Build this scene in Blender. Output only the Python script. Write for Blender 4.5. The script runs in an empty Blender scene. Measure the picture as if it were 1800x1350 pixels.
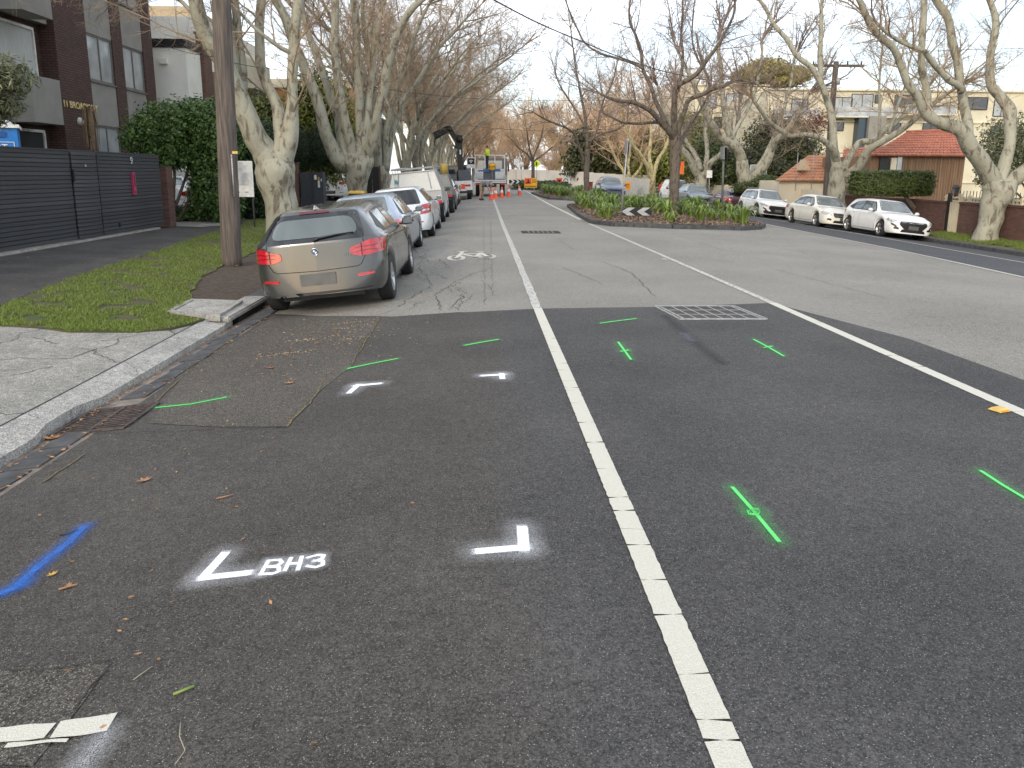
import bpy, bmesh, math, random
from mathutils import Vector, Matrix, noise
from mathutils.bvhtree import BVHTree
PI = math.pi
S = bpy.context.scene
# ------------------------------------------------------------------ camera
FOC, PCX, PCY = 1300.0, 900.0, 564.0       # focal length and principal point, in pixels of an 1800x1350 frame
CAMH = 1.70
_v = Vector((850-PCX, 304-PCY, FOC)).normalized()          # where the road runs to
_n = _v.cross(Vector((1, 0.006, 0))); _n = _n.normalized()
if _n.y < 0: _n = -_n
_x = _n.cross(_v)
AX, AY, AZ = _x, _v, -_n                     # world axes in camera (x right, y down, z forward)
cd = bpy.data.cameras.new('camera'); cam = bpy.data.objects.new('camera', cd); S.collection.objects.link(cam)
cd.sensor_width = 36; cd.lens = FOC/1800*36; cd.shift_y = (PCY-675)/1800.0; cd.shift_x = (900-PCX)/1800.0
cd.clip_start = .05; cd.clip_end = 3000
cam.matrix_world = Matrix(((AX.x, -AX.y, -AX.z, 0), (AY.x, -AY.y, -AY.z, 0), (AZ.x, -AZ.y, -AZ.z, CAMH), (0, 0, 0, 1)))
S.camera = cam
# ------------------------------------------------------------------ light
SUN_EL, SUN_AZ = math.radians(24), math.radians(208)        # azimuth clockwise from +Y; low sun behind the viewer's left
W = bpy.data.worlds.new('World'); S.world = W; W.use_nodes = True
nt = W.node_tree; nt.nodes.clear()
out = nt.nodes.new('ShaderNodeOutputWorld'); bg = nt.nodes.new('ShaderNodeBackground')
sky = nt.nodes.new('ShaderNodeTexSky'); sky.sky_type = 'NISHITA'; sky.sun_disc = False
sky.sun_elevation = SUN_EL; sky.sun_rotation = SUN_AZ; sky.air_density = 1.0; sky.dust_density = 1.5
tc = nt.nodes.new('ShaderNodeTexCoord'); mp = nt.nodes.new('ShaderNodeMapping'); mp.inputs['Scale'].default_value = (1, 1, 3.2)
nz = nt.nodes.new('ShaderNodeTexNoise'); nz.inputs['Scale'].default_value = 2.6; nz.inputs['Detail'].default_value = 7; nz.inputs['Roughness'].default_value = .55
cr = nt.nodes.new('ShaderNodeValToRGB'); cr.color_ramp.elements[0].position = .40; cr.color_ramp.elements[0].color = (.34,)*3+(1,)
cr.color_ramp.elements[1].position = .62; cr.color_ramp.elements[1].color = (.93,)*3+(1,)
mx = nt.nodes.new('ShaderNodeMixRGB'); mx.inputs['Color2'].default_value = (7.9, 8.25, 8.7, 1)
L = nt.links.new
L(tc.outputs['Generated'], mp.inputs['Vector']); L(mp.outputs['Vector'], nz.inputs['Vector']); L(nz.outputs['Fac'], cr.inputs['Fac'])
L(cr.outputs['Color'], mx.inputs['Fac']); L(sky.outputs['Color'], mx.inputs['Color1']); L(mx.outputs['Color'], bg.inputs['Color'])
bg.inputs['Strength'].default_value = .13; L(bg.outputs['Background'], out.inputs['Surface'])
sd = bpy.data.lights.new('sun', 'SUN'); sun = bpy.data.objects.new('sun', sd); S.collection.objects.link(sun)
sd.energy = 1.1; sd.angle = math.radians(11); sd.color = (1, .86, .68)
_sd = Vector((math.sin(SUN_AZ)*math.cos(SUN_EL), math.cos(SUN_AZ)*math.cos(SUN_EL), math.sin(SUN_EL)))
sun.rotation_euler = _sd.to_track_quat('Z', 'Y').to_euler()
S.view_settings.view_transform = 'Standard'; S.view_settings.look = 'None'; S.view_settings.gamma = 1
S.view_settings.exposure = 0.80; S.view_settings.use_curve_mapping = False
# ------------------------------------------------------------------ ground heights
def lerp_tab(tab, x):
    if x <= tab[0][0]: return tab[0][1]
    for (a, za), (b, zb) in zip(tab, tab[1:]):
        if x <= b: return za+(zb-za)*(x-a)/(b-a)
    return tab[-1][1]
KL, KR = -3.25, 17.35                        # kerb faces
ROAD = [(-3.6, -.28), (-3.25, -.28), (-2.9, -.24), (-1.36, -.08), (-.3, 0), (4.5, 0), (8, -.12), (11, -.28), (15.3, -.64), (17.35, -.84), (40, -.84)]
LEFT = [(-200, .3), (-30, .3), (-9.4, .10), (-5, -.04), (-3.55, -.13), (-3.25, -.14)]
RIGHT = [(17.35, -.71), (18.9, -.6), (24, -.55), (40, -.5), (200, -.4)]
def zr(x): return lerp_tab(ROAD, x)
def zg(x): return lerp_tab(LEFT, x) if x < KL else (lerp_tab(RIGHT, x) if x > KR else zr(x))
XB = sorted({a for t in (ROAD, LEFT, RIGHT) for a, _ in t})
CP = Vector((0, 0, CAMH))
def ray(px, py):
    d = Vector((px-PCX, py-PCY, FOC)); return Vector((AX.dot(d), AY.dot(d), AZ.dot(d)))
def G(px, py, z=None, f=None):               # the ground point that shows at a pixel
    w = ray(px, py); zz = 0 if z is None else z
    for _ in range(30):
        t = (zz-CAMH)/w.z; x = w.x*t
        if z is not None: break
        zz += ((f or zg)(x)-zz)*.6
    return Vector((w.x*t, w.y*t, zz))
def at(px, py, Y):                            # the point at distance Y along the road that shows at a pixel
    w = ray(px, py); return CP+w*(Y/w.y)
def proj(p):
    q = p-CP; c = AX*q.x+AY*q.y+AZ*q.z
    return c.x/c.z*FOC+PCX, c.y/c.z*FOC+PCY
# ------------------------------------------------------------------ objects
COL = S.collection
def tag(o, label=None, cat=None, group=None, kind=None):
    if label: o['label'] = label
    if cat: o['category'] = cat
    if group: o['group'] = group
    if kind: o['kind'] = kind
    return o
def empty(name, loc=(0, 0, 0), rz=0, label=None, cat=None, group=None):
    o = bpy.data.objects.new(name, None); COL.objects.link(o); o.empty_display_size = .2
    o.location = loc; o.rotation_euler = (0, 0, rz); return tag(o, label, cat, group)
def copy_tree(o, parent=None):
    c = o.copy(); COL.objects.link(c)
    if parent is not None: c.parent = parent
    for ch in list(o.children): copy_tree(ch, c)
    return c
class MB:
    def __init__(s): s.v = []; s.f = []; s.mi = []; s.sm = []
    def add(s, vs, fs, mi=0, smooth=False):
        b = len(s.v); s.v += [tuple(v) for v in vs]
        for f in fs: s.f.append(tuple(b+i for i in f)); s.mi.append(mi); s.sm.append(smooth)
        return s
    def box(s, c, d, M=None, mi=0, taper=(1, 1)):
        x, y, z = c; a, b, h = d[0]/2, d[1]/2, d[2]/2
        vs = [Vector((x+i*a*(taper[0] if k > 0 else 1), y+j*b*(taper[1] if k > 0 else 1), z+k*h)) for k in (-1, 1) for j in (-1, 1) for i in (-1, 1)]
        if M is not None: vs = [M @ v for v in vs]
        return s.add(vs, [(0, 2, 3, 1), (4, 5, 7, 6), (0, 1, 5, 4), (2, 6, 7, 3), (0, 4, 6, 2), (1, 3, 7, 5)], mi)
    def bar(s, p, q, w, t, up=(0, 0, 1), mi=0):
        p, q = Vector(p), Vector(q); d = (q-p); l = d.length; d.normalize(); u = Vector(up)
        a = d.cross(u)
        if a.length < 1e-4: a = d.cross(Vector((1, 0, 0)))
        a.normalize(); b = a.cross(d); vs = []
        for e in (p, q):
            for i, j in ((-1, -1), (1, -1), (1, 1), (-1, 1)): vs.append(e+a*(i*w/2)+b*(j*t/2))
        return s.add(vs, [(0, 1, 2, 3), (7, 6, 5, 4), (0, 4, 5, 1), (1, 5, 6, 2), (2, 6, 7, 3), (3, 7, 4, 0)], mi)
    def tube(s, pts, rad, n=8, caps=True, mi=0, smooth=True, jit=0, rng=None):
        pts = [Vector(p) for p in pts]
        if not isinstance(rad, (list, tuple)): rad = [rad]*len(pts)
        d0 = (pts[1]-pts[0]).normalized(); a = d0.cross(Vector((0, 0, 1)))
        if a.length < .05: a = d0.cross(Vector((1, 0, 0)))
        a.normalize(); vs = []
        m = len(pts)
        for i, p in enumerate(pts):
            d = (pts[min(i+1, m-1)]-pts[max(i-1, 0)]).normalized()
            a = (a-d*a.dot(d)); a.normalize(); b = d.cross(a)
            for k in range(n):
                t = 2*PI*k/n; r = rad[i]
                if jit: r *= 1+jit*noise.noise(p*1.7+(a*math.cos(t)+b*math.sin(t))*1.3)
                vs.append(p+(a*math.cos(t)+b*math.sin(t))*r)
        fs = [(i*n+k, i*n+(k+1) % n, (i+1)*n+(k+1) % n, (i+1)*n+k) for i in range(m-1) for k in range(n)]
        if caps: fs += [tuple(range(n-1, -1, -1)), tuple((m-1)*n+k for k in range(n))]
        return s.add(vs, fs, mi, smooth)
    def lathe(s, prof, n=16, M=None, mi=0, smooth=True, close=False):   # profile (r, z) about z
        vs = [Vector((r*math.cos(2*PI*k/n), r*math.sin(2*PI*k/n), z)) for r, z in prof for k in range(n)]
        if M is not None: vs = [M @ v for v in vs]
        m = len(prof)
        fs = [(i*n+k, i*n+(k+1) % n, (i+1)*n+(k+1) % n, (i+1)*n+k) for i in range(m-1) for k in range(n)]
        if close: fs += [((m-1)*n+k, (m-1)*n+(k+1) % n, (k+1) % n, k) for k in range(n)]
        return s.add(vs, fs, mi, smooth)
    def prism(s, poly, z0, z1, M=None, mi=0):  # outline (x, y) raised from z0 to z1
        n = len(poly); vs = [Vector((x, y, z0)) for x, y in poly]+[Vector((x, y, z1)) for x, y in poly]
        if M is not None: vs = [M @ v for v in vs]
        return s.add(vs, [tuple(range(n-1, -1, -1)), tuple(range(n, 2*n))]+[(i, (i+1) % n, n+(i+1) % n, n+i) for i in range(n)], mi)
    def mesh(s, name, mats):
        me = bpy.data.meshes.new(name); me.from_pydata(s.v, [], s.f)
        for m in (mats if isinstance(mats, (list, tuple)) else [mats]): me.materials.append(m)
        me.polygons.foreach_set('material_index', s.mi); me.polygons.foreach_set('use_smooth', s.sm)
        me.update(); return me
    def build(s, name, mats, parent=None, loc=None, **k):
        o = bpy.data.objects.new(name, s.mesh(name, mats)); COL.objects.link(o)
        if parent is not None: o.parent = parent
        if loc is not None: o.location = loc
        return tag(o, **k)
def obj(name, me, parent=None, loc=(0, 0, 0), rot=(0, 0, 0), **k):
    o = bpy.data.objects.new(name, me); COL.objects.link(o); o.location = loc; o.rotation_euler = rot
    if parent is not None: o.parent = parent
    return tag(o, **k)
def text_mesh(txt, size, mat, depth=.004, bold=0.0, align='CENTER', spacing=1.0):
    c = bpy.data.curves.new('lettering', 'FONT'); c.body = txt; c.size = size; c.extrude = depth; c.offset = bold
    c.align_x = align; c.align_y = 'CENTER'; c.resolution_u = 3; c.space_character = spacing
    o = bpy.data.objects.new('lettering', c); COL.objects.link(o)
    dg = bpy.context.evaluated_depsgraph_get(); me = bpy.data.meshes.new_from_object(o.evaluated_get(dg))
    bpy.data.objects.remove(o); me.materials.clear(); me.materials.append(mat); return me
def cut_poly(poly, xs, ys, tri=False):                   # polygon in the plane, sliced along the given lines
    bm = bmesh.new(); f = bm.faces.new([bm.verts.new((x, y, 0)) for x, y in poly])
    if tri: bmesh.ops.triangulate(bm, faces=[f], ngon_method='EAR_CLIP')
    lo_x, hi_x = min(p[0] for p in poly), max(p[0] for p in poly); lo_y, hi_y = min(p[1] for p in poly), max(p[1] for p in poly)
    for x in xs:
        if lo_x+1e-4 < x < hi_x-1e-4: bmesh.ops.bisect_plane(bm, geom=bm.verts[:]+bm.edges[:]+bm.faces[:], plane_co=(x, 0, 0), plane_no=(1, 0, 0))
    for y in ys:
        if lo_y+1e-4 < y < hi_y-1e-4: bmesh.ops.bisect_plane(bm, geom=bm.verts[:]+bm.edges[:]+bm.faces[:], plane_co=(0, y, 0), plane_no=(0, 1, 0))
    bmesh.ops.triangulate(bm, faces=[f for f in bm.faces if len(f.verts) > 4])
    return bm
def sheet(name, poly, dz, mat, f=None, parent=None, thick=0, **k):     # a sheet that lies on the ground profile
    f = f or zg; bm = cut_poly(poly, XB, [])
    for v in bm.verts: v.co.z = f(v.co.x)+dz
    bmesh.ops.recalc_face_normals(bm, faces=bm.faces)
    if bm.faces and sum(fc.normal.z for fc in bm.faces) < 0: bmesh.ops.reverse_faces(bm, faces=bm.faces)
    if thick:
        r = bmesh.ops.extrude_face_region(bm, geom=bm.faces[:])
        for e in r['geom']:
            if isinstance(e, bmesh.types.BMVert): e.co.z -= thick
        bmesh.ops.recalc_face_normals(bm, faces=bm.faces)
    me = bpy.data.meshes.new(name); bm.to_mesh(me); bm.free(); me.materials.append(mat)
    return obj(name, me, parent, **k)
def gp(pts, f=None): return [tuple(G(x, y, f=f)[:2]) for x, y in pts]
def rag(poly, amp, step, seed=0):              # roughen an outline
    out_ = []; n = len(poly)
    for i in range(n):
        a, b = Vector(poly[i]), Vector(poly[(i+1) % n]); m = max(1, int((b-a).length/step))
        for j in range(m):
            p = a.lerp(b, j/m); q = Vector((p.x, p.y, seed*3.1))
            out_.append((p.x+amp*noise.noise(q/step*1.3), p.y+amp*noise.noise(q/step*1.3+Vector((31, 7, 0)))))
    return out_
# ------------------------------------------------------------------ materials
MATS = {}
def nd(m, t): return m.node_tree.nodes.new(t)
def mat(name, col, rough=.7, metal=0, var=.12, scale=8, bump=0, bscale=60, col2=None, spec=None, coat=0, trans=0, emit=None, stretch=None, detail=5, lo=.35, hi=.65, dist=.01):
    if name in MATS: return MATS[name]
    m = bpy.data.materials.new(name); m.use_nodes = True; t = m.node_tree; b = t.nodes['Principled BSDF']; l = t.links.new
    b.inputs['Roughness'].default_value = rough; b.inputs['Metallic'].default_value = metal
    if spec is not None: b.inputs['Specular IOR Level'].default_value = spec
    if coat: b.inputs['Coat Weight'].default_value = coat; b.inputs['Coat Roughness'].default_value = .05
    if emit: b.inputs['Emission Color'].default_value = (*emit[0], 1); b.inputs['Emission Strength'].default_value = emit[1]
    co = nd(m, 'ShaderNodeTexCoord'); src = co.outputs['Object']
    if stretch:
        mp = nd(m, 'ShaderNodeMapping'); mp.inputs['Scale'].default_value = stretch; l(src, mp.inputs['Vector']); src = mp.outputs['Vector']
    n = nd(m, 'ShaderNodeTexNoise'); n.inputs['Scale'].default_value = scale; n.inputs['Detail'].default_value = detail; l(src, n.inputs['Vector'])
    r = nd(m, 'ShaderNodeValToRGB'); e = r.color_ramp.elements; e[0].position = lo; e[1].position = hi
    c2 = col2 or tuple(min(1, c*(1+var)) for c in col); c1 = col if col2 else tuple(c*(1-var) for c in col)
    e[0].color = (*c1, 1); e[1].color = (*c2, 1); l(n.outputs['Fac'], r.inputs['Fac']); l(r.outputs['Color'], b.inputs['Base Color'])
    if bump:
        n2 = nd(m, 'ShaderNodeTexNoise'); n2.inputs['Scale'].default_value = bscale; n2.inputs['Detail'].default_value = 4; l(src, n2.inputs['Vector'])
        bp = nd(m, 'ShaderNodeBump'); bp.inputs['Strength'].default_value = bump; bp.inputs['Distance'].default_value = dist; l(n2.outputs['Fac'], bp.inputs['Height']); l(bp.outputs['Normal'], b.inputs['Normal'])
    MATS[name] = m; return m
def asphalt(name, base, speck, tint, amount=.72, big=.25, patch=.6, rough=.85, stone=260, warm=None):
    m = bpy.data.materials.new(name); m.use_nodes = True; t = m.node_tree; b = t.nodes['Principled BSDF']; l = t.links.new
    co = nd(m, 'ShaderNodeTexCoord'); s = co.outputs['Object']
    n = nd(m, 'ShaderNodeTexNoise'); n.inputs['Scale'].default_value = patch; n.inputs['Detail'].default_value = 6; n.inputs['Roughness'].default_value = .6; l(s, n.inputs['Vector'])
    r = nd(m, 'ShaderNodeValToRGB'); e = r.color_ramp.elements; e[0].position = .3; e[1].position = .7
    e[0].color = (*[c*(1-big) for c in base], 1); e[1].color = (*[c*(1+big) for c in tint], 1); l(n.outputs['Fac'], r.inputs['Fac'])
    # stones of the mix
    v = nd(m, 'ShaderNodeTexVoronoi'); v.inputs['Scale'].default_value = stone; l(s, v.inputs['Vector'])
    sp = nd(m, 'ShaderNodeSeparateColor'); l(v.outputs['Color'], sp.inputs['Color'])
    r2 = nd(m, 'ShaderNodeValToRGB'); q = r2.color_ramp.elements; q[0].position = amount; q[0].color = (0, 0, 0, 1); q[1].position = min(1, amount+.25); q[1].color = (1, 1, 1, 1); l(sp.outputs['Red'], r2.inputs['Fac'])
    n3 = nd(m, 'ShaderNodeTexNoise'); n3.inputs['Scale'].default_value = 90; n3.inputs['Detail'].default_value = 3; l(s, n3.inputs['Vector'])
    r3 = nd(m, 'ShaderNodeValToRGB'); g = r3.color_ramp.elements; g[0].position = .36; g[0].color = (.55,)*3+(1,); g[1].position = .64; g[1].color = (1.42,)*3+(1,); l(n3.outputs['Fac'], r3.inputs['Fac'])
    mu = nd(m, 'ShaderNodeMixRGB'); mu.blend_type = 'MULTIPLY'; mu.inputs['Fac'].default_value = 1; l(r.outputs['Color'], mu.inputs['Color1']); l(r3.outputs['Color'], mu.inputs['Color2'])
    n4 = nd(m, 'ShaderNodeTexNoise'); n4.inputs['Scale'].default_value = 17; n4.inputs['Detail'].default_value = 8; n4.inputs['Roughness'].default_value = .75; l(s, n4.inputs['Vector'])
    r4 = nd(m, 'ShaderNodeValToRGB'); g4 = r4.color_ramp.elements; g4[0].position = .33; g4[0].color = (.68,)*3+(1,); g4[1].position = .67; g4[1].color = (1.33,)*3+(1,); l(n4.outputs['Fac'], r4.inputs['Fac'])
    mu4 = nd(m, 'ShaderNodeMixRGB'); mu4.blend_type = 'MULTIPLY'; mu4.inputs['Fac'].default_value = 1; l(mu.outputs['Color'], mu4.inputs['Color1']); l(r4.outputs['Color'], mu4.inputs['Color2']); mu = mu4
    mx = nd(m, 'ShaderNodeMixRGB'); l(r2.outputs['Color'], mx.inputs['Fac']); l(mu.outputs['Color'], mx.inputs['Color1']); mx.inputs['Color2'].default_value = (*speck, 1)
    # pale flecks, sparse
    v2 = nd(m, 'ShaderNodeTexVoronoi'); v2.inputs['Scale'].default_value = 120; l(s, v2.inputs['Vector'])
    s2 = nd(m, 'ShaderNodeSeparateColor'); l(v2.outputs['Color'], s2.inputs['Color'])
    gt = nd(m, 'ShaderNodeMath'); gt.operation = 'GREATER_THAN'; gt.inputs[1].default_value = .89; l(s2.outputs['Green'], gt.inputs[0])
    lt = nd(m, 'ShaderNodeMath'); lt.operation = 'LESS_THAN'; lt.inputs[1].default_value = .27; l(v2.outputs['Distance'], lt.inputs[0])
    mm = nd(m, 'ShaderNodeMath'); mm.operation = 'MULTIPLY'; l(gt.outputs[0], mm.inputs[0]); l(lt.outputs[0], mm.inputs[1])
    mx2 = nd(m, 'ShaderNodeMixRGB'); l(mm.outputs[0], mx2.inputs['Fac']); l(mx.outputs['Color'], mx2.inputs['Color1']); mx2.inputs['Color2'].default_value = (*[min(.6, c*2.1) for c in speck], 1)
    if warm is not None:                       # dusty brown on one side of the given x
        sx = nd(m, 'ShaderNodeSeparateXYZ'); l(s, sx.inputs[0]); nw = nd(m, 'ShaderNodeTexNoise'); nw.inputs['Scale'].default_value = 2.2; nw.inputs['Detail'].default_value = 5; l(s, nw.inputs['Vector'])
        aw = nd(m, 'ShaderNodeMath'); aw.operation = 'MULTIPLY_ADD'; aw.inputs[1].default_value = .7; l(nw.outputs['Fac'], aw.inputs[0]); l(sx.outputs['X'], aw.inputs[2])
        rw = nd(m, 'ShaderNodeMapRange'); rw.inputs[1].default_value = warm+.15; rw.inputs[2].default_value = warm+.55; rw.inputs[3].default_value = 1; rw.inputs[4].default_value = 0; l(aw.outputs[0], rw.inputs[0])
        mw = nd(m, 'ShaderNodeMixRGB'); mw.blend_type = 'MULTIPLY'; l(rw.outputs[0], mw.inputs['Fac']); l(mx2.outputs['Color'], mw.inputs['Color1']); mw.inputs['Color2'].default_value = (1.06, 1.0, .91, 1); mx2 = mw
    l(mx2.outputs['Color'], b.inputs['Base Color']); b.inputs['Roughness'].default_value = rough; b.inputs['Specular IOR Level'].default_value = .35
    bp = nd(m, 'ShaderNodeBump'); bp.inputs['Strength'].default_value = .9; bp.inputs['Distance'].default_value = .004
    ad = nd(m, 'ShaderNodeMath'); ad.operation = 'ADD'; l(v.outputs['Distance'], ad.inputs[0]); l(n3.outputs['Fac'], ad.inputs[1]); l(ad.outputs[0], bp.inputs['Height']); l(bp.outputs['Normal'], b.inputs['Normal'])
    MATS[name] = m; return m
def brick_mat(name, c1, c2, mortar, w=.23, h=.076, axis='y', ms=.012):
    m = bpy.data.materials.new(name); m.use_nodes = True; t = m.node_tree; b = t.nodes['Principled BSDF']; l = t.links.new
    co = nd(m, 'ShaderNodeTexCoord'); sx = nd(m, 'ShaderNodeSeparateXYZ'); cx = nd(m, 'ShaderNodeCombineXYZ'); l(co.outputs['Object'], sx.inputs[0])
    ad = nd(m, 'ShaderNodeMath'); ad.operation = 'ADD'; l(sx.outputs['X'], ad.inputs[0]); l(sx.outputs['Y'], ad.inputs[1])
    l(ad.outputs[0], cx.inputs['X']); l(sx.outputs['Z'], cx.inputs['Y'])
    br = nd(m, 'ShaderNodeTexBrick'); br.inputs['Scale'].default_value = 1; br.inputs['Brick Width'].default_value = w; br.inputs['Row Height'].default_value = h
    br.inputs['Mortar Size'].default_value = ms; br.inputs['Color1'].default_value = (*c1, 1); br.inputs['Color2'].default_value = (*c2, 1); br.inputs['Mortar'].default_value = (*mortar, 1); l(cx.outputs[0], br.inputs['Vector'])
    n = nd(m, 'ShaderNodeTexNoise'); n.inputs['Scale'].default_value = 3; n.inputs['Detail'].default_value = 6; l(co.outputs['Object'], n.inputs['Vector'])
    r = nd(m, 'ShaderNodeValToRGB'); r.color_ramp.elements[0].color = (.72,)*3+(1,); r.color_ramp.elements[1].color = (1.25,)*3+(1,); l(n.outputs['Fac'], r.inputs['Fac'])
    mu = nd(m, 'ShaderNodeMixRGB'); mu.blend_type = 'MULTIPLY'; mu.inputs['Fac'].default_value = .8; l(br.outputs['Color'], mu.inputs['Color1']); l(r.outputs['Color'], mu.inputs['Color2'])
    l(mu.outputs['Color'], b.inputs['Base Color']); b.inputs['Roughness'].default_value = .85
    bp = nd(m, 'ShaderNodeBump'); bp.inputs['Strength'].default_value = .8; bp.inputs['Distance'].default_value = .01; bp.invert = True; l(br.outputs['Fac'], bp.inputs['Height']); l(bp.outputs['Normal'], b.inputs['Normal'])
    MATS[name] = m; return m
# ------------------------------------------------------------------ setting: ground
M_road = asphalt('worn asphalt', (.162, .151, .132), (.38, .36, .32), (.218, .205, .180), amount=.55, big=.15, rough=.9, patch=.4)
M_dark = asphalt('fresh asphalt', (.044, .043, .044), (.15, .145, .14), (.066, .063, .061), amount=.74, big=.20, rough=.8, warm=.15)
M_trench = asphalt('coarse trench asphalt', (.048, .046, .045), (.185, .178, .165), (.072, .068, .064), amount=.69, big=.14, rough=.85, stone=190, warm=30)
M_strip = asphalt('carriageway asphalt', (.060, .062, .068), (.14, .14, .14), (.070, .072, .078), amount=.78, big=.08)
M_path = asphalt('footpath asphalt', (.058, .053, .050), (.10, .095, .09), (.080, .074, .068), amount=.8, big=.2, patch=1.2)
M_conc = asphalt('aged concrete', (.27, .262, .235), (.13, .125, .115), (.34, .325, .29), amount=.80, big=.12, patch=2.2, stone=190)
M_kconc = asphalt('kerb concrete', (.32, .31, .285), (.18, .175, .165), (.42, .405, .375), amount=.75, big=.12, patch=3, stone=190)
M_blue = mat('bluestone', (.060, .061, .064), .75, var=.35, scale=6, bump=.5, bscale=30)
M_pink = mat('gutter mortar', (.27, .22, .19), .9, scale=7, col2=(.12, .11, .10), bump=.6, bscale=50)
M_soil = mat('bare soil', (.055, .038, .028), .95, col2=(.10, .075, .055), scale=14, bump=.9, bscale=70, dist=.02)
M_turf = mat('turf base', (.060, .080, .022), .95, col2=(.095, .075, .045), scale=3.2, bump=.8, bscale=60, lo=.40, hi=.60, dist=.02)
M_field = mat('far ground', (.09, .10, .05), .95, col2=(.16, .14, .09), scale=.1)
M_mulch = mat('bark mulch', (.09, .058, .042), .95, col2=(.24, .175, .13), scale=45, bump=1, bscale=80, dist=.03, lo=.4, hi=.6)
M_line = mat('line paint', (.50, .48, .41), .75, col2=(.60, .58, .50), scale=220, bump=.5, bscale=160, lo=.35, hi=.55)
M_seam = mat('mossy seam', (.22, .17, .07), .95, col2=(.06, .055, .04), scale=40, bump=.8, bscale=120)
M_crack = mat('crack filler', (.036, .033, .030), .9, scale=10)
M_black = mat('black void', (.006, .006, .006), .9)  # near-black colour stands in for the shade inside the drains
def st(o): o['kind'] = 'structure'; return o
bm_ = MB(); bm_.add([(-900, -300, -1.3), (900, -300, -1.3), (900, 1500, -1.3), (-900, 1500, -1.3)], [(0, 1, 2, 3)])
st(bm_.build('terrain', M_field))
st(sheet('road', [(KL-.02, -12), (KR, -12), (KR, 420), (KL-.02, 420)], 0, M_road, zr))
st(sheet('left_ground', [(-160, -12), (-12.1, -12), (-12.1, 8.9), (KL-.3, 9.3), (KL-.3, 420), (-160, 420)], -.012, M_soil))
st(sheet('under_slab', [(-12.2, -12), (KL-.3, -12), (KL-.3, 9.4), (-12.2, 9)], -.16, M_soil))
st(sheet('right_ground', [(KR+.16, -12), (160, -12), (160, 420), (KR+.16, 420)], -.012, M_field))
# fresh asphalt over the near part of the bike and traffic lanes
top = [(480, 552), (560, 556), (690, 557), (820, 549), (945, 543), (1050, 541), (1150, 540), (1250, 537), (1357, 533)]
tp = gp(top); tp = [(x, y+.015*noise.noise(Vector((x*3, 0, 0)))) for x, y in tp]
st(sheet('asphalt_patch', [(-2.93, -12), (4.42, -12), (4.66, 4.7), (4.50, 7.5)] + tp[::-1] + [(-2.93, 9.6)], .004, M_dark, zr))
tr = gp([(262, 745), (380, 752), (505, 752), (560, 690), (612, 650), (640, 600), (668, 560), (480, 556), (432, 590), (335, 645)], zr)
st(sheet('trench_patch', rag(tr, .012, .12), .008, M_trench, zr))
tr2 = gp([(0, 1178), (95, 1172), (195, 1168), (150, 1232), (60, 1350), (-200, 1350), (-300, 1200)], zr)
st(sheet('trench_patch', rag(tr2, .01, .1, 2), .008, M_trench, zr))
ln = gp([(1330, 391), (1560, 436), (1800, 488)], zr)
rx = [(12.6, 420), (12.6, 40)] + ln + [(10.45, 10), (10.3, -12)]
st(sheet('right_carriageway', rx + [(KR-.01, -12), (KR-.01, 420)], .004, M_strip, zr))
# wheel track rubbed brown along the bike lane
def strip(name, pts, w, dz, m, f=zr, step=.25, jag=0, parent=None, **k):
    P_ = [Vector((p[0], p[1])) for p in pts]; Q = []
    for a, b in zip(P_, P_[1:]):
        n = max(1, int((b-a).length/step)); Q += [a.lerp(b, i/n) for i in range(n)]
    Q.append(P_[-1]); vs = []; fs = []
    for i, p in enumerate(Q):
        d = (Q[min(i+1, len(Q)-1)]-Q[max(i-1, 0)]).normalized(); n = Vector((-d.y, d.x))
        ww = w(i/(len(Q)-1)) if callable(w) else w
        for s_ in (1, -1):
            j = jag*noise.noise(Vector((p.x*9, p.y*9, s_*5))); q = p+n*(s_*ww/2+j)
            vs.append((q.x, q.y, f(q.x)+dz))
    for i in range(len(Q)-1): fs.append((2*i, 2*i+1, 2*i+3, 2*i+2))
    return MB().add(vs, fs).build(name, m, parent, **k)
# painted lane lines: the near, thick one is broken by cross cracks, so it is laid piece by piece
def laid_line(p, q, w, seed, dz=.011, step=(.07, .46), gap=.003, worn=0):
    rng = random.Random(seed); a, b = Vector(p[:2]), Vector(q[:2]); d = (b-a); l = d.length; d.normalize(); n = Vector((-d.y, d.x))
    m = MB(); t = 0; o = 0
    while t < l:
        e = min(l, t+rng.uniform(*step)); k = max(2, int((e-t)/.03)); vs = []; sk = rng.uniform(-.012, .012)
        for i in range(k+1):
            u = t+(e-t-gap*rng.uniform(.4, 1.5))*i/k
            for s_ in (-1, -.33, .33, 1):
                q_ = a+d*(u+s_*sk)+n*(s_*w/2+(.006*noise.noise(Vector((u*30, s_, seed))) if abs(s_) == 1 else 0)); vs.append((q_.x, q_.y, zr(q_.x)+dz))
        m.add(vs, [(i*4+j, i*4+j+1, i*4+j+5, i*4+j+4) for i in range(k) for j in range(3)]); t = e
    return m
lw = gp([(1310, 1370), (1262, 1290), (945, 543)], zr)
p0 = (lw[0][0]+.0, lw[0][1]-1.2); a_ = Vector(lw[1]); b_ = Vector(lw[2])
mm = laid_line(a_-(b_-a_).normalized()*2.2, b_, .110, 3); st(mm.build('lane_line', M_line))
M_worn = mat('worn line paint', (.50, .49, .45), .8, col2=(.17, .165, .16), scale=22, lo=.50, hi=.62, bump=.2, bscale=120)
far = [tuple(b_)] + gp([(905, 445), (885, 398), (868, 352)], zr) + [(.86, 90), (.9, 200)]
st(strip('lane_line', far, .115, .006, M_worn, step=.2, jag=.02))
rl = gp([(1800, 728), (1560, 622), (1357, 533)], zr)
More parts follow.
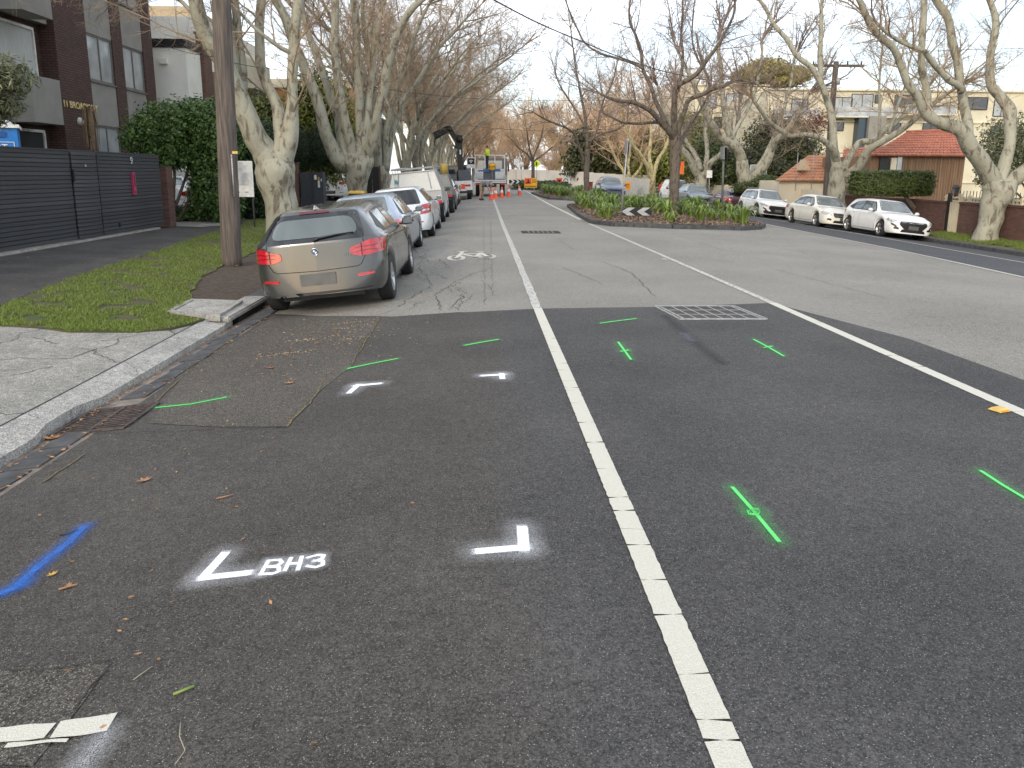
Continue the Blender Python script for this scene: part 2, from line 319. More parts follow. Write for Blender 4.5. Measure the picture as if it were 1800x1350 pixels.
ra, rb = Vector(rl[0]), Vector(rl[-1]); st(laid_line(ra-(rb-ra).normalized()*5, rb, .12, 9, step=(.4, .9), gap=.002, dz=.008).build('lane_line', M_line))
st(strip('lane_line', [tuple(rb)]+gp([(1180, 456), (1035, 393)], zr), .10, .006, M_worn, jag=.008))
st(strip('lane_line', gp([(1020, 386), (965, 359), (940, 345), (925, 336)], zr)+[(4.3, 120)], .12, .006, M_line))
st(strip('lane_line', [(10.35, 4)]+gp([(1800, 488), (1560, 436), (1330, 391)], zr)+[(12.6, 45), (12.6, 150)], .11, .010, M_line))
st(strip('lane_line', [(14.2, 6)]+gp([(1800, 462), (1560, 420), (1320, 380)], zr)+[(14.6, 60), (14.6, 200)], .11, .010, M_line))
st(strip('lane_line', gp([(1038, 391), (1052, 391.5)], zr), .1, .007, M_line))
st(strip('lane_line', gp([(1164, 455), (1172, 456.5)], zr), .07, .007, M_line))
# worn stop mark in the near left corner
for pts, w, m_ in (([(-120, 1304), (0, 1297), (88, 1290)], .070, M_line), ([(97, 1289), (150, 1281), (197, 1275)], .080, M_line), ([(10, 1317), (120, 1306)], .016, M_line)):
    st(strip('stop_line', gp(pts, zr), w, .012, m_, jag=.008, step=.02))
# spray paint: solid in the middle, broken to dots by the overspray at its edge
def spray_mat(name, col, dens=1.0):
    m = bpy.data.materials.new(name); m.use_nodes = True; t = m.node_tree; b = t.nodes['Principled BSDF']; l = t.links.new
    b.inputs['Base Color'].default_value = (*col, 1); b.inputs['Roughness'].default_value = .7
    at_ = nd(m, 'ShaderNodeAttribute'); at_.attribute_name = 'cover'
    co = nd(m, 'ShaderNodeTexCoord'); n = nd(m, 'ShaderNodeTexNoise'); n.inputs['Scale'].default_value = 230; n.inputs['Detail'].default_value = 2; l(co.outputs['Object'], n.inputs['Vector'])
    n2 = nd(m, 'ShaderNodeTexNoise'); n2.inputs['Scale'].default_value = 14; n2.inputs['Detail'].default_value = 3; l(co.outputs['Object'], n2.inputs['Vector'])
    r = nd(m, 'ShaderNodeMapRange'); r.inputs[1].default_value = .34; r.inputs[2].default_value = .62; r.inputs[3].default_value = .05; r.inputs[4].default_value = 1.0; l(n.outputs['Fac'], r.inputs[0])
    mn = nd(m, 'ShaderNodeMath'); mn.operation = 'MINIMUM'; mn.inputs[1].default_value = 1; l(at_.outputs['Fac'], mn.inputs[0])
    h = nd(m, 'ShaderNodeMath'); h.operation = 'MULTIPLY'; l(mn.outputs[0], h.inputs[0]); l(r.outputs[0], h.inputs[1])
    h2 = nd(m, 'ShaderNodeMath'); h2.operation = 'MULTIPLY'; h2.inputs[1].default_value = .72*dens; l(h.outputs[0], h2.inputs[0])
    c1 = nd(m, 'ShaderNodeMath'); c1.operation = 'SUBTRACT'; c1.inputs[1].default_value = 1.05; l(at_.outputs['Fac'], c1.inputs[0])
    c2 = nd(m, 'ShaderNodeMath'); c2.operation = 'MULTIPLY_ADD'; c2.inputs[1].default_value = 3.0; c2.use_clamp = True; l(c1.outputs[0], c2.inputs[0])
    c3 = nd(m, 'ShaderNodeMath'); c3.operation = 'SUBTRACT'; c3.inputs[1].default_value = .72; l(n2.outputs['Fac'], c3.inputs[0]); l(c3.outputs[0], c2.inputs[2])
    k = nd(m, 'ShaderNodeMath'); k.operation = 'ADD'; k.use_clamp = True; l(c2.outputs[0], k.inputs[0]); l(h2.outputs[0], k.inputs[1])
    l(k.outputs[0], b.inputs['Alpha']); return m
def spray(name, strokes, core, halo, m, label, cat, group=None, dz=.014, peak=1.7, hz=.42):
    vs = []; fs = []; cov = []
    for si, px in enumerate(strokes):
        P_ = [Vector(p) for p in gp(px, zr)]; Q = []
        a = (P_[0]-P_[1]).normalized(); P_ = [P_[0]+a*halo]+P_+[P_[-1]+(P_[-1]-P_[-2]).normalized()*halo]
        for i, (u, v) in enumerate(zip(P_, P_[1:])):
            k = max(3, int((v-u).length/.04))
            for j in range(k): Q.append((u.lerp(v, j/k), (j/k) if i == 0 else ((1-j/k) if i == len(P_)-2 else 1)))
        Q.append((P_[-1], 0)); b0 = len(vs); q_c = core/halo; cols = (-1, -.75, -.5, -.3, -q_c*1.35, -q_c*.98, 0, q_c*.98, q_c*1.35, .3, .5, .75, 1)
        for i, (p, e) in enumerate(Q):
            d = (Q[min(i+1, len(Q)-1)][0]-Q[max(i-1, 0)][0]).normalized(); n = Vector((-d.y, d.x))
            for c in cols:
                q = p+n*(c*halo); r = abs(c)*halo; f_ = peak if r <= core else hz*(1-(r-core)/(halo-core))**1.1
                vs.append((q.x, q.y, zr(q.x)+dz+si*.0012)); cov.append(f_*(min(1, e*1.0) if e < 1 else 1) if r > core else (peak if e > .93 else hz*e))
        K = len(cols)
        fs += [(b0+i*K+j, b0+i*K+j+1, b0+(i+1)*K+j+1, b0+(i+1)*K+j) for i in range(len(Q)-1) for j in range(K-1)]
    mb = MB().add(vs, fs); o = mb.build(name, m); at_ = o.data.attributes.new('cover', 'FLOAT', 'POINT'); at_.data.foreach_set('value', cov)
    return tag(o, label, cat, group)
M_sw = spray_mat('white marking spray', (.86, .88, .92)); M_sg = spray_mat('green marking spray', (.11, .66, .16)); M_sb = spray_mat('blue marking spray', (.02, .16, .62))
GC = 'white corner marks of the borehole'
spray('corner_mark', [[(395, 978), (357, 1020)], [(357, 1021), (438, 1012)]], .020, .11, M_sw, 'large white sprayed corner mark left of the lettering BH3', 'paint mark', GC)
spray('corner_mark', [[(918, 932), (921, 970)], [(840, 974), (924, 967)]], .023, .12, M_sw, 'white sprayed right-angle mark right of the lettering, in the foreground', 'paint mark', GC)
spray('corner_mark', [[(614, 693), (630, 679)], [(624, 681), (668, 677)]], .021, .12, M_sw, 'small far white sprayed corner mark nearer the kerb', 'paint mark', GC)
spray('corner_mark', [[(848, 663), (885, 661)], [(882, 660), (883, 668)]], .021, .12, M_sw, 'small far white sprayed corner mark beside the lane line', 'paint mark', GC)
B = [[(472, 991), (458, 1015)], [(472, 991), (492, 989), (496, 994), (488, 999), (468, 1002)], [(468, 1002), (490, 1002), (491, 1010), (480, 1014), (458, 1015)]]
H = [[(512, 987), (501, 1009)], [(531, 985), (524, 1008)], [(507, 998), (528, 997)]]
T = [[(541, 988), (560, 983), (570, 984), (566, 990), (552, 994)], [(552, 994), (568, 994), (568, 1001), (556, 1005), (540, 1003)]]
bh3 = empty('lettering_mark', (0, 0, 0), 0, 'white sprayed lettering BH3 on the dark asphalt', 'paint mark')
for i, q in enumerate((B, H, T)):
    o = spray('letter', q, .0085, .045, M_sw, None, None, dz=.014+.004*i); o.parent = bh3
GG = 'green sprayed service marks'
for px, lab in (([(1288, 861), (1326, 904), (1368, 955)], 'large green sprayed line with a ring at its middle, nearest the camera'),
                ([(1725, 832), (1760, 855), (1815, 888)], 'green sprayed line running out at the right edge'),
                ([(276, 719), (335, 713), (397, 701)], 'green sprayed line beside the kerbside drain grate'),
                ([(613, 650), (655, 641), (697, 633)], 'green sprayed line across the mossy seam left of centre'),
                ([(818, 609), (845, 604), (875, 599)], 'short green sprayed line left of the white lane line'),
                ([(1056, 570), (1085, 566), (1117, 562)], 'green sprayed line lying across the lane just before the pale asphalt'),
                ([(1087, 604), (1098, 619), (1109, 634)], 'short green sprayed line with a cross tick in mid lane'),
                ([(1325, 599), (1350, 612), (1377, 628)], 'green sprayed line with a small tick before the mesh grate')):
    sl = [px]
    if 'ring' in lab: sl.append([(1316, 903), (1320, 899), (1330, 899), (1334, 904), (1328, 909), (1318, 908), (1316, 903)])
    if 'tick' in lab: sl.append([(px[1][0]-6, px[1][1]+1), (px[1][0]+6, px[1][1]-1)])
    spray('service_mark', sl, .0095, .085, M_sg, lab, 'paint mark', GG, hz=.36)
spray('blue_mark', [[(148, 930), (120, 958), (70, 998), (35, 1030)], [(40, 1032), (8, 1047), (-15, 1050)]], .017, .08, M_sb, 'blue sprayed arrow line at the left edge of the road', 'paint mark', peak=1.18, hz=.8)
spray('scuffed_mark', [[(185, 1298), (160, 1330), (130, 1370)]], .001, .085, M_sw, 'scuffed remains of a white line under the stop mark in the near left corner', 'paint mark', peak=.6, hz=.5)
M_stain = spray_mat('oil stain', (.028, .027, .028)); M_pale = spray_mat('pale blue chalk stain', (.16, .17, .22))
spray('oil_stain', [[(1168, 556), (1190, 575), (1225, 605), (1268, 640)]], .001, .10, M_stain, 'dark dribble stain running from the mesh grate', 'stain', peak=.85, hz=.85, dz=.009)
spray('chalk_stain', [[(1203, 588), (1214, 600)]], .001, .10, M_pale, 'pale bluish smudge just below the mesh grate', 'stain', peak=.9, hz=.9, dz=.011)
# bicycle symbol
def ell(cx, cy, rx_, ry_, n=18): return [(cx+rx_*math.cos(2*PI*i/n), cy+ry_*math.sin(2*PI*i/n)) for i in range(n+1)]
bs = [ell(802, 453.8, 12.5, 4.2), ell(856, 451.3, 13, 4.2), [(802, 453.8), (813, 444), (810, 443)], [(808, 443), (820, 442.5)], [(814, 447), (846, 446)], [(815, 448), (836, 452)], [(836, 452), (846, 445)], [(839, 443), (851, 443)], [(836, 452), (856, 451.3)], [(846, 446), (856, 451.3)]]
mb = MB()
for i, s_ in enumerate(bs):
    P_ = gp(s_, zr); closed = len(s_) > 10
    for a, b in zip(P_, P_[1:]):
        a, b = Vector(a), Vector(b); d = (b-a).normalized(); n = Vector((-d.y, d.x))*.045; d *= .02; dz = .007+i*.0008
        mb.add([(q.x, q.y, zr(q.x)+dz) for q in (a-d+n, a-d-n, b+d-n, b+d+n)], [(0, 1, 2, 3)])
tag(mb.build('bicycle_symbol', M_line), 'white painted bicycle symbol in the kerbside lane', 'road marking')
# seams, cracks
def crack_line(m, p, q, w, seed, amp=.06, step=.05, f=zr, dz=.0065):
    a, b = Vector(p[:2]), Vector(q[:2]); l = (b-a).length; n = max(2, int(l/step)); d = (b-a).normalized(); nn = Vector((-d.y, d.x)); vs = []
    for i in range(n+1):
        c = a.lerp(b, i/n)+nn*amp*(noise.noise(Vector((i*step*3, seed, 0)))+.5*noise.noise(Vector((i*step*11, seed, 4))))
        ww = w*(.5+.9*abs(noise.noise(Vector((i*step*6, seed, 9)))))
        for s_ in (-1, 1):
            t = c+nn*s_*ww/2; vs.append((t.x, t.y, f(t.x)+dz))
    m.add(vs, [(2*i, 2*i+1, 2*i+3, 2*i+2) for i in range(n)])
m = MB()
for i, (p, q) in enumerate((((505, 752), (560, 690)), ((560, 690), (572, 665)), ((612, 652), (640, 605)), ((640, 605), (668, 560)), ((235, 745), (330, 655)), ((330, 655), (380, 612)), ((380, 612), (440, 575)), ((150, 800), (75, 850)))):
    P_ = gp([p, q], zr); crack_line(m, P_[0], P_[1], .022, i, .02, dz=.0115)
st(m.build('mossy_seam', M_seam))
m = MB(); rng = random.Random(5)
extra = [((rng.uniform(700, 860), rng.uniform(425, 540)),) for _ in range(26)]; extra = [(p[0], (p[0][0]+rng.uniform(-32, 32), min(545, max(415, p[0][1]+rng.uniform(-14, 14))))) for p in extra]
ck = [((700, 540), (760, 500)), ((760, 500), (735, 470)), ((720, 478), (790, 470)), ((790, 470), (770, 455)), ((765, 520), (800, 495)), ((800, 495), (812, 520)), ((812, 520), (790, 545)), ((765, 520), (775, 545)), ((805, 545), (812, 520)), ((800, 495), (865, 470)), ((690, 505), (745, 500)), ((735, 470), (750, 440)), ((750, 440), (790, 430)), ((640, 560), (700, 545)),
      ((1180, 410), (1270, 440)), ((1270, 440), (1370, 455)), ((1350, 470), (1500, 510)), ((1500, 510), (1560, 525)), ((1060, 460), (1110, 480)), ((1110, 480), (1150, 520)), ((980, 420), (1010, 440)), ((990, 470), (1060, 500)), ((1225, 452), (1290, 462)), ((850, 380), (852, 535)), ((862, 375), (866, 520)),
      ((0, 1180), (195, 1168)), ((195, 1168), (140, 1250)), ((0, 760), (500, 752)), ((1500, 430), (1700, 480)), ((1400, 440), (1470, 470))]
for i, (p, q) in enumerate(ck+extra):
    P_ = gp([p, q], zr); crack_line(m, P_[0], P_[1], .009 if i > 24 else (.007 if 22 < i < 25 else .014), i+20, .12 if i < 14 else .05, dz=.0118 if i > 24 else .0055)
st(m.build('road_crack', M_crack))
# left verge, footpath, crossover slab
edge = gp([(470, 381), (400, 399), (340, 419), (300, 433), (215, 461), (130, 487), (50, 517), (0, 537)], zg)
fx = edge[0][0]
foot = [(-9.15, 40), (-9.15, -12), (-7.0, -12), (-6.6, 3)] + edge[::-1] + [(fx, 40)]
st(sheet('footpath', foot, .0, M_path))
st(sheet('footpath', [(-9.15, 40.01), (fx, 40.01), (fx, 300), (-9.15, 300)], .0, M_path))
KT = -3.55
slab_e = gp([(0, 571), (60, 575), (130, 583), (230, 584), (300, 578), (360, 562), (392, 552)], zg)
grass = rag(edge[::-1] + [(fx, 60), (-5.2, 60), (-5.2, 22), (-4.9, 14), (-4.7, 12.3)] + gp([(330, 530), (296, 552), (345, 560)], zg) + [(x, y+.03) for x, y in slab_e[::-1]][1:], .10, .25, 4)
st(sheet('verge', grass, .004, M_turf, thick=.05))
zc = lambda x: lerp_tab([(-30, .285), (-9.4, .085), (-5, -.055), (-3.9, -.115), (-3.55, -.155), (-3.25, -.21)], x)
slab = slab_e + [(-3.57, 9.35), (-3.57, -12), (-12, -12), (-12, 9)]
s1 = sheet('concrete_slab', slab, 0, M_conc, zc, thick=.12); s1['kind'] = 'structure'
lip = [(-3.56, 9.3), (-3.27, 9.3), (-3.27, 6.25), (-3.34, 5.9), (-3.33, 5.5), (-3.26, 5.2), (-3.27, -12), (-3.56, -12)]
s2 = sheet('concrete_lip', lip, .004, M_kconc, zc, thick=.10); s2['kind'] = 'structure'
m = MB()
for i, (p, q) in enumerate((((0, 605), (80, 575)), ((0, 633), (130, 628)), ((130, 628), (255, 585)), ((0, 662), (95, 645)), ((140, 612), (245, 655)), ((0, 726), (70, 735)), ((60, 593), (100, 605)), ((175, 600), (190, 598)), ((295, 580), (318, 597)))):
    P_ = [G(*p, f=zc), G(*q, f=zc)]; crack_line(m, P_[0], P_[1], .014, i+70, .12, f=zc, dz=.004)
st(m.build('slab_crack', M_crack))
st(strip('slab_joint', [(-3.56, 9.3), (-3.56, -10)], .014, .007, M_crack, f=zc, jag=.003))
# gutter of bluestone pitchers, set in mortar
st(sheet('gutter', [(-3.27, -12), (-2.93, -12), (-2.93, 10.5), (-3.27, 10.5)], .005, M_pink, zr))
gut = bpy.data.objects['gutter']; rng = random.Random(8); y = -1.0
while y < 10.4:
    l = rng.uniform(.28, .55)
    if not (5.35 < y+l/2 < 6.4):
        w0 = rng.uniform(-3.22, -3.12); w1 = rng.uniform(-2.98, -2.935); mb = MB()
        c = [(w0, y), (w1, y+rng.uniform(-.02, .02)), (w1, y+l-.035), (w0+rng.uniform(0, .04), y+l-.03)]
        r_ = [(p[0], p[1], zr(p[0])+.018+rng.uniform(-.003, .005)) for p in c]; b__ = [(p[0], p[1], zr(p[0])-.03) for p in c]
        mb.add(b__+r_, [(4, 5, 6, 7), (0, 1, 5, 4), (1, 2, 6, 5), (2, 3, 7, 6), (3, 0, 4, 7)]); mb.build('pitcher', M_blue, gut)
    y += l
# kerbs: each stone a piece
def kerb(name, x0, x1, ys, m_, top_, bot, n_max, y_end, seed, sgn=1):
    rng = random.Random(seed); root = MB(); y = ys; i = 0; cells = []
    while y < y_end:
        l = rng.uniform(.75, 1.25) if i < n_max else 6
        cells.append((y, l)); y += l; i += 1
    root.box(((x0+x1)/2, (cells[0][0]+y)/2, (top_+bot)/2-.06), (abs(x1-x0)-.02, y-cells[0][0], top_-bot-.06)); o = root.build(name, M_soil, kind='structure')
    for j, (yy, l) in enumerate(cells):
        z = top_+rng.uniform(-.006, .006); e = rng.uniform(-.008, .008)
        mb = MB(); mb.box(((x0+x1)/2+e, yy+l/2, (z+bot-.05)/2), (abs(x1-x0), l-.014, z-bot+.05))
        me = mb.mesh('kerb_stone', m_); b2 = bmesh.new(); b2.from_mesh(me); bmesh.ops.bevel(b2, geom=b2.edges[:], offset=.012, segments=1, affect='EDGES'); b2.to_mesh(me); b2.free()
        obj('kerb_stone', me, o)
    return o
kerb('left_kerb', -3.55, -3.25, 11.0, M_blue, -.125, -.30, 45, 300, 3)
kerb('right_kerb', KR, KR+.28, 17, M_blue, -.70, -.86, 45, 300, 5)
# side entry pit in the left kerb
pit = empty('drain_pit', (-3.4, 10.2, -.2), 0, 'concrete side entry drain pit in the kerb beside the pale hatchback', 'drain')
def rel(o, mb, name, m_, par): return mb.build(name, m_, par)
mb = MB(); mb.box((.0, 0, .045), (.33, 1.65, .075)); me = mb.mesh('lintel', M_kconc); b2 = bmesh.new(); b2.from_mesh(me); bmesh.ops.bevel(b2, geom=b2.edges[:], offset=.02, segments=2, affect='EDGES'); b2.to_mesh(me); b2.free(); obj('lintel', me, pit)
MB().box((.02, .15, -.035), (.24, 1.1, .09)).build('opening', M_black, pit)  # solid black box stands in for the shaded mouth of the pit
MB().box((-.02, -.72, -.06), (.27, .26, .14)).build('end_block', M_kconc, pit)
lid = gp([(291, 549), (334, 527), (427, 530), (386, 556)], lambda x: -.1)
lidc = Vector((sum(p[0] for p in lid)/4, sum(p[1] for p in lid)/4))
pl = empty('pit_lid', (lidc.x, lidc.y, zg(lidc.x)), 0, 'pale square concrete pit lid set in the verge', 'pit lid')
def insetp(poly, k): c = Vector((sum(p[0] for p in poly)/len(poly), sum(p[1] for p in poly)/len(poly))); return [tuple(c+(Vector(p)-c)*k) for p in poly]
lr = [(x-lidc.x, y-lidc.y) for x, y in lid]
mb = MB(); a = lr; b = insetp(lr, .80); n = 4
mb.add([(x, y, .035) for x, y in a]+[(x, y, .035) for x, y in b]+[(x, y, -.05) for x, y in a]+[(x, y, -.05) for x, y in b], [f for i in range(4) for f in ((i, (i+1) % 4, 4+(i+1) % 4, 4+i), (i, 8+i, 8+(i+1) % 4, (i+1) % 4), (4+i, 4+(i+1) % 4, 12+(i+1) % 4, 12+i))]); mb.build('surround', M_kconc, pl)
MB().prism(insetp(lr, .76), -.05, .028).build('cover', M_kconc, pl)
# drains with bars
M_iron = mat('cast iron', (.105, .085, .08), .6, metal=.6, var=.4, scale=20, bump=.3)
gc = [G(101, 757, f=zr), G(144, 722, f=zr), G(272, 709, f=zr), G(229, 744, f=zr)]
gr = empty('gutter_grate', (-3.0, 5.75, zr(-3.0)), 0, 'rusty brown slotted drain grate in the gutter beside the concrete slab', 'drain grate')
MB().add([(x-.27, y, -.0+zr(-3.0+x-.27)-zr(-3)+.009) for x, y in ((0, -.30), (0, .30))]+[(x+.27, y, zr(-3.0+.27)-zr(-3)+.009) for x, y in ((0, .30), (0, -.30))], [(0, 3, 2, 1)]).build('pit_shade', M_black, gr)  # black sheet just above the gutter, standing in for shade between the bars
sl_ = (zr(-2.9)-zr(-3.1))/.2
def zt(x): return sl_*x+.013
for i in range(12):
    y = -.28+i*.05; MB().bar((-.26, y, zt(-.26)), (.26, y+.01, zt(.26)), .014, .006).build('bar', M_iron, gr)
MB().bar((0, -.3, zt(0)+.002), (0, .3, zt(0)+.002), .03, .010).build('divider', M_iron, gr)
for sx in (-.275, .275): MB().bar((sx, -.3, zt(sx)+.002), (sx, .3, zt(sx)), .022, .012).build('frame', M_iron, gr)
for sy in (-.31, .31): MB().bar((-.28, sy, zt(-.28)), (.28, sy, zt(.28)), .022, .012).build('frame', M_iron, gr)
M_galv = mat('galvanised steel', (.36, .36, .36), .55, metal=.4, var=.25, scale=25)
def mesh_grate(x0, x1, y0, y1, nx, ny, sk, lab, dz=.010):
    g_ = empty('mesh_grate', ((x0+x1)/2, (y0+y1)/2, dz), 0, lab, 'drain grate'); w, h = (x1-x0)/2, (y1-y0)/2
    def pt(u, v): return (u*w+sk*-v, v*h, 0)
    MB().add([pt(-1, -1), pt(1, -1), pt(1, 1), pt(-1, 1)], [(0, 1, 2, 3)]).build('infill', M_dark, g_)
    for v in (-1, 1): MB().bar(pt(-1, v), pt(1, v), .035, .012).build('frame', M_galv, g_)
    for u in (-1, -.9, .9, 1): MB().bar(pt(u, -1), pt(u, 1), .022, .012).build('frame', M_galv, g_)
    for i in range(1, nx): MB().bar(pt(-.9+1.8*i/nx, -1), pt(-.9+1.8*i/nx, 1), .014, .009).build('bar', M_galv, g_)
    for j in range(1, ny): MB().bar(pt(-1, -1+2*j/ny), pt(1, -1+2*j/ny), .012, .008).build('bar', M_galv, g_)
    return g_
mesh_grate(2.28, 3.33, 8.55, 9.42, 6, 3, .05, 'large galvanised mesh grate filled with asphalt at the edge of the dark patch')
g2 = mesh_grate(1.12, 2.22, 21.35, 22.1, 7, 1, .0, 'small distant dark grate lying in the lane beyond the pale asphalt')
for ch in g2.children: ch.data.materials[0] = M_galv if ch.name.startswith('bar') else M_crack
mp_ = G(1756, 723, f=zr); rp = empty('pavement_marker', tuple(mp_), .35, 'yellow raised reflective pavement marker beside the right lane line', 'road stud')
M_yel = mat('yellow plastic', (.62, .42, .10), .5, var=.2)
MB().box((0, 0, .02), (.11, .10, .02), taper=(.75, .6)).build('marker_body', M_yel, rp); MB().box((0, -.043, .017), (.08, .012, .010)).build('reflector', mat('amber reflector', (.75, .30, .04), .2), rp)
# ------------------------------------------------------------------ vehicles
def paint(name, col, metal=.0, rough=.32): return mat(name, col, rough, metal=metal, coat=.8, var=.03, scale=3)
M_champ = paint('champagne metallic paint', (.088, .091, .093), .70, .27); M_silverblue = paint('pale blue silver paint', (.38, .44, .52), .6, .34)
M_white = paint('white car paint', (.78, .78, .76)); M_pearl = paint('silver white paint', (.66, .69, .70), .25); M_greyp = paint('grey blue paint', (.20, .24, .28), .5)
M_darkp = paint('dark grey paint', (.06, .07, .09), .4); M_redp = paint('dark red car paint', (.07, .02, .03), .3)
M_glass = mat('car glass', (.085, .105, .105), .04, spec=.9, var=.1, scale=1.5, coat=.6)  # grey-teal base puts reflected sky and brightness seen through into the colour
M_tint = mat('tinted glass', (.012, .014, .016), .05, spec=.8, var=.1, scale=1.5)
M_trim = mat('black trim', (.014, .014, .015), .45, var=.2)
M_seamc = mat('panel gap', (.01, .01, .01), .9)
M_tyre = mat('tyre rubber', (.018, .018, .018), .85, var=.3, scale=30, bump=.3)
M_rim = mat('alloy rim', (.52, .52, .53), .3, metal=.8, var=.05); M_hub = mat('brake dark', (.03, .03, .03), .6)
M_tail = mat('tail lamp red', (.44, .010, .018), .12, coat=1, var=.35, scale=14, stretch=(1, 1, 8))
M_taild = mat('dark lamp line', (.10, .004, .006), .15, coat=1)
M_head = mat('headlamp lens', (.46, .48, .50), .08, coat=1, var=.5, scale=9); M_amber = mat('amber lens', (.75, .25, .03), .2, coat=1)
M_plate = mat('blank grey number plate', (.105, .105, .100), .6); M_chrome = mat('chrome', (.7, .7, .7), .12, metal=1)
def smooth01(t): t = max(0, min(1, t)); return t*t*(3-2*t)
def hull(stn, W_, rh, wheels, R, sill, step=.035, crown=3.0, zw=None):
    """loft: stn rows are (width scale, y low, y belt, y top, z top, z belt)"""
    pts = [list(s) for s in stn]; Q = []
    for a, b in zip(pts, pts[1:]):
        l = math.sqrt((a[3]-b[3])**2+(a[2]-b[2])**2*.5+(a[4]-b[4])**2+((a[0]-b[0])*W_/2)**2); n = max(1, round(l/step))
        Q += [[a[k]+(b[k]-a[k])*i/n for k in range(6)] for i in range(n)]
    Q.append(pts[-1])
    for _ in range(3):
        P_ = [q[:] for q in Q]; m = len(Q)
        for i in range(1, m-1):
            r = min(3, i, m-1-i)
            for k in range(6): Q[i][k] = sum(P_[j][k] for j in range(i-r, i+r+1))/(2*r+1)
    fr = ((0, .90), (.06, .94), (.14, .965), (.30, .990), (.48, 1.0), (.62, 1.0), (.74, .990), (.86, .985), (.95, .968), (1, .945))
    rows = []
    for (sy, yl, yb, yt, zt, zb) in Q:
        hw = W_/2*sy; z0 = lerp_tab(sill, yl)
        for yw in wheels:
            d = abs(yl-yw)
            if d < R: z0 = max(z0, (zw or R-.04)+math.sqrt(R*R-d*d))
        z0 = min(z0, zb-.1); fl = 1+.018*sum(math.exp(-((yl-yw)/(R*1.25))**4) for yw in wheels)-.008
        row = []
        for f_, wf in fr:
            z = z0+(zb-z0)*f_; row.append((hw*wf*(fl if .05 < f_ < .9 else 1), yl+(yb-yl)*f_, z))
        c = smooth01((zt-zb-.06)/.26); e = .945*hw; r_ = rh*sy if sy < 1 else rh
        r_ = min(r_, e-.02*sy)
        cabp = [(e*.985, .05), (e+(r_-e)*.30, .32), (e+(r_-e)*.62, .62), (e+(r_-e)*.93, .87)]
        hoodx = (.97, .93, .86, .76); hx2 = (.62, .45, .22, 0)
        for k in range(4):
            xc, t = cabp[k]; zc_ = zb+(zt-zb)*t; xh = e*hoodx[k]; th = 1-hoodx[k]**crown; zh = zb+(zt-zb)*th
            row.append((xh+(xc-xh)*c, yb+(yt-yb)*(th+(t-th)*c), zh+(zc_-zh)*c))
        for k, (cx, ct) in enumerate(((.93, .955), (.72, .985), (.38, .997), (0, 1))):
            xh = e*hx2[k]; th = 1-hx2[k]**crown; xc = r_*cx; row.append((xh+(xc-xh)*c, yb+(yt-yb)*(th+(ct-th)*c), zb+(zt-zb)*(th+(ct-th)*c)))
        rows.append(row)
    n = len(rows[0]); full = 2*n-1; vs = []; fs = []
    for r in rows: vs += [Vector(p) for p in r]+[Vector((-p[0], p[1], p[2])) for p in r[-2::-1]]
    for i in range(len(rows)-1):
        for k in range(full-1): fs.append((i*full+k, i*full+k+1, (i+1)*full+k+1, (i+1)*full+k))
    return vs, fs
class Skin:
    def __init__(s, vs, fs): s.t = BVHTree.FromPolygons(vs, fs)
    def hit(s, o, d):
        r = s.t.ray_cast(Vector(o), Vector(d), 12); return r[0], r[1]
def patch(skin, view, poly, m, name, parent, off=.005, cell=.05, thick=0, mirror=False, **k):
    """a panel laid on the body: poly in (y,z) for 'side', (x,z) for 'rear'/'front', (x,y) for 'top'"""
    res = []
    for s_ in ((1, -1) if mirror else (1,)):
        xs = [min(p[0] for p in poly)+cell*i for i in range(1, int((max(p[0] for p in poly)-min(p[0] for p in poly))/cell)+1)]
        ys = [min(p[1] for p in poly)+cell*i for i in range(1, int((max(p[1] for p in poly)-min(p[1] for p in poly))/cell)+1)]
        bm = cut_poly(poly, xs, ys, True); bad = False; ok = []
        for v in bm.verts:
            a, b = v.co.x, v.co.y
            if view == 'side': o, d = (s_*3, a, b), (-s_, 0, 0)
            elif view == 'rear': o, d = (s_*a, -6, b), (0, 1, 0)
            elif view == 'front': o, d = (s_*a, 9, b), (0, -1, 0)
            else: o, d = (s_*a, b, 4), (0, 0, -1)
            h, nn = skin.hit(o, d)
            if h is None: bad = True; continue
            if nn.dot(Vector(d)) > 0: nn = -nn
            if view == 'side': nn = (nn+Vector((s_*1.5, 0, 0))).normalized()
            v.co = h+nn*off; ok.append(v)
        if bad:
            dead = [v for v in bm.verts if v not in set(ok)]; bmesh.ops.delete(bm, geom=dead, context='VERTS')
        bmesh.ops.recalc_face_normals(bm, faces=bm.faces)
        if not bm.faces: bm.free(); continue
        c = sum((f.normal for f in bm.faces), Vector()); dd = {'side': Vector((s_, 0, 0)), 'rear': Vector((0, -1, 0)), 'front': Vector((0, 1, 0)), 'top': Vector((0, 0, 1))}[view]
        if c.dot(dd) < 0: bmesh.ops.reverse_faces(bm, faces=bm.faces)
        for f in bm.faces: f.smooth = True
        me = bpy.data.meshes.new(name); bm.to_mesh(me); bm.free(); me.materials.append(m); res.append(obj(name, me, parent, **k))
    return res
def rpoly(poly, r=.03, n=3):                    # round the corners of an outline
    o = []; N = len(poly)
    for i in range(N):
        p = Vector(poly[i]); a = Vector(poly[i-1])-p; b = Vector(poly[(i+1) % N])-p; q = min(r, a.length*.45, b.length*.45)
        A = p+a.normalized()*q; B = p+b.normalized()*q
        for j in range(n+1):
            t = j/n; o.append(tuple(A*(1-t)**2+p*2*t*(1-t)+B*t*t))
    return o
def line_poly(pts, w):                          # thin outline along a path
    P_ = [Vector(p) for p in pts]; l = []; r = []
    for i, p in enumerate(P_):
        d = (P_[min(i+1, len(P_)-1)]-P_[max(i-1, 0)]).normalized(); n = Vector((-d.y, d.x))*w/2; l.append(tuple(p+n)); r.append(tuple(p-n))
    return l+r[::-1]
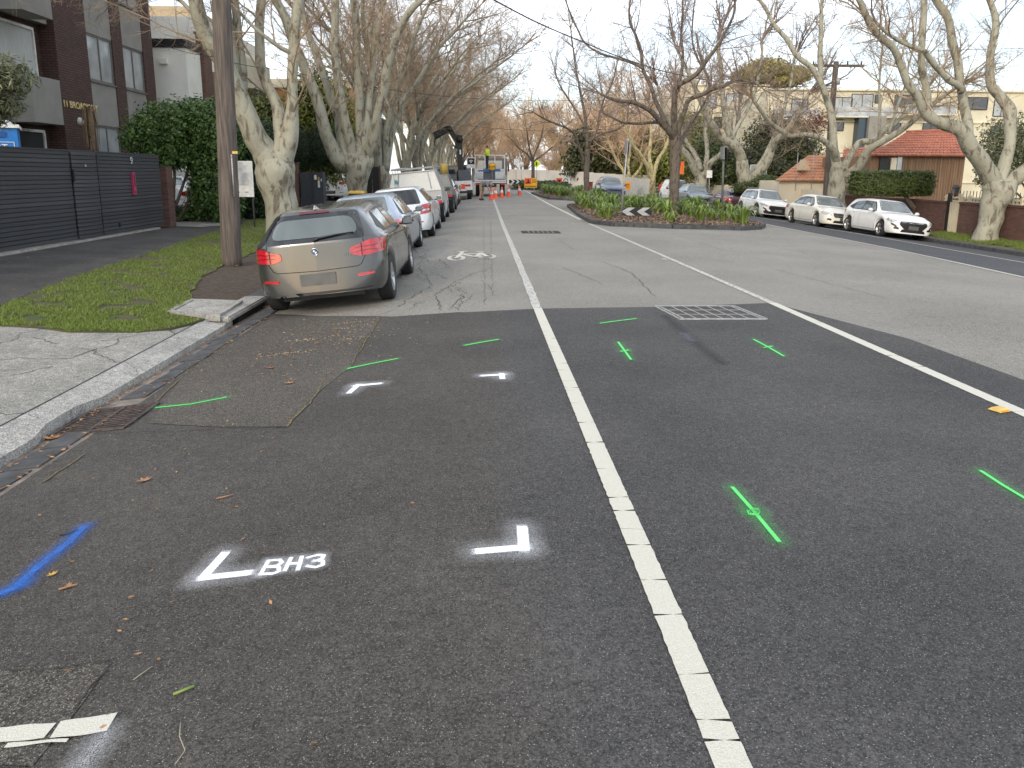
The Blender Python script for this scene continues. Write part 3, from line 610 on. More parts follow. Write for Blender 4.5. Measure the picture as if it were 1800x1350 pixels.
def wheel_mesh(r, w, spokes, steel=False):
    M = Matrix.Rotation(PI/2, 4, 'Y')
    ty = MB().lathe([(r*.66, -w/2), (r*.80, -w*.52), (r*.93, -w/2), (r*.985, -w*.42), (r, -w*.3), (r, w*.3), (r*.985, w*.42), (r*.93, w/2), (r*.80, w*.52), (r*.66, w/2)], 28, M)
    rim = MB(); rim.lathe([(r*.68, w*.50), (r*.70, w*.44), (r*.64, w*.40), (r*.62, w*.1), (r*.62, -w*.4)], 28, M)
    rim.lathe([(0, w*.40), (r*.13, w*.40), (r*.15, w*.3)], 12, M)
    for i in range(spokes):
        a = 2*PI*i/spokes
        for da in ((-.10, .10) if spokes < 8 else (0,)):
            p = (w*.34, r*.10*math.cos(a), r*.10*math.sin(a)); q = (w*.42, r*.66*math.cos(a+da), r*.66*math.sin(a+da)); rim.bar(p, q, .022 if spokes < 8 else .02, .03, up=(1, 0, 0))
    hub = MB().lathe([(0, w*.12), (r*.6, w*.12), (r*.6, -w*.3), (0, -w*.3)], 20, M)
    return ty.mesh('tyre', M_tyre), rim.mesh('rim', M_rim), hub.mesh('wheel', M_hub)
WM = {}
def wheels_on(root, track, axles, r, w, spokes):
    k = (r, w, spokes)
    if k not in WM: WM[k] = wheel_mesh(*k)
    ty, rm, hb = WM[k]
    for y in axles:
        for s_ in (1, -1):
            h = obj('wheel', hb, root, (s_*track/2, y, r), (0, 0, 0 if s_ > 0 else PI)); obj('tyre', ty, h); obj('rim', rm, h)
def body_from(vs, fs, m, root, name='body'):
    mb = MB(); mb.add(vs, fs, smooth=True); o = mb.build(name, m, root); return o
def place(root, X, Y, rz=0, axle=0, half=.75, zf=zr):
    """stand a vehicle on the cambered road: wheels at X +- half"""
    za, zb = zf(X-half), zf(X+half); s_ = math.atan2(zb-za, 2*half); c = math.cos(rz)
    root.location = (X, Y, (za+zb)/2); root.rotation_euler = (0, -s_*c, rz)
def mirror_pair(root, y, z, x, m, glass_dir=-1):
    for s_ in (1, -1):
        mb = MB(); mb.box((s_*(x+.10), y, z), (.20, .12, .135), taper=(.9, .8)); me = mb.mesh('mirror', m); b2 = bmesh.new(); b2.from_mesh(me)
        bmesh.ops.bevel(b2, geom=b2.edges[:], offset=.035, segments=3, affect='EDGES')
        for f in b2.faces: f.smooth = True
        b2.to_mesh(me); b2.free(); o = obj('mirror', me, root)
        MB().box((s_*(x+.10), y-.061, z), (.15, .008, .095)).build('mirror_glass', M_glass, o)
        MB().box((s_*(x-.01), y+.01, z-.05), (.08, .05, .03)).build('mirror_arm', M_trim, o)
def make_car(kind, name, label, cat, group, m, L=4.3, W_=1.77, H=1.45, wb=2.65, ro=.85, r=.315, ww=.20, spokes=5, fine=True, cladding=False, rails=False, zbelt=.93, rh=.56, tint=False, tails='wide', step=None, grille='slim'):
    root = empty(name, (0, 0, 0), 0, label, cat, group); yR, yF = -ro, L-ro; R = r+.055
    zs = .19; hz = zbelt+.015
    sill = [(yR, .27), (yR+.5, zs+.03), (0, zs), (wb, zs), (yF-.35, zs+.01), (yF, .22)]
    ws0, ws1 = wb-.28, wb-1.05                  # windscreen foot and head
    if kind in ('sedan',): ws1 = wb-1.12
    if kind in ('suv', 'van'): ws0, ws1 = wb-.18, wb-.92
    fr_ = [(1, yF-.62, yF-.62, yF-.62, hz-.06, zbelt-.13), (.985, yF-.34, yF-.36, yF-.40, hz-.14, zbelt-.19), (.93, yF-.15, yF-.18, yF-.24, hz-.21, zbelt-.25), (.80, yF-.05, yF-.08, yF-.15, hz-.24, zbelt-.29), (.5, yF-.01, yF-.035, yF-.10, hz-.25, zbelt-.31), (0, yF, yF-.02, yF-.08, hz-.25, zbelt-.32)]
    if kind in ('suv', 'van'): fr_ = [(a, b, c_+.06, d+.10, e+.05, f_+.04) for a, b, c_, d, e, f_ in fr_]
    mid = [(1, ws1-.75, ws1-.75, ws1-.75, H, zbelt), (1, ws1-.1, ws1-.1, ws1-.1, H-.02, zbelt-.01), (1, ws1+.05, ws1+.05, ws1+.05, H-.05, zbelt-.015), (1, ws0-.15, ws0-.15, ws0-.15, hz+.10, zbelt-.03), (1, ws0, ws0, ws0, hz+.012, zbelt-.035), (1, ws0+.4, ws0+.4, ws0+.4, hz-.005, zbelt-.06)]
    if kind == 'sedan':
        zb2 = zbelt+.10; yg, yr = yR+.62, yR+1.28
        re = [(0, yR, yR+.05, yR+.10, zb2, zbelt-.08), (.5, yR+.005, yR+.055, yR+.11, zb2, zbelt-.08), (.82, yR+.04, yR+.09, yR+.15, zb2, zbelt-.07), (.94, yR+.13, yR+.18, yR+.22, zb2, zbelt-.06), (.985, yR+.32, yR+.34, yR+.36, zb2+.005, zbelt-.04), (1, yg-.04, yg-.04, yg-.04, zb2+.02, zbelt-.01), (1, yg+.08, yg+.08, yg+.08, zb2+.08, zbelt), (1, yr, yr, yr, H-.06, zbelt+.01), (1, yr+.2, yr+.2, yr+.2, H-.02, zbelt+.01)]
    else:
        lean = {'hatch': .36, 'wagon': .42, 'suv': .30, 'van': .08}[kind]; zt_ = H-(.05 if kind == 'hatch' else .03)
        bl = zbelt+.03
        re = [(0, yR, yR+.06, yR+lean, zt_-.015, bl), (.5, yR+.01, yR+.07, yR+lean, zt_-.012, bl), (.80, yR+.05, yR+.11, yR+lean+.02, zt_-.01, bl), (.93, yR+.13, yR+.19, yR+lean+.05, zt_-.005, bl), (.985, yR+.30, yR+.34, yR+lean+.15, zt_, bl), (1, yR+.55, yR+.58, yR+lean+.36, zt_+.015, bl)]
    st_ = re+mid+fr_
    stp = step or (.035 if fine else .06)
    vs, fs = hull(st_, W_, rh, (0, wb), R, sill, stp, zw=r); sk = Skin(vs, fs)
    body_from(vs, fs, m, root)
    # floor and wheel wells
    mb = MB(); mb.box((0, (yR+yF)/2, .34), (W_*.62, (yF-yR)*.90, .30)); mb.box((0, wb/2, .27), (W_*.86, wb-2*R-.02, .14)); mb.build('underbody', M_trim, root)
    wheels_on(root, W_-ww-.02, (0, wb), r, ww, spokes)
    arch = M_trim if cladding else None
    if cladding:
        for yw in (0, wb):
            o_ = [(yw+(R+.075)*math.cos(a), r+(R+.075)*math.sin(a)) for a in [PI*i/14 for i in range(15)]]; i_ = [(yw+(R-.0)*math.cos(a), r+(R-.0)*math.sin(a)) for a in [PI*i/14 for i in range(14, -1, -1)]]
            patch(sk, 'side', o_+i_, M_trim, 'arch_trim', root, .012, .06, mirror=True)
        patch(sk, 'side', [(R, .20), (wb-R, .20), (wb-R, .33), (R, .33)], M_trim, 'sill_trim', root, .012, .2, mirror=True)
        patch(sk, 'front', [(-.72, .25), (.72, .25), (.8, .40), (.55, .36), (-.55, .36), (-.8, .40)], M_trim, 'bumper_trim', root, .012, .08)
    # glass house
    z1 = zbelt+.035; zt = H-.135; g = M_tint if tint else M_glass
    if kind == 'sedan': rear_pt = [(yR+1.02, z1+.03), (yR+1.42, zt-.03)]
    elif kind == 'hatch': rear_pt = [(yR+.55, z1+.10), (yR+.95, zt-.02)]
    elif kind == 'van': rear_pt = [(wb-1.5, z1), (wb-1.5, zt)]
    else: rear_pt = [(yR+.50, z1+.06), (yR+.72, zt-.02)]
    A0, A1 = (ws0-.30, z1-.02), (ws1+.02, zt)
    outl = [rear_pt[0]]+[(rear_pt[0][0]+.35, z1+.01)]+[A0, A1, ((A1[0]+rear_pt[1][0])/2, zt+.02), rear_pt[1]]
    patch(sk, 'side', rpoly(outl, .06), M_trim, 'window_surround', root, .004, .06, mirror=True)
    yb_ = (A1[0]+rear_pt[1][0])/2+.02 if kind != 'van' else rear_pt[0][0]
    inn = .028
    front_w = [(yb_+.03, z1+inn), (A0[0]-.07, z1+inn-.015), (A1[0]-.03, zt-inn), (yb_+.04, zt-inn+.012)]
    patch(sk, 'side', rpoly(front_w, .03), g, 'front_window', root, .008, .06, mirror=True)
    if kind != 'van':
        q = rear_pt[0][0]; q1 = rear_pt[1][0]
        split = max(q+.42, .22) if kind in ('suv', 'wagon', 'hatch') else q+.22
        rear_w = [(split, z1+inn), (yb_-.03, z1+inn), (yb_-.02, zt-inn+.012), (max(q1+.03, split-.02 if kind in ('suv', 'wagon') else q1+.03), zt-inn)]
        patch(sk, 'side', rpoly(rear_w, .03), g, 'rear_window', root, .008, .06, mirror=True)
        if kind in ('suv', 'wagon'):
            patch(sk, 'side', rpoly([(q+.07, z1+.08), (split-.05, z1+inn), (split-.06, zt-inn), (q1+.05, zt-inn)], .03), g, 'quarter_window', root, .008, .06, mirror=True)
    # windscreen and rear window
    zc = hz+.05; wt = rh+.02
    patch(sk, 'front', rpoly([(-.66*W_/1.77, zc), (.66*W_/1.77, zc), (wt-.05, H-.075), (-(wt-.05), H-.075)], .06), g, 'windscreen', root, .006, .06)
    if kind == 'sedan':
        patch(sk, 'rear', rpoly([(-.60, zb2+.06), (.60, zb2+.06), (wt-.08, H-.085), (-(wt-.08), H-.085)], .05), g, 'back_window', root, .006, .05)
        z_lo, z_hi = zbelt-.22, zbelt-.02
    else:
        bw = .62*W_/1.77
        if kind != 'van' or True:
            patch(sk, 'rear', rpoly([(-bw-.05, zbelt+.03), (bw+.05, zbelt+.03), (wt-.01, H-.10), (-(wt-.01), H-.10)], .06), M_tint, 'back_window_surround', root, .004, .05)
            patch(sk, 'rear', rpoly([(-bw+.03, zbelt+.085), (bw-.03, zbelt+.085), (wt-.07, H-.165), (-(wt-.07), H-.165)], .12), g, 'back_window', root, .009, .05)
        z_lo, z_hi = zbelt-.20, zbelt-.01
    # tail lamps
    hw = W_/2
    if tails == 'wide':
        for s_ in (1, -1):
            ax = [(s_*a, b) for a, b in ((hw*.50, z_lo+.03), (hw*.66, z_lo-.01), (hw*.985, z_lo+.015), (hw*.985, z_hi), (hw*.80, z_hi+.005), (hw*.66, z_hi-.05), (hw*.52, z_hi-.075))]
            la = patch(sk, 'rear', rpoly(ax, .03), M_tail, 'tail_lamp', root, .010, .04)
            for o_ in la:
                for j, (za, zb_) in enumerate(((z_lo+.055, z_lo+.045), (z_lo+.105, z_lo+.12))):
                    patch(sk, 'rear', line_poly([(s_*hw*.60, za), (s_*hw*.8, za+.01), (s_*hw*.95, zb_)], .010), M_taild, 'lamp_line', o_, .014, .06)
                patch(sk, 'rear', line_poly([(s_*hw*.685, z_lo-.005), (s_*hw*.685, z_hi-.03)], .010), M_seamc, 'lamp_line', o_, .014, .06)
        patch(sk, 'side', rpoly([(yR+.17, z_lo+.02), (yR+.34, z_lo+.04), (yR+.30, z_hi), (yR+.17, z_hi)], .02), M_tail, 'tail_lamp', root, .008, .04, mirror=True)
    else:
        for s_ in (1, -1):
            patch(sk, 'rear', rpoly([(s_*hw*a, b) for a, b in ((.70, z_lo-.06), (.985, z_lo-.04), (.985, z_hi+.02), (.76, z_hi+.01))], .03), M_tail, 'tail_lamp', root, .010, .04)
            patch(sk, 'rear', rpoly([(s_*hw*a, b) for a, b in ((.73, z_lo+.02), (.96, z_lo+.03), (.96, z_lo+.08), (.74, z_lo+.07))], .015), M_head, 'reverse_lamp', root, .013, .04)
        patch(sk, 'side', rpoly([(yR+.15, z_lo-.02), (yR+.27, z_lo), (yR+.25, z_hi), (yR+.15, z_hi)], .02), M_tail, 'tail_lamp', root, .008, .04, mirror=True)
    # hatch or boot gap, bumper gap, plates
    zt2 = (zbelt+.03 if kind != 'sedan' else zb2-.02); zb_ = .60
    gap = [(-hw*.72, zt2), (-hw*.73, z_lo+.0), (-hw*.66, zb_+.02), (-hw*.60, zb_-.005), (0, zb_-.02), (hw*.60, zb_-.005), (hw*.66, zb_+.02), (hw*.73, z_lo), (hw*.72, zt2)]
    patch(sk, 'rear', line_poly(gap, .009), M_seamc, 'panel_gap', root, .003, .05)
    patch(sk, 'rear', rpoly([(-.28, .40), (.28, .40), (.30, .56), (-.30, .56)], .02), M_trim if kind != 'hatch' else m, 'plate_recess', root, .003, .06)
    for s_ in (1, -1): patch(sk, 'rear', rpoly([(s_*.52, .455), (s_*.74, .475), (s_*.72, .505), (s_*.52, .495)], .01), M_tail, 'reflector', root, .006, .05)
    h_, n_ = sk.hit((0, -6, .47), (0, 1, 0)); MB().box((0, h_.y-.008, .475), (.47, .014, .155)).build('number_plate', M_plate, root)
    patch(sk, 'rear', rpoly([(-.62, .25), (.62, .25), (.70, .31), (-.70, .31)], .02), M_trim, 'lower_trim', root, .006, .06)
    # front: grille, lamps, intake, fog lamps, plate
    zg_ = zbelt-.36
    patch(sk, 'front', rpoly([(-.44, zg_-.06), (.44, zg_-.06), (.52, zg_+.07), (-.52, zg_+.07)], .04), M_trim, 'grille', root, .006, .05)
    for j in range(3): patch(sk, 'front', line_poly([(-.47, zg_-.03+j*.035), (.47, zg_-.03+j*.035)], .007), M_chrome if j == 2 else M_hub, 'grille_bar', root, .011, .06)
    if grille == 'hex':
        patch(sk, 'front', rpoly([(-.34, .36), (.34, .36), (.56, .56), (.52, .68), (-.52, .68), (-.56, .56)], .05), M_trim, 'lower_grille', root, .009, .05); patch(sk, 'front', line_poly([(-.52, .67), (0, .63), (.52, .67)], .02), M_chrome, 'grille_bar', root, .014, .06)
        for s_ in (1, -1): patch(sk, 'front', rpoly([(s_*a, b) for a, b in ((hw*.70, .42), (hw*.90, .52), (hw*.92, .60), (hw*.74, .52))], .02), M_trim, 'fog_lamp', root, .010, .04)
    if grille == 'wide':
        patch(sk, 'front', rpoly([(-.42, .55), (.42, .55), (.50, .70), (-.50, .70)], .04), M_hub, 'chrome_grille', root, .009, .05)
        for j in range(4): patch(sk, 'front', line_poly([(-.45, .57+j*.035), (.45, .57+j*.035)], .010), M_chrome, 'grille_bar', root, .013, .06)
    for s_ in (1, -1):
        patch(sk, 'front', rpoly([(s_*a, b) for a, b in ((hw*.60, zg_+.03), (hw*.78, zg_-.0), (hw*.965, zg_+.06), (hw*.97, zg_+.17), (hw*.80, zg_+.14))], .03), M_head, 'headlamp', root, .009, .04)
        patch(sk, 'front', rpoly([(s_*a, b) for a, b in ((hw*.62, .36), (hw*.84, .38), (hw*.80, .47), (hw*.64, .44))], .03), M_trim, 'fog_lamp', root, .008, .04)
    patch(sk, 'side', rpoly([(yF-.50, zg_+.10), (yF-.20, zg_+.02), (yF-.20, zg_+.12), (yF-.44, zg_+.19)], .03), M_head, 'headlamp', root, .008, .04, mirror=True)
    patch(sk, 'front', rpoly([(-.50, .27), (.50, .27), (.44, .38), (-.44, .38)], .03), M_trim, 'air_intake', root, .006, .06)
    h_, n_ = sk.hit((0, 9, .45), (0, -1, 0)); MB().box((0, h_.y+.012, .455), (.40, .014, .15)).build('number_plate', M_plate, root)
    # doors
    d0, d1, d2 = ws0-.10, yb_-.0, (rear_pt[0][0]+.45 if kind != 'van' else None)
    if fine:
        patch(sk, 'side', line_poly([(d0+.02, z1-.03), (d0, .6), (d0-.06, .28)], .009), M_seamc, 'door_gap', root, .003, .06, mirror=True)
        patch(sk, 'side', line_poly([(d1, z1), (d1, .6), (d1+.02, .28)], .009), M_seamc, 'door_gap', root, .003, .06, mirror=True)
        if d2 is not None: patch(sk, 'side', line_poly([(max(.12, d2), z1), (R+.16, .72), (R+.10, .5), (R+.13, .30)], .009), M_seamc, 'door_gap', root, .003, .06, mirror=True)
        patch(sk, 'side', line_poly([(R+.08, .275), (wb-R-.08, .265)], .009), M_seamc, 'door_gap', root, .003, .2, mirror=True)
        for yy in (d1+.14, (max(.12, d2)+.16) if d2 is not None else d1+.14):
            patch(sk, 'side', rpoly([(yy, zbelt-.075), (yy+.19, zbelt-.085), (yy+.19, zbelt-.055), (yy, zbelt-.045)], .012), m, 'door_handle', root, .028, .2, mirror=True)
        patch(sk, 'side', rpoly([(.12, .0), (.12, .0), (.12, .0)], .01), m, 'x', root) if False else None
    mirror_pair(root, ws0-.42, zbelt+.06, W_/2-.015, m if kind != 'van' else M_trim)
    if rails:
        for s_ in (1, -1): MB().tube([(s_*(rh-.02), yR+.55, H-.03), (s_*(rh-.01), yR+.65, H+.03), (s_*(rh-.01), ws1-.2, H+.035), (s_*(rh-.02), ws1-.1, H-.02)], .015, 6).build('roof_rail', M_galv, root)
    root['skin'] = 0; del root['skin']
    return root, sk
GL = 'cars parked along the left kerb'; GRc = 'cars parked along the right kerb'
# nearest: champagne hatchback
c, sk = make_car('hatch', 'parked_car', 'champagne metallic five-door hatchback with wide red tail lamps, nearest to the camera', 'car', GL, M_champ, L=4.33, W_=1.765, H=1.42, wb=2.69, ro=.80, spokes=5, zbelt=.93, rh=.545, step=.028)
place(c, -2.13, 10.55)
e_ = empty('roundel', (0, 0, 0)); bpy.data.objects.remove(e_)
h_, n_ = sk.hit((0, -6, .835), (0, 1, 0)); M = Matrix.Translation(h_)@Matrix.Rotation(PI/2+.06, 4, 'X')
bd = MB().lathe([(0, .006), (.030, .006), (.041, .010), (.046, .008), (.046, -.01)], 24, M).build('roundel', M_hub, c)
for q, mm_ in ((0, 0), (1, 1), (2, 0), (3, 1)):
    vs = [(0, 0, .012)]+[(.027*math.cos(q*PI/2+a*PI/12), .027*math.sin(q*PI/2+a*PI/12), .012) for a in range(7)]
    MB().add([M@Vector(v) for v in vs], [(0, i, i+1) for i in range(1, 7)]).build('roundel_quarter', mat('roundel white', (.75, .75, .75), .3) if mm_ else mat('roundel blue', (.03, .16, .45), .3), bd)
MB().lathe([(.040, .009), (.044, .014), (.048, .009)], 24, M).build('roundel_ring', M_chrome, bd)
tm = text_mesh('118i', .062, M_chrome, .002); hh, _ = sk.hit((.45, -6, .73), (0, 1, 0)); obj('model_lettering', tm, c, (.43, hh.y-.012, .765), (PI/2, 0, 0))
w_ = MB(); w_.tube([(-.02, -.70, .985), (.03, -.725, 1.01), (.40, -.66, 1.075)], .011, 6)
hs = [sk.hit((x_, -6, z_), (0, 1, 0))[0] for x_, z_ in ((0, .975), (.06, 1.005), (.30, 1.03), (.52, 1.04))]
w_ = MB().tube([p+Vector((0, -.025, .0)) for p in hs], [.016, .017, .012, .008], 6).build('rear_wiper', M_trim, c)
h0, _ = sk.hit((0, -6, 1.315), (0, 1, 0))
patch(sk, 'rear', rpoly([(-.20, 1.315), (.20, 1.315), (.19, 1.345), (-.19, 1.345)], .01), M_taild, 'brake_lamp', c, .014, .05)
h0, _ = sk.hit((0, -.28, 4), (0, 0, -1))
MB().add([(-.02, -.42, h0.z), (.02, -.42, h0.z), (.025, -.22, h0.z-.004), (-.025, -.22, h0.z-.004), (0, -.40, h0.z+.065), (0, -.34, h0.z+.055)], [(0, 1, 4), (1, 2, 5, 4), (2, 3, 5), (3, 0, 4, 5)]).build('antenna', M_champ, c)
mb = MB(); 
for px_ in (-.50,): mb.lathe([(.028, -.0), (.036, 0), (.036, .12), (.028, .12)], 14, Matrix.Translation((px_, -.80, .27))@Matrix.Rotation(-PI/2, 4, 'X'))
mb.build('exhaust_pipe', M_trim, c)
# silver blue sedan
c, sk = make_car('sedan', 'parked_car', 'silver blue older sedan parked right in front of the champagne hatchback', 'car', GL, M_silverblue, L=4.90, W_=1.84, H=1.44, wb=2.80, ro=1.12, zbelt=.90, rh=.55, tails='narrow')
place(c, -2.42, 15.65)
c, sk = make_car('wagon', 'parked_car', 'silver white station wagon with dark rear glass, third from the camera', 'car', GL, M_pearl, L=4.90, W_=1.88, H=1.48, wb=2.92, ro=1.10, zbelt=.95, rh=.56, tint=True, tails='narrow', r=.335)
place(c, -2.32, 21.55)
MB().tube([(0, -.35, 1.44), (0, -.42, 1.86)], [.006, .003], 5).build('aerial', M_trim, c)
# white hatchbacks further up
c, sk = make_car('hatch', 'parked_car', 'small white hatchback with pink-red tail lamps beyond the two utes', 'car', GL, M_white, L=4.1, W_=1.72, H=1.47, wb=2.5, ro=.75, fine=False)
place(c, -2.25, 38.6)
c, sk = make_car('hatch', 'parked_car', 'white hatchback partly hidden, last before the crane truck', 'car', GL, M_white, L=4.1, W_=1.72, H=1.50, wb=2.5, ro=.75, fine=False)
place(c, -2.25, 43.6)
# right kerb, facing the camera
def face(c, X, yf, wb, **k): place(c, X, yf+wb, PI, **k)
c, sk = make_car('hatch', 'parked_car', 'white hatchback with large dark grille, nearest on the right kerb', 'car', GRc, M_white, L=4.30, W_=1.78, H=1.49, wb=2.65, ro=.75, zbelt=.95, grille='hex')
face(c, 16.55, 29.0, 2.65)
c, sk = make_car('sedan', 'parked_car', 'cream white sedan with wide chrome grille behind the nearest white hatchback on the right', 'car', GRc, mat('cream white paint', (.74, .72, .64), .3, coat=.8, var=.03), L=4.85, W_=1.80, H=1.475, wb=2.775, ro=1.10, zbelt=.93, grille='wide')
face(c, 16.05, 33.65, 2.775)
c, sk = make_car('suv', 'parked_car', 'white crossover with black lower cladding beside the median plants', 'car', GRc, M_white, L=4.45, W_=1.80, H=1.60, wb=2.64, ro=.82, r=.34, cladding=True, rails=True, zbelt=1.0, grille='hex')
face(c, 16.35, 42.0, 2.64)
c, sk = make_car('sedan', 'parked_car', 'dark red and black car showing its tail lamp behind the white crossover', 'car', GRc, M_redp, L=4.6, W_=1.78, H=1.43, wb=2.7, ro=1.0, fine=False, tint=True)
place(c, 16.55, 49.1)
c, sk = make_car('suv', 'parked_car', 'grey blue crossover parked between the pole and the median tree', 'car', GRc, M_greyp, L=4.5, W_=1.84, H=1.62, wb=2.65, ro=.9, r=.34, fine=False, zbelt=1.0)
face(c, 15.55, 53.6, 2.65)
c, sk = make_car('van', 'parked_van', 'white van with roof rack parked behind the grey crossover', 'van', GRc, M_white, L=4.9, W_=1.85, H=1.95, wb=2.95, ro=.95, r=.33, fine=False, zbelt=1.12)
face(c, 15.55, 58.9, 2.95)
mb = MB()
for yy in (.2, 1.0, 1.8): mb.bar((-.7, yy, 2.06), (.7, yy, 2.06), .05, .04)
for sx in (-.7, .7): mb.bar((sx, -.3, 2.07), (sx, 2.0, 2.07), .05, .05); mb.bar((sx, .2, 1.85), (sx, .2, 2.06), .03, .03, up=(0, 1, 0)); mb.bar((sx, 1.8, 1.85), (sx, 1.8, 2.06), .03, .03, up=(0, 1, 0))
mb.build('roof_rack', M_trim, c)
c, sk = make_car('suv', 'moving_car', 'silver and dark blue four wheel drive driving towards the camera past the median', 'car', None, paint('slate blue paint', (.10, .13, .20), .4), L=4.7, W_=1.92, H=1.70, wb=2.85, ro=.92, r=.36, fine=False, zbelt=1.05)
face(c, 10.0, 58.0, 2.85)
# driveways on the left
c, sk = make_car('sedan', 'driveway_car', 'white sedan with red tail lamp standing in the driveway beyond the grey fence', 'car', None, M_white, L=4.65, W_=1.81, H=1.43, wb=2.81, ro=1.0, zbelt=.93)
place(c, -11.55, 27.9, .35, zf=lambda x: .12)
c, sk = make_car('suv', 'driveway_car', 'white four wheel drive parked nose in behind the dark grey gate post', 'car', None, M_white, L=4.8, W_=1.93, H=1.78, wb=2.9, ro=1.0, r=.37, fine=False, zbelt=1.12)
place(c, -8.75, 44.2, .0, zf=lambda x: .08)
# ---- utes
M_alu = mat('checker plate aluminium', (.46, .46, .44), .45, metal=.55, var=.12, scale=40, bump=.25, bscale=90)
def make_ute(label, m, canopy=True, Lc=5.2):
    c, sk = make_car('van', 'parked_ute', label, 'ute', GL, m, L=3.3, W_=1.80, H=1.72, wb=1.55, ro=.62, r=.36, ww=.23, fine=False, zbelt=1.08, spokes=6)
    # cab only; the tray stands behind it on a chassis
    for ch in [o for o in c.children if o.name.startswith(('wheel',)) and o.location.y < .1]:
        ch.location.y = -1.5
    MB().box((0, -1.1, .52), (.9, 2.9, .16)).build('chassis', M_trim, c)
    return c, sk
c, sk = make_ute('silver ute with an aluminium tool canopy and ladder rack, behind the station wagon', M_pearl)
place(c, -2.30, 29.4)
def tray(c, w, y0, y1, z0, z1, slant, m, win=True):
    y1 -= .0; zz = z0+.42
    vs = []
    for y, dy in ((y0, .18), (y1, 0)):
        for sx in (-1, 1): vs += [(sx*w/2, y, z0), (sx*w/2, y, zz), (sx*(w/2-slant), y+dy, z1)]
    fs = [(0, 3, 4, 1), (1, 4, 5, 2), (6, 7, 10, 9), (7, 8, 11, 10), (0, 1, 7, 6), (1, 2, 8, 7), (3, 9, 10, 4), (4, 10, 11, 5), (2, 5, 11, 8), (0, 6, 9, 3)]
    b = MB().add(vs, fs).build('canopy', m, c)
    a = Vector((w/2, 0, zz)); d = Vector((w/2-slant, 0, z1))
    for k in range(11):                                     # ribbed side doors
        t = .08+k*.084; p = a.lerp(d, t)
        MB().bar((p.x+.01, y0+.28, p.z), (p.x+.01, y1-.1, p.z), .035, .03).build('rib', m, b); MB().bar((-p.x-.01, y0+.28, p.z), (-p.x-.01, y1-.1, p.z), .035, .03).build('rib', m, b)
    e = MB()
    for sx in (-1, 1): e.bar((sx*w*.32, y0-.012, z0+.5), (sx*(w*.32-slant*.4), y0+.15, z1-.06), .02, .02)
    e.bar((-w/2+.02, y0-.01, zz), (w/2-.02, y0-.01, zz), .02, .02); e.bar((-w/2+slant, y0+.16, z1-.03), (w/2-slant, y0+.16, z1-.03), .03, .03); e.build('door_frame', M_galv, b)
    for sx in (-1, 1):
        MB().box((sx*(w/2-.16), y0-.02, z0-.0), (.30, .03, .12)).build('tail_lamp', M_tail, c)
    MB().box((.0, y0-.03, z0-.14), (w-.1, .05, .10)).build('rear_bar', M_trim, c)
    return b
b = tray(c, 1.86, -2.75, -.55, .78, 1.92, .20, M_alu)
rk = MB()
for yy in (-2.5, -1.6, -.7): rk.bar((-.72, yy, 2.03), (.72, yy, 2.03), .035, .035)
for sx in (-.74, .74):
    rk.tube([(sx, -2.7, 2.04), (sx, .9, 2.04)], .025, 6)
    for yy in (-2.5, -1.6, -.7): rk.bar((sx, yy, 1.9), (sx, yy, 2.04), .025, .025, up=(0, 1, 0))
for k in range(14): rk.bar((-.74, -2.6+.24*k, 2.075), (-.30, -2.6+.24*k, 2.075), .02, .02)
rk.build('ladder_rack', M_galv, c)
MB().box((-.62, -2.74, 1.62), (.10, .01, .12)).build('sticker', mat('teal sticker', (.03, .30, .30), .4), c)
c, sk = make_ute('grey ute with slatted tray sides and gear on top, second ute in the row', M_darkp)
place(c, -2.2, 35.6)
tray(c, 1.80, -2.3, -.4, .80, 1.75, .12, mat('dull tray metal', (.20, .20, .19), .5, metal=.4))
t_ = MB().box((-.1, -1.3, 1.86), (1.1, 1.3, .10)).build('folded_tarpaulin', mat('blue tarpaulin', (.06, .20, .34), .6, bump=.5, bscale=8), None, label='blue tarpaulin folded on top of the second ute', cat='tarpaulin')
t_.parent = None; t_.matrix_world = Matrix.Translation((-2.2, 35.6, zr(-2.2)+.0))
t_ = MB().lathe([(0, 0), (.17, 0), (.17, .42), (.15, .45), (0, .45)], 12, Matrix.Translation((.45, -2.0, 1.77))).build('drum', mat('mustard drum', (.40, .28, .07), .5), None, label='mustard coloured drum standing on the second ute tray', cat='drum')
t_.location = (-2.2, 35.6, zr(-2.2)+.03)
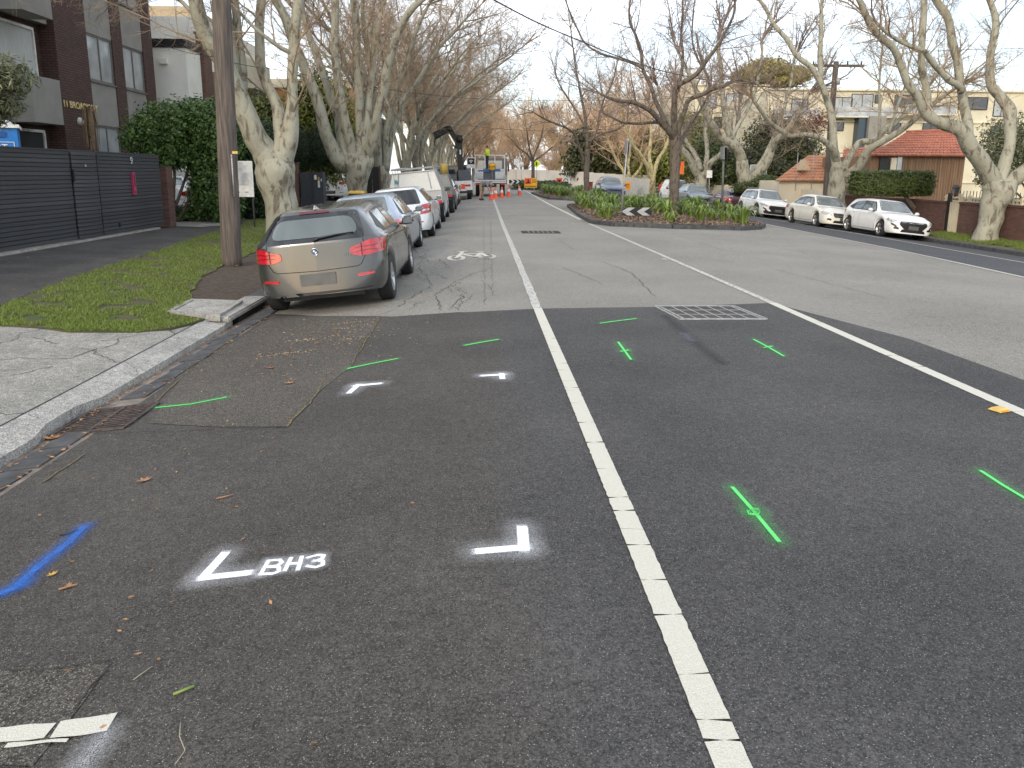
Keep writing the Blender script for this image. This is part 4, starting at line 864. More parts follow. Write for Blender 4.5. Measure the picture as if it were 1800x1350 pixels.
# ------------------------------------------------------------------ plants
import numpy as np
def bark_mat(name, a, b, c, sc=5, bump=.6):
    m = bpy.data.materials.new(name); m.use_nodes = True; t = m.node_tree; bs = t.nodes['Principled BSDF']; l = t.links.new
    co = nd(m, 'ShaderNodeTexCoord'); mp = nd(m, 'ShaderNodeMapping'); mp.inputs['Scale'].default_value = (1, 1, .45); l(co.outputs['Object'], mp.inputs['Vector'])
    n = nd(m, 'ShaderNodeTexNoise'); n.inputs['Scale'].default_value = sc; n.inputs['Detail'].default_value = 7; n.inputs['Roughness'].default_value = .62; n.inputs['Distortion'].default_value = .6; l(mp.outputs['Vector'], n.inputs['Vector'])
    r = nd(m, 'ShaderNodeValToRGB'); e = r.color_ramp.elements; e[0].position = .38; e[0].color = (*c, 1); e[1].position = .58; e[1].color = (*a, 1); x = e.new(.45); x.color = (*b, 1); x = e.new(.47); x.color = (*[(p+q)/2 for p, q in zip(a, b)], 1)
    l(n.outputs['Fac'], r.inputs['Fac']); l(r.outputs['Color'], bs.inputs['Base Color']); bs.inputs['Roughness'].default_value = .85; bs.inputs['Specular IOR Level'].default_value = .2
    n2 = nd(m, 'ShaderNodeTexNoise'); n2.inputs['Scale'].default_value = 16; n2.inputs['Detail'].default_value = 6; l(mp.outputs['Vector'], n2.inputs['Vector'])
    ad = nd(m, 'ShaderNodeMath'); ad.operation = 'ADD'; l(n.outputs['Fac'], ad.inputs[0]); l(n2.outputs['Fac'], ad.inputs[1])
    bp = nd(m, 'ShaderNodeBump'); bp.inputs['Strength'].default_value = bump; bp.inputs['Distance'].default_value = .04; l(ad.outputs[0], bp.inputs['Height']); l(bp.outputs['Normal'], bs.inputs['Normal']); return m
M_plane = bark_mat('plane tree bark', (.355, .345, .275), (.275, .26, .20), (.15, .13, .10))
M_elm = bark_mat('grey brown bark', (.15, .125, .10), (.11, .09, .075), (.05, .04, .035), sc=9)
M_twig = mat('plane twigs', (.34, .255, .175), .9, var=.3, scale=2); M_twigo = mat('orange brown twigs', (.56, .39, .25), .9, var=.3, scale=.6)  # warm tan of sunlit crowns is put into both twig colours
M_twigp = mat('purple brown twigs', (.23, .175, .145), .9, var=.3, scale=1); M_twigy = mat('pale straw branches', (.42, .33, .17), .9, var=.25, scale=1)
def seg_mesh(name, A, B, ra, rb, m, n=3):
    d = B-A; ln_ = np.linalg.norm(d, axis=1, keepdims=True)+1e-9; d = d/ln_
    ref = np.where(np.abs(d[:, 2:3]) < .9, np.array([[0, 0, 1.]]), np.array([[1., 0, 0]])); u = np.cross(d, ref); u /= np.linalg.norm(u, axis=1, keepdims=True); v = np.cross(d, u)
    N = len(A); V = np.zeros((N, 2*n, 3))
    for k in range(n):
        c, s_ = math.cos(2*PI*k/n), math.sin(2*PI*k/n); o = u*c+v*s_
        V[:, k] = A+o*ra[:, None]; V[:, n+k] = B+o*rb[:, None]
    q = np.array([[k, (k+1) % n, n+(k+1) % n, n+k] for k in range(n)]); F = (np.arange(N)[:, None, None]*2*n+q[None]).reshape(-1, 4)
    return quads(name, V.reshape(-1, 3), F, m, True)
def quads(name, V, F, m, smooth=False):
    me = bpy.data.meshes.new(name); me.vertices.add(len(V)); me.vertices.foreach_set('co', V.astype(np.float32).ravel())
    me.loops.add(F.size); me.loops.foreach_set('vertex_index', F.astype(np.int32).ravel())
    me.polygons.add(len(F)); me.polygons.foreach_set('loop_start', np.arange(len(F), dtype=np.int32)*4)
    if smooth: me.polygons.foreach_set('use_smooth', np.ones(len(F), dtype=bool))
    me.update(calc_edges=True); me.materials.append(m); return me
def unit(a): return a/(np.linalg.norm(a, axis=-1, keepdims=True)+1e-9)
def grow(P0, D, Ln, R, levels, rg, first=0):
    """levels: dict(nseg, wander, up, nch, ang, lr, rr, tip, t0); returns segments per level"""
    outp = []; P0 = np.asarray(P0, float); D = unit(np.asarray(D, float)); Ln = np.asarray(Ln, float); R = np.asarray(R, float)
    for li, lv in enumerate(levels):
        n = len(P0); k = lv['nseg']; pts = np.zeros((n, k+1, 3)); dirs = np.zeros((n, k+1, 3)); pts[:, 0] = P0; d = D.copy(); dirs[:, 0] = d
        for i in range(k):
            d = unit(d+rg.normal(0, lv['wander'], (n, 3))+np.array([0, 0, lv['up']])); pts[:, i+1] = pts[:, i]+d*(Ln/k)[:, None]; dirs[:, i+1] = d
        rad = R[:, None]*(1-(1-lv['tip'])*np.linspace(0, 1, k+1)[None])
        outp.append((pts[:, :-1].reshape(-1, 3), pts[:, 1:].reshape(-1, 3), rad[:, :-1].ravel(), rad[:, 1:].ravel()))
        if lv['nch'] == 0: break
        c = lv['nch']; t = lv['t0']+(1-lv['t0'])*(np.arange(c)[None]+rg.random((n, c)))/c; f_ = t*k; i0 = np.minimum(f_.astype(int), k-1); w = (f_-i0)[..., None]; ar = np.arange(n)[:, None]
        P_ = pts[ar, i0]*(1-w)+pts[ar, i0+1]*w; dd = dirs[ar, i0]; pr = unit(np.cross(dd, rg.normal(0, 1, (n, c, 3)))); a = lv['ang']*(.6+.8*rg.random((n, c, 1)))
        D2 = unit(dd*np.cos(a)+pr*np.sin(a)); L2 = Ln[:, None]*lv['lr']*(.55+.75*rg.random((n, c)))*(1.15-.5*t); r2 = (R[:, None]*(1-(1-lv['tip'])*t))*lv['rr']
        P0, D, Ln, R = P_.reshape(-1, 3), D2.reshape(-1, 3), L2.ravel(), np.maximum(r2.ravel(), lv.get('rmin', .004))
    return outp
def smooth_path(P_, n=5):
    o = []; P_ = [Vector(p) for p in P_]; m = len(P_)
    for i in range(m-1):
        a, b, c, d = P_[max(i-1, 0)], P_[i], P_[i+1], P_[min(i+2, m-1)]
        for j in range(n):
            t = j/n; o.append(.5*((2*b)+(c-a)*t+(2*a-5*b+4*c-d)*t*t+(-a+3*b-3*c+d)*t**3))
    o.append(P_[-1]); return o
TW = [dict(nseg=5, wander=.13, up=.05, nch=7, ang=.85, lr=.50, rr=.55, tip=.3, t0=.12, rmin=.007),
      dict(nseg=4, wander=.16, up=.04, nch=6, ang=.8, lr=.50, rr=.6, tip=.4, t0=.15, rmin=.0045),
      dict(nseg=2, wander=.20, up=.03, nch=4, ang=.8, lr=.52, rr=.7, tip=.5, t0=.2, rmin=.003),
      dict(nseg=1, wander=.2, up=.0, nch=0, ang=.7, lr=.5, rr=.7, tip=.5, t0=.1)]
def scaled(levels, k): 
    o = [dict(l) for l in levels]
    for l in o[:-1]: l['nch'] = max(1, round(l['nch']*k))
    return o
def build_tree(name, limbs, seed, mb_, mt, label, cat, group, sprouts=.55, slen=2.6, levels=TW, base=None, n_per=1.0, minr=1.0, pods=0, thick=1.0):
    """limbs: list of (points, radii) in world space; the first is the trunk"""
    rg = np.random.default_rng(seed); rng = random.Random(seed); b = Vector(base) if base is not None else Vector(limbs[0][0][0])
    root = empty(name, b, 0, label, cat, group); P0 = []; D0 = []; L0 = []; R0 = []
    for i, (pts, rad) in enumerate(limbs):
        sp = smooth_path(pts, 5); k = len(rad); rs = []
        for j in range(len(sp)):
            f_ = j/(len(sp)-1)*(k-1); a = min(int(f_), k-2); rs.append(rad[a]+(rad[a+1]-rad[a])*(f_-a))
        loc = [p-b for p in sp]
        if i: 
            for j in range(2, len(loc)): loc[j] = loc[j]+Vector((noise.noise(loc[j]*.9+Vector((i, 0, 0))), noise.noise(loc[j]*.9+Vector((0, i, 5))), noise.noise(loc[j]*.9+Vector((9, 0, i)))))*.07
        MB().tube(loc, rs, 14 if i == 0 else 9, jit=.22 if i == 0 else .10).build('trunk' if i == 0 else 'limb', mb_, root)
        if i == 0: continue
        for j in range(1, len(loc)):
            seg = loc[j]-loc[j-1]; l = seg.length; frac = j/len(loc)
            if frac < .25 and rs[j] > .07: continue
            cnt = l*sprouts*n_per*(.5+1.3*frac); c = int(cnt)+(rng.random() < cnt-int(cnt))
            for _ in range(c):
                t = seg.normalized(); q = Vector((rng.gauss(0, 1), rng.gauss(0, 1), rng.gauss(0, 1))); q = (q-t*q.dot(t)).normalized(); an = rng.uniform(.5, 1.1)
                dv = t*math.cos(an)+q*math.sin(an); dv.z += .15; P0.append(tuple(loc[j-1]+seg*rng.random())); D0.append(tuple(dv)); L0.append(slen*rng.uniform(.6, 1.4)*(1.15-.4*frac)); R0.append(min(rs[j]*.6, .035)*rng.uniform(.7, 1.1))
        t = (loc[-1]-loc[-2]).normalized()
        for _ in range(3):
            q = Vector((rng.gauss(0, .35), rng.gauss(0, .35), rng.gauss(.1, .25))); P0.append(tuple(loc[-1])); D0.append(tuple(t+q)); L0.append(slen*rng.uniform(.8, 1.3)); R0.append(rs[-1]*.85)
    sg = grow(P0, D0, L0, R0, levels, rg)
    A = np.concatenate([s[0] for s in sg]); B = np.concatenate([s[1] for s in sg]); ra = np.concatenate([s[2] for s in sg])*thick; rb = np.concatenate([s[3] for s in sg])*thick
    o = obj('crown', seg_mesh('crown', A, B, ra, rb, mt), root)
    if pods:
        E_ = sg[-1][1]; E_ = E_[rg.choice(len(E_), min(pods, len(E_)), replace=False)]; r = .014
        off = np.array([[r, 0, 0], [0, r, 0], [-r, 0, 0], [0, -r, 0], [0, 0, r], [0, 0, -r]]); V = (E_[:, None]-np.array([0, 0, .08])+off[None]).reshape(-1, 3)
        q = np.array([[0, 1, 4, 4], [1, 2, 4, 4], [2, 3, 4, 4], [3, 0, 4, 4], [1, 0, 5, 5], [2, 1, 5, 5], [3, 2, 5, 5], [0, 3, 5, 5]])
        me = bpy.data.meshes.new('seed_balls'); F = (np.arange(len(E_))[:, None, None]*6+q[None, :, :3]).reshape(-1, 3); me.from_pydata(V.tolist(), [], F.tolist()); me.materials.append(M_twig); so = obj('seed_balls', me, root); so['kind'] = 'stuff'
    root['n'] = len(A); print('tree', name, len(A)); del root['n']
    return root
def px_limbs(Y, trunk, limbs, dY=None, ground=None):
    out_ = []
    for i, l in enumerate([trunk]+limbs):
        pts = []; rad = []; dy = 0 if i == 0 else (dY[i-1] if dY else 0)
        for j, (x, y, w) in enumerate(l):
            yy = Y+(dy*j/(len(l)-1) if i else 0); p = at(x, y, yy); pts.append(p); rad.append(w/2*yy/1330)
        out_.append((pts, rad))
    if ground is not None:
        p = out_[0][0][0].copy(); p.z = ground-.1; out_[0][0].insert(0, p); out_[0][1].insert(0, out_[0][1][0]*1.18)
    return out_
GT = 'plane trees along the left verge'; GR_ = 'plane trees along the right verge'
T1 = px_limbs(20.3, [(500, 405, 60), (496, 380, 52), (489, 335, 56), (484, 300, 72), (480, 280, 60)],
  [[(480, 292, 62), (462, 262, 44), (447, 240, 40), (427, 189, 33), (412, 150, 30), (395, 115, 27), (372, 80, 26), (357, 45, 25), (343, 0, 24), (325, -60, 20), (300, -130, 16)],
   [(425, 185, 26), (414, 140, 24), (408, 100, 22), (400, 40, 20), (396, -20, 18), (388, -100, 14)],
   [(433, 200, 14), (430, 150, 12), (427, 110, 13), (419, 60, 14), (411, 0, 13), (408, -70, 11)],
   [(490, 285, 50), (500, 250, 34), (492, 215, 24), (484, 178, 19), (469, 142, 18), (457, 107, 17), (456, 50, 16), (461, 0, 15), (470, -70, 13)],
   [(492, 280, 50), (505, 240, 34), (512, 200, 22), (515, 170, 18), (518, 124, 18), (521, 67, 18), (529, 0, 16), (540, -80, 12)],
   [(350, 20, 12), (320, -25, 9), (270, -40, 7), (200, -30, 5), (130, -20, 4)],
   [(365, 65, 9), (335, 20, 7), (290, -15, 6), (235, -10, 4)],
   [(523, 100, 8), (500, 88, 8), (480, 75, 7), (450, 52, 6), (425, 25, 5), (405, 5, 4)]],
  [-1.5, .5, .8, .8, 0, -2.5, 1.5, -.8], ground=-.03)
build_tree('plane_tree', T1, 11, M_plane, M_twig, 'big pale plane tree forking low behind the wooden power pole', 'tree', GT, sprouts=.8, slen=2.4, pods=500, levels=TW)
T2 = px_limbs(31, [(628, 372, 31), (627, 344, 29), (628, 315, 36), (630, 290, 52), (628, 270, 46)],
  [[(610, 290, 32), (592, 278, 28), (577, 245, 22), (567, 211, 20), (551, 155, 18), (535, 118, 17), (515, 75, 16), (498, 25, 15), (478, -10, 14), (450, -70, 11)],
   [(615, 285, 26), (603, 250, 22), (597, 210, 18), (583, 178, 15), (568, 125, 13), (555, 90, 12), (540, 50, 10), (530, 0, 9), (515, -60, 7)],
   [(620, 280, 24), (615, 250, 18), (604, 189, 15), (593, 133, 14), (588, 67, 14), (589, 0, 13), (585, -80, 10)],
   [(632, 280, 26), (634, 250, 18), (631, 189, 16), (627, 111, 15), (625, 40, 13), (622, -20, 12), (625, -90, 9)],
   [(640, 280, 26), (652, 255, 19), (660, 220, 16), (672, 165, 15), (684, 110, 14), (697, 60, 13), (720, 20, 12), (755, -10, 10), (800, -30, 8)],
   [(640, 265, 18), (646, 200, 14), (652, 130, 12), (663, 50, 11), (675, -10, 10), (690, -70, 8)]],
  [-2, 1.5, -1, .5, -2.5, 2], ground=-.02)
build_tree('plane_tree', T2, 12, M_plane, M_twig, 'second plane tree on the left with six tall pale limbs', 'tree', GT, sprouts=1.2, slen=2.5, pods=400)
# generic vase-shaped plane trees
def vase(seed, H=13.5, n=6, spread=5.0, trunk=2.0, r=.36, lean=(0, 0)):
    rng = random.Random(seed); tr_ = [Vector((0, 0, -.15)), Vector((.05, 0, trunk*.5)), Vector((rng.uniform(-.1, .1), rng.uniform(-.1, .1), trunk))]; L_ = [(tr_, [r*1.25, r*.95, r*1.2])]
    for i in range(n):
        a = 2*PI*(i+rng.uniform(-.2, .2))/n; sp = spread*rng.uniform(.55, 1.1); h = H*rng.uniform(.72, 1.0); pts = []
        for j in range(7):
            t = j/6; rr = sp*(.9*t**1.25)+.08; z = trunk-.2+(h-trunk)*(t**.82)
            pts.append(Vector((rr*math.cos(a+.15*t)+lean[0]*t*t+rng.uniform(-.15, .15), rr*math.sin(a+.15*t)+lean[1]*t*t+rng.uniform(-.15, .15), z)))
        r0 = r*rng.uniform(.42, .6); L_.append((pts, [r0, r0*.85, r0*.72, r0*.6, r0*.46, r0*.32, r0*.18]))
        if rng.random() < .85:
            k = 2; q = pts[k]; a2 = a+rng.choice((-1, 1))*rng.uniform(.4, .8); p2 = [q+Vector((math.cos(a2)*sp*.28*s_, math.sin(a2)*sp*.28*s_, (h-q.z)*.3*s_**.85)) for s_ in (0, 1, 2, 3)]
            L_.append((p2, [r0*.55, r0*.45, r0*.33, r0*.15]))
    return L_
def world_limbs(L_, loc): v = Vector(loc); return [([p+v for p in pts], rad) for pts, rad in L_]
def copy_to(src, loc, rz, sc, label, group):
    c = copy_tree(src); c.location = loc; c.rotation_euler = (0, 0, rz); c.scale = (sc, sc, sc); c['label'] = label
    if group: c['group'] = group
    return c
protoA = build_tree('plane_tree', world_limbs(vase(21, H=14, n=7, spread=6.0, lean=(1.2, 0)), (-5.5, 41.5, 0)), 21, M_plane, M_twig, 'third plane tree on the left verge, beside the second ute', 'tree', GT, sprouts=1.35, slen=2.6, thick=1.35)
protoB = build_tree('plane_tree', world_limbs(vase(22, H=13, n=6, spread=6.6, lean=(1.4, 0)), (-5.3, 51.5, 0)), 22, M_plane, M_twig, 'fourth plane tree on the left verge, behind the white hatchbacks', 'tree', GT, sprouts=1.35, slen=2.6, thick=1.35)
for i, (x, y, s_, src, lab) in enumerate(((-5.3, 61, 1.0, protoA, 'fifth plane tree of the left row, behind the crane arm'), (-5.2, 71, 1.02, protoB, 'sixth plane tree of the left row, showing past the crane'), (-5.0, 82, 1.0, protoA, 'seventh plane tree of the left row, beyond the trucks'), (-4.8, 95, 1.05, protoB, 'eighth plane tree of the left row, far beyond the trucks'), (-4.8, 110, 1.1, protoA, 'farthest plane tree of the left row'))):
    copy_to(src, (x, y, 0), 0 if i % 2 else .5, s_, lab, GT)
# right side
R1 = px_limbs(26.6, [(1734, 415, 42), (1738, 395, 39), (1746, 360, 44), (1755, 335, 60), (1757, 318, 56)],
  [[(1748, 322, 34), (1735, 302, 31), (1723, 284, 29), (1703, 252, 28), (1685, 227, 25), (1652, 214, 20), (1629, 199, 18), (1614, 171, 14), (1597, 151, 14), (1584, 113, 12), (1571, 88, 12), (1546, 63, 12), (1526, 33, 11), (1509, 0, 9), (1480, -40, 7)],
   [(1700, 250, 20), (1702, 225, 17), (1699, 201, 16), (1690, 164, 15), (1685, 113, 14), (1675, 75, 14), (1666, 30, 13), (1647, 0, 12), (1620, -40, 9)],
   [(1691, 160, 13), (1680, 148, 11), (1665, 141, 10), (1647, 121, 10), (1632, 100, 9), (1622, 88, 8), (1592, 78, 7), (1566, 63, 6), (1541, 38, 5)],
   [(1634, 200, 13), (1630, 185, 12), (1627, 151, 12), (1621, 113, 12), (1622, 50, 11), (1624, 0, 10), (1628, -50, 8)],
   [(1757, 322, 30), (1762, 295, 22), (1773, 252, 18), (1776, 220, 20), (1775, 194, 22), (1758, 171, 18), (1743, 151, 16), (1740, 108, 13), (1750, 50, 12), (1745, 15, 10), (1725, -30, 8)],
   [(1765, 330, 34), (1785, 315, 28), (1805, 298, 25), (1840, 262, 20), (1880, 200, 15), (1910, 120, 10)]],
  [-2, 1, -1.5, .5, 1.5, -1], ground=-.66)
build_tree('plane_tree', R1, 31, M_plane, M_twig, 'stout plane tree with twisting limbs on the grass strip at the right edge', 'tree', GR_, sprouts=1.25, slen=2.3, pods=300)
R2 = px_limbs(38, [(1470, 372, 33), (1470, 345, 31), (1472, 315, 29), (1476, 295, 32)],
  [[(1472, 300, 22), (1468, 277, 16), (1466, 239, 13), (1461, 201, 12), (1451, 164, 11), (1443, 138, 10), (1442, 100, 9), (1443, 50, 7), (1446, 0, 5)],
   [(1453, 170, 9), (1433, 126, 9), (1400, 96, 9), (1383, 70, 8), (1362, 45, 7), (1345, 15, 6), (1320, -20, 5)],
   [(1470, 282, 14), (1463, 264, 12), (1446, 247, 10), (1420, 237, 9), (1390, 239, 8), (1370, 227, 8), (1350, 209, 7), (1325, 175, 6)],
   [(1478, 308, 16), (1490, 285, 12), (1498, 272, 12), (1511, 252, 11), (1536, 247, 10), (1551, 232, 9), (1577, 214, 8), (1602, 189, 7), (1622, 164, 6), (1650, 130, 5)],
   [(1480, 325, 24), (1495, 305, 20), (1511, 290, 16), (1526, 267, 14), (1546, 252, 13), (1577, 232, 11), (1602, 214, 10), (1625, 195, 9), (1665, 165, 6)],
   [(1546, 245, 6), (1546, 200, 5), (1547, 140, 4), (1551, 80, 3)],
   [(1562, 235, 6), (1575, 195, 5), (1590, 150, 4), (1605, 80, 3)]],
  [1, 1, -3, 1, -3, 0, 1], ground=-.65)
build_tree('plane_tree', R2, 32, M_plane, M_twig, 'plane tree rising beside the wooden pole behind the cream sedan', 'tree', GR_, sprouts=1.5, slen=2.3, pods=300)
R3 = px_limbs(50, [(1313, 345, 27), (1311, 324, 26), (1306, 304, 24), (1304, 282, 20)],
  [[(1304, 285, 18), (1298, 264, 16), (1273, 244, 13), (1256, 224, 12), (1240, 200, 10), (1233, 180, 9), (1215, 140, 7), (1195, 95, 5)],
   [(1303, 280, 16), (1295, 260, 14), (1284, 238, 14), (1276, 220, 13), (1275, 200, 11), (1271, 170, 9), (1268, 130, 8), (1262, 70, 6)],
   [(1312, 322, 20), (1325, 312, 17), (1347, 287, 15), (1356, 264, 12), (1364, 247, 11), (1378, 233, 10), (1396, 209, 8), (1420, 165, 6)],
   [(1330, 300, 11), (1345, 275, 9), (1358, 250, 8), (1366, 225, 7), (1375, 200, 6), (1387, 160, 5), (1397, 100, 4)],
   [(1285, 245, 8), (1300, 215, 7), (1320, 180, 6), (1335, 130, 5), (1340, 70, 4)]],
  [-2, 1, -2, 2, 1], ground=-.6)
build_tree('plane_tree', R3, 33, M_plane, M_twigp, 'wide forked plane tree in front of the basketball hoop', 'tree', GR_, sprouts=1.4, slen=2.7, levels=scaled(TW, .9), thick=1.2)
R4 = px_limbs(60, [(1232, 340, 24), (1232, 318, 23), (1232, 305, 22)],
  [[(1230, 310, 16), (1222, 300, 14), (1213, 280, 12), (1200, 264, 10), (1190, 240, 8), (1168, 195, 6), (1155, 150, 4)],
   [(1230, 300, 12), (1227, 284, 10), (1218, 266, 8), (1204, 245, 7), (1190, 210, 5), (1185, 160, 4)],
   [(1235, 312, 16), (1242, 302, 13), (1247, 287, 11), (1262, 275, 9), (1275, 262, 8), (1292, 232, 6), (1300, 180, 4)],
   [(1240, 300, 10), (1243, 270, 8), (1240, 230, 7), (1246, 180, 5), (1240, 130, 4)]],
  [-2, 2, -2, 2], ground=-.6)
build_tree('plane_tree', R4, 34, M_plane, M_twigp, 'plane tree with a broad fork directly behind the white van', 'tree', GR_, sprouts=1.4, slen=2.7, levels=scaled(TW, .8), thick=1.3)
R5 = px_limbs(74, [(1145, 345, 14), (1146, 325, 13), (1146, 308, 13)],
  [[(1144, 312, 10), (1138, 292, 8), (1125, 272, 7), (1112, 250, 6), (1098, 215, 4), (1090, 175, 3)],
   [(1147, 310, 9), (1155, 285, 7), (1168, 262, 6), (1178, 235, 5), (1188, 190, 4)],
   [(1146, 305, 8), (1142, 270, 6), (1145, 230, 5), (1140, 180, 4)]],
  [-2, 2, 3], ground=-.6)
M_planey = bark_mat('yellowish plane bark', (.46, .40, .22), (.34, .29, .15), (.18, .14, .08))
build_tree('plane_tree', R5, 35, M_planey, M_twigo, 'yellowish plane tree behind the orange roadwork board', 'tree', GR_, sprouts=1.3, slen=3.0, levels=scaled(TW, .8), thick=1.5)
R6 = px_limbs(80, [(1104, 350, 9), (1106, 330, 8), (1106, 318, 8)],
  [[(1106, 320, 7), (1118, 306, 6), (1127, 292, 5), (1135, 270, 4)], [(1106, 318, 6), (1104, 290, 5), (1108, 262, 4), (1100, 230, 3)], [(1105, 320, 6), (1092, 295, 5), (1078, 268, 4), (1066, 235, 3)]], [0, 2, 2], ground=-.6)
build_tree('plane_tree', R6, 36, M_planey, M_twigo, 'small yellowish plane tree just right of the leaning sign post', 'tree', GR_, sprouts=1.5, slen=3.0, levels=scaled(TW, .8), thick=1.6)
# median trees
GM = 'bare trees on the median islands'
Mt1 = px_limbs(30.4, [(1184, 385, 19), (1185, 345, 17), (1186, 300, 18), (1187, 262, 21), (1187, 240, 22)],
  [[(1184, 245, 14), (1178, 233, 12), (1159, 214, 10), (1142, 196, 8), (1114, 181, 7), (1086, 176, 6), (1056, 164, 4)],
   [(1181, 240, 11), (1175, 228, 9), (1164, 206, 8), (1152, 176, 7), (1144, 151, 7), (1132, 121, 6), (1127, 88, 6), (1117, 60, 5), (1109, 38, 4), (1109, -10, 3)],
   [(1162, 215, 6), (1127, 216, 5), (1096, 215, 4), (1076, 206, 3), (1061, 199, 2)],
   [(1187, 245, 14), (1186, 227, 12), (1186, 189, 11), (1188, 164, 10), (1195, 151, 9), (1222, 131, 8), (1240, 108, 7), (1260, 83, 6), (1275, 60, 5), (1290, 25, 4), (1293, -15, 4)],
   [(1191, 245, 12), (1194, 227, 10), (1205, 194, 8), (1212, 176, 8), (1237, 166, 7), (1247, 159, 7), (1273, 151, 6), (1298, 141, 5), (1328, 148, 3)],
   [(1194, 255, 9), (1203, 239, 7), (1217, 214, 5), (1237, 186, 4), (1250, 150, 3)],
   [(1191, 161, 7), (1199, 101, 5), (1198, 50, 4), (1200, -10, 3)],
   [(1132, 121, 5), (1101, 108, 5), (1076, 101, 4), (1051, 93, 4), (1026, 73, 3), (1006, 30, 3), (990, -10, 2)],
   [(1248, 155, 5), (1243, 130, 4), (1225, 100, 4), (1215, 60, 3), (1220, 0, 2)]],
  [-2, 1.5, -1, -1.5, -1, 2, 2, 1, 1], ground=-.1)
build_tree('median_tree', Mt1, 41, M_elm, M_twigp, 'dark bare tree with a ringed trunk among the plants of the near median island', 'tree', GM, sprouts=1.7, slen=1.9, levels=TW, thick=.85)
Mt2 = px_limbs(52, [(1031, 350, 11), (1031, 320, 10), (1031, 290, 11), (1033, 262, 9)],
  [[(1028, 290, 6), (1024, 278, 5), (1018, 259, 5), (1011, 237, 4), (996, 224, 4), (963, 212, 3), (938, 198, 2)],
   [(1033, 262, 7), (1031, 227, 6), (1026, 189, 5), (1018, 151, 4), (1011, 113, 3), (1003, 50, 2)],
   [(1035, 262, 6), (1041, 247, 5), (1061, 234, 4), (1086, 227, 3), (1102, 212, 2)],
   [(1034, 255, 4), (1048, 230, 4), (1056, 191, 3), (1073, 151, 3), (1085, 110, 2)],
   [(1030, 225, 4), (1010, 190, 3), (990, 160, 3), (975, 130, 2)]],
  [-2, 1, -2, 2, 2], ground=-.06)
build_tree('median_tree', Mt2, 42, M_elm, M_twigp, 'slender dark bare tree on the second median island', 'tree', GM, sprouts=1.6, slen=2.2, levels=scaled(TW, .85), thick=1.1)
Mt3 = px_limbs(76, [(937, 325, 7), (937, 300, 6), (936, 280, 6)],
  [[(936, 284, 4), (925, 270, 3), (912, 260, 3), (900, 245, 2)], [(936, 282, 4), (942, 265, 3), (950, 245, 3), (955, 220, 2)], [(936, 280, 4), (930, 255, 3), (925, 225, 2)], [(937, 285, 3), (955, 272, 3), (972, 258, 2)]], [0, 1, -1, 1], ground=0)
mt3 = build_tree('median_tree', Mt3, 43, M_elm, M_twigo, 'small bare tree behind the red and yellow roadwork sign', 'tree', GM, sprouts=2.2, slen=2.4, levels=scaled(TW, .8), thick=1.4)
# round-headed orange-brown trees at the far end of the street
def round_tree(seed, H=12, r=5.5): return vase(seed, H=H, n=9, spread=r, trunk=1.8, r=.26)
GF = 'bare orange brown trees at the far end of the street'
fa = build_tree('street_tree', world_limbs(round_tree(51), (-3.6, 118, 0)), 51, M_elm, M_twigo, 'orange brown bare tree straight behind the crane arm', 'tree', GF, sprouts=1.1, slen=2.3, levels=scaled(TW, .84), thick=2.6)
fb = build_tree('street_tree', world_limbs(round_tree(52, 11, 6), (12, 108, -.3)), 52, M_planey, M_twigo, 'dense orange brown bare tree over the white hoarding left of the slender median tree', 'tree', GF, sprouts=1.1, slen=2.3, levels=scaled(TW, .84), thick=2.4)
for i, (x, y, s_, src, lab) in enumerate(((-5, 128, 1.25, fb, 'tallest orange brown tree left of the street end'), (-2, 150, 1.25, fa, 'orange brown tree left of the gap of sky'), (-9, 140, 1.5, fb, 'orange brown tree far behind the left row'), (3.5, 185, 1.0, fa, 'low far tree in the gap of sky at the street end'), (8.5, 150, 1.1, fa, 'orange brown tree right of the gap of sky'), (14, 140, 1.3, fb, 'orange brown tree behind the bushy hoarding trees'), (19, 122, 1.1, fa, 'orange brown tree right of the hoarding'), (17.5, 95, .95, fb, 'straw brown tree over the hoarding beside the silver four wheel drive'), (27, 118, 1.35, fa, 'orange brown tree behind the yellowish plane trees'), (-1.5, 240, 1.6, fb, 'farthest tree at the end of the street'), (9, 230, 1.5, fa, 'far tree behind the right side of the street end'))):
    copy_to(src, (x, y, -.3 if x > 9 else 0), i*1.1, s_, lab, GF)
for i, (x, y, s_, src) in enumerate(((-1, 132, .55, fb), (3, 128, .5, fb), (6.5, 124, .5, fa), (10.5, 116, .5, fb), (14.5, 108, .48, fa), (18, 104, .5, fb), (21, 96, .45, fa), (1.5, 146, .6, fa), (-7, 120, .55, fb), (12, 130, .55, fb))):
    copy_to(src, (x, y, -.3), i*1.7, s_, 'low bushy bare tree rising just behind the white hoarding', GF+', low ones')
# ---- leafy plants
def leaf_mat(name, a, b, rough=.45, trans=.15):
    m = bpy.data.materials.new(name); m.use_nodes = True; t = m.node_tree; bs = t.nodes['Principled BSDF']; l = t.links.new
    g_ = nd(m, 'ShaderNodeNewGeometry'); r = nd(m, 'ShaderNodeValToRGB'); r.color_ramp.elements[0].color = (*a, 1); r.color_ramp.elements[1].color = (*b, 1); l(g_.outputs['Random Per Island'], r.inputs['Fac'])
    l(r.outputs['Color'], bs.inputs['Base Color']); bs.inputs['Roughness'].default_value = rough; bs.inputs['Specular IOR Level'].default_value = .4
    tr_ = nd(m, 'ShaderNodeBsdfTranslucent'); l(r.outputs['Color'], tr_.inputs['Color']); mx_ = nd(m, 'ShaderNodeMixShader'); mx_.inputs[0].default_value = trans
    l(bs.outputs[0], mx_.inputs[1]); l(tr_.outputs[0], mx_.inputs[2]); l(mx_.outputs[0], t.nodes['Material Output'].inputs['Surface']); return m
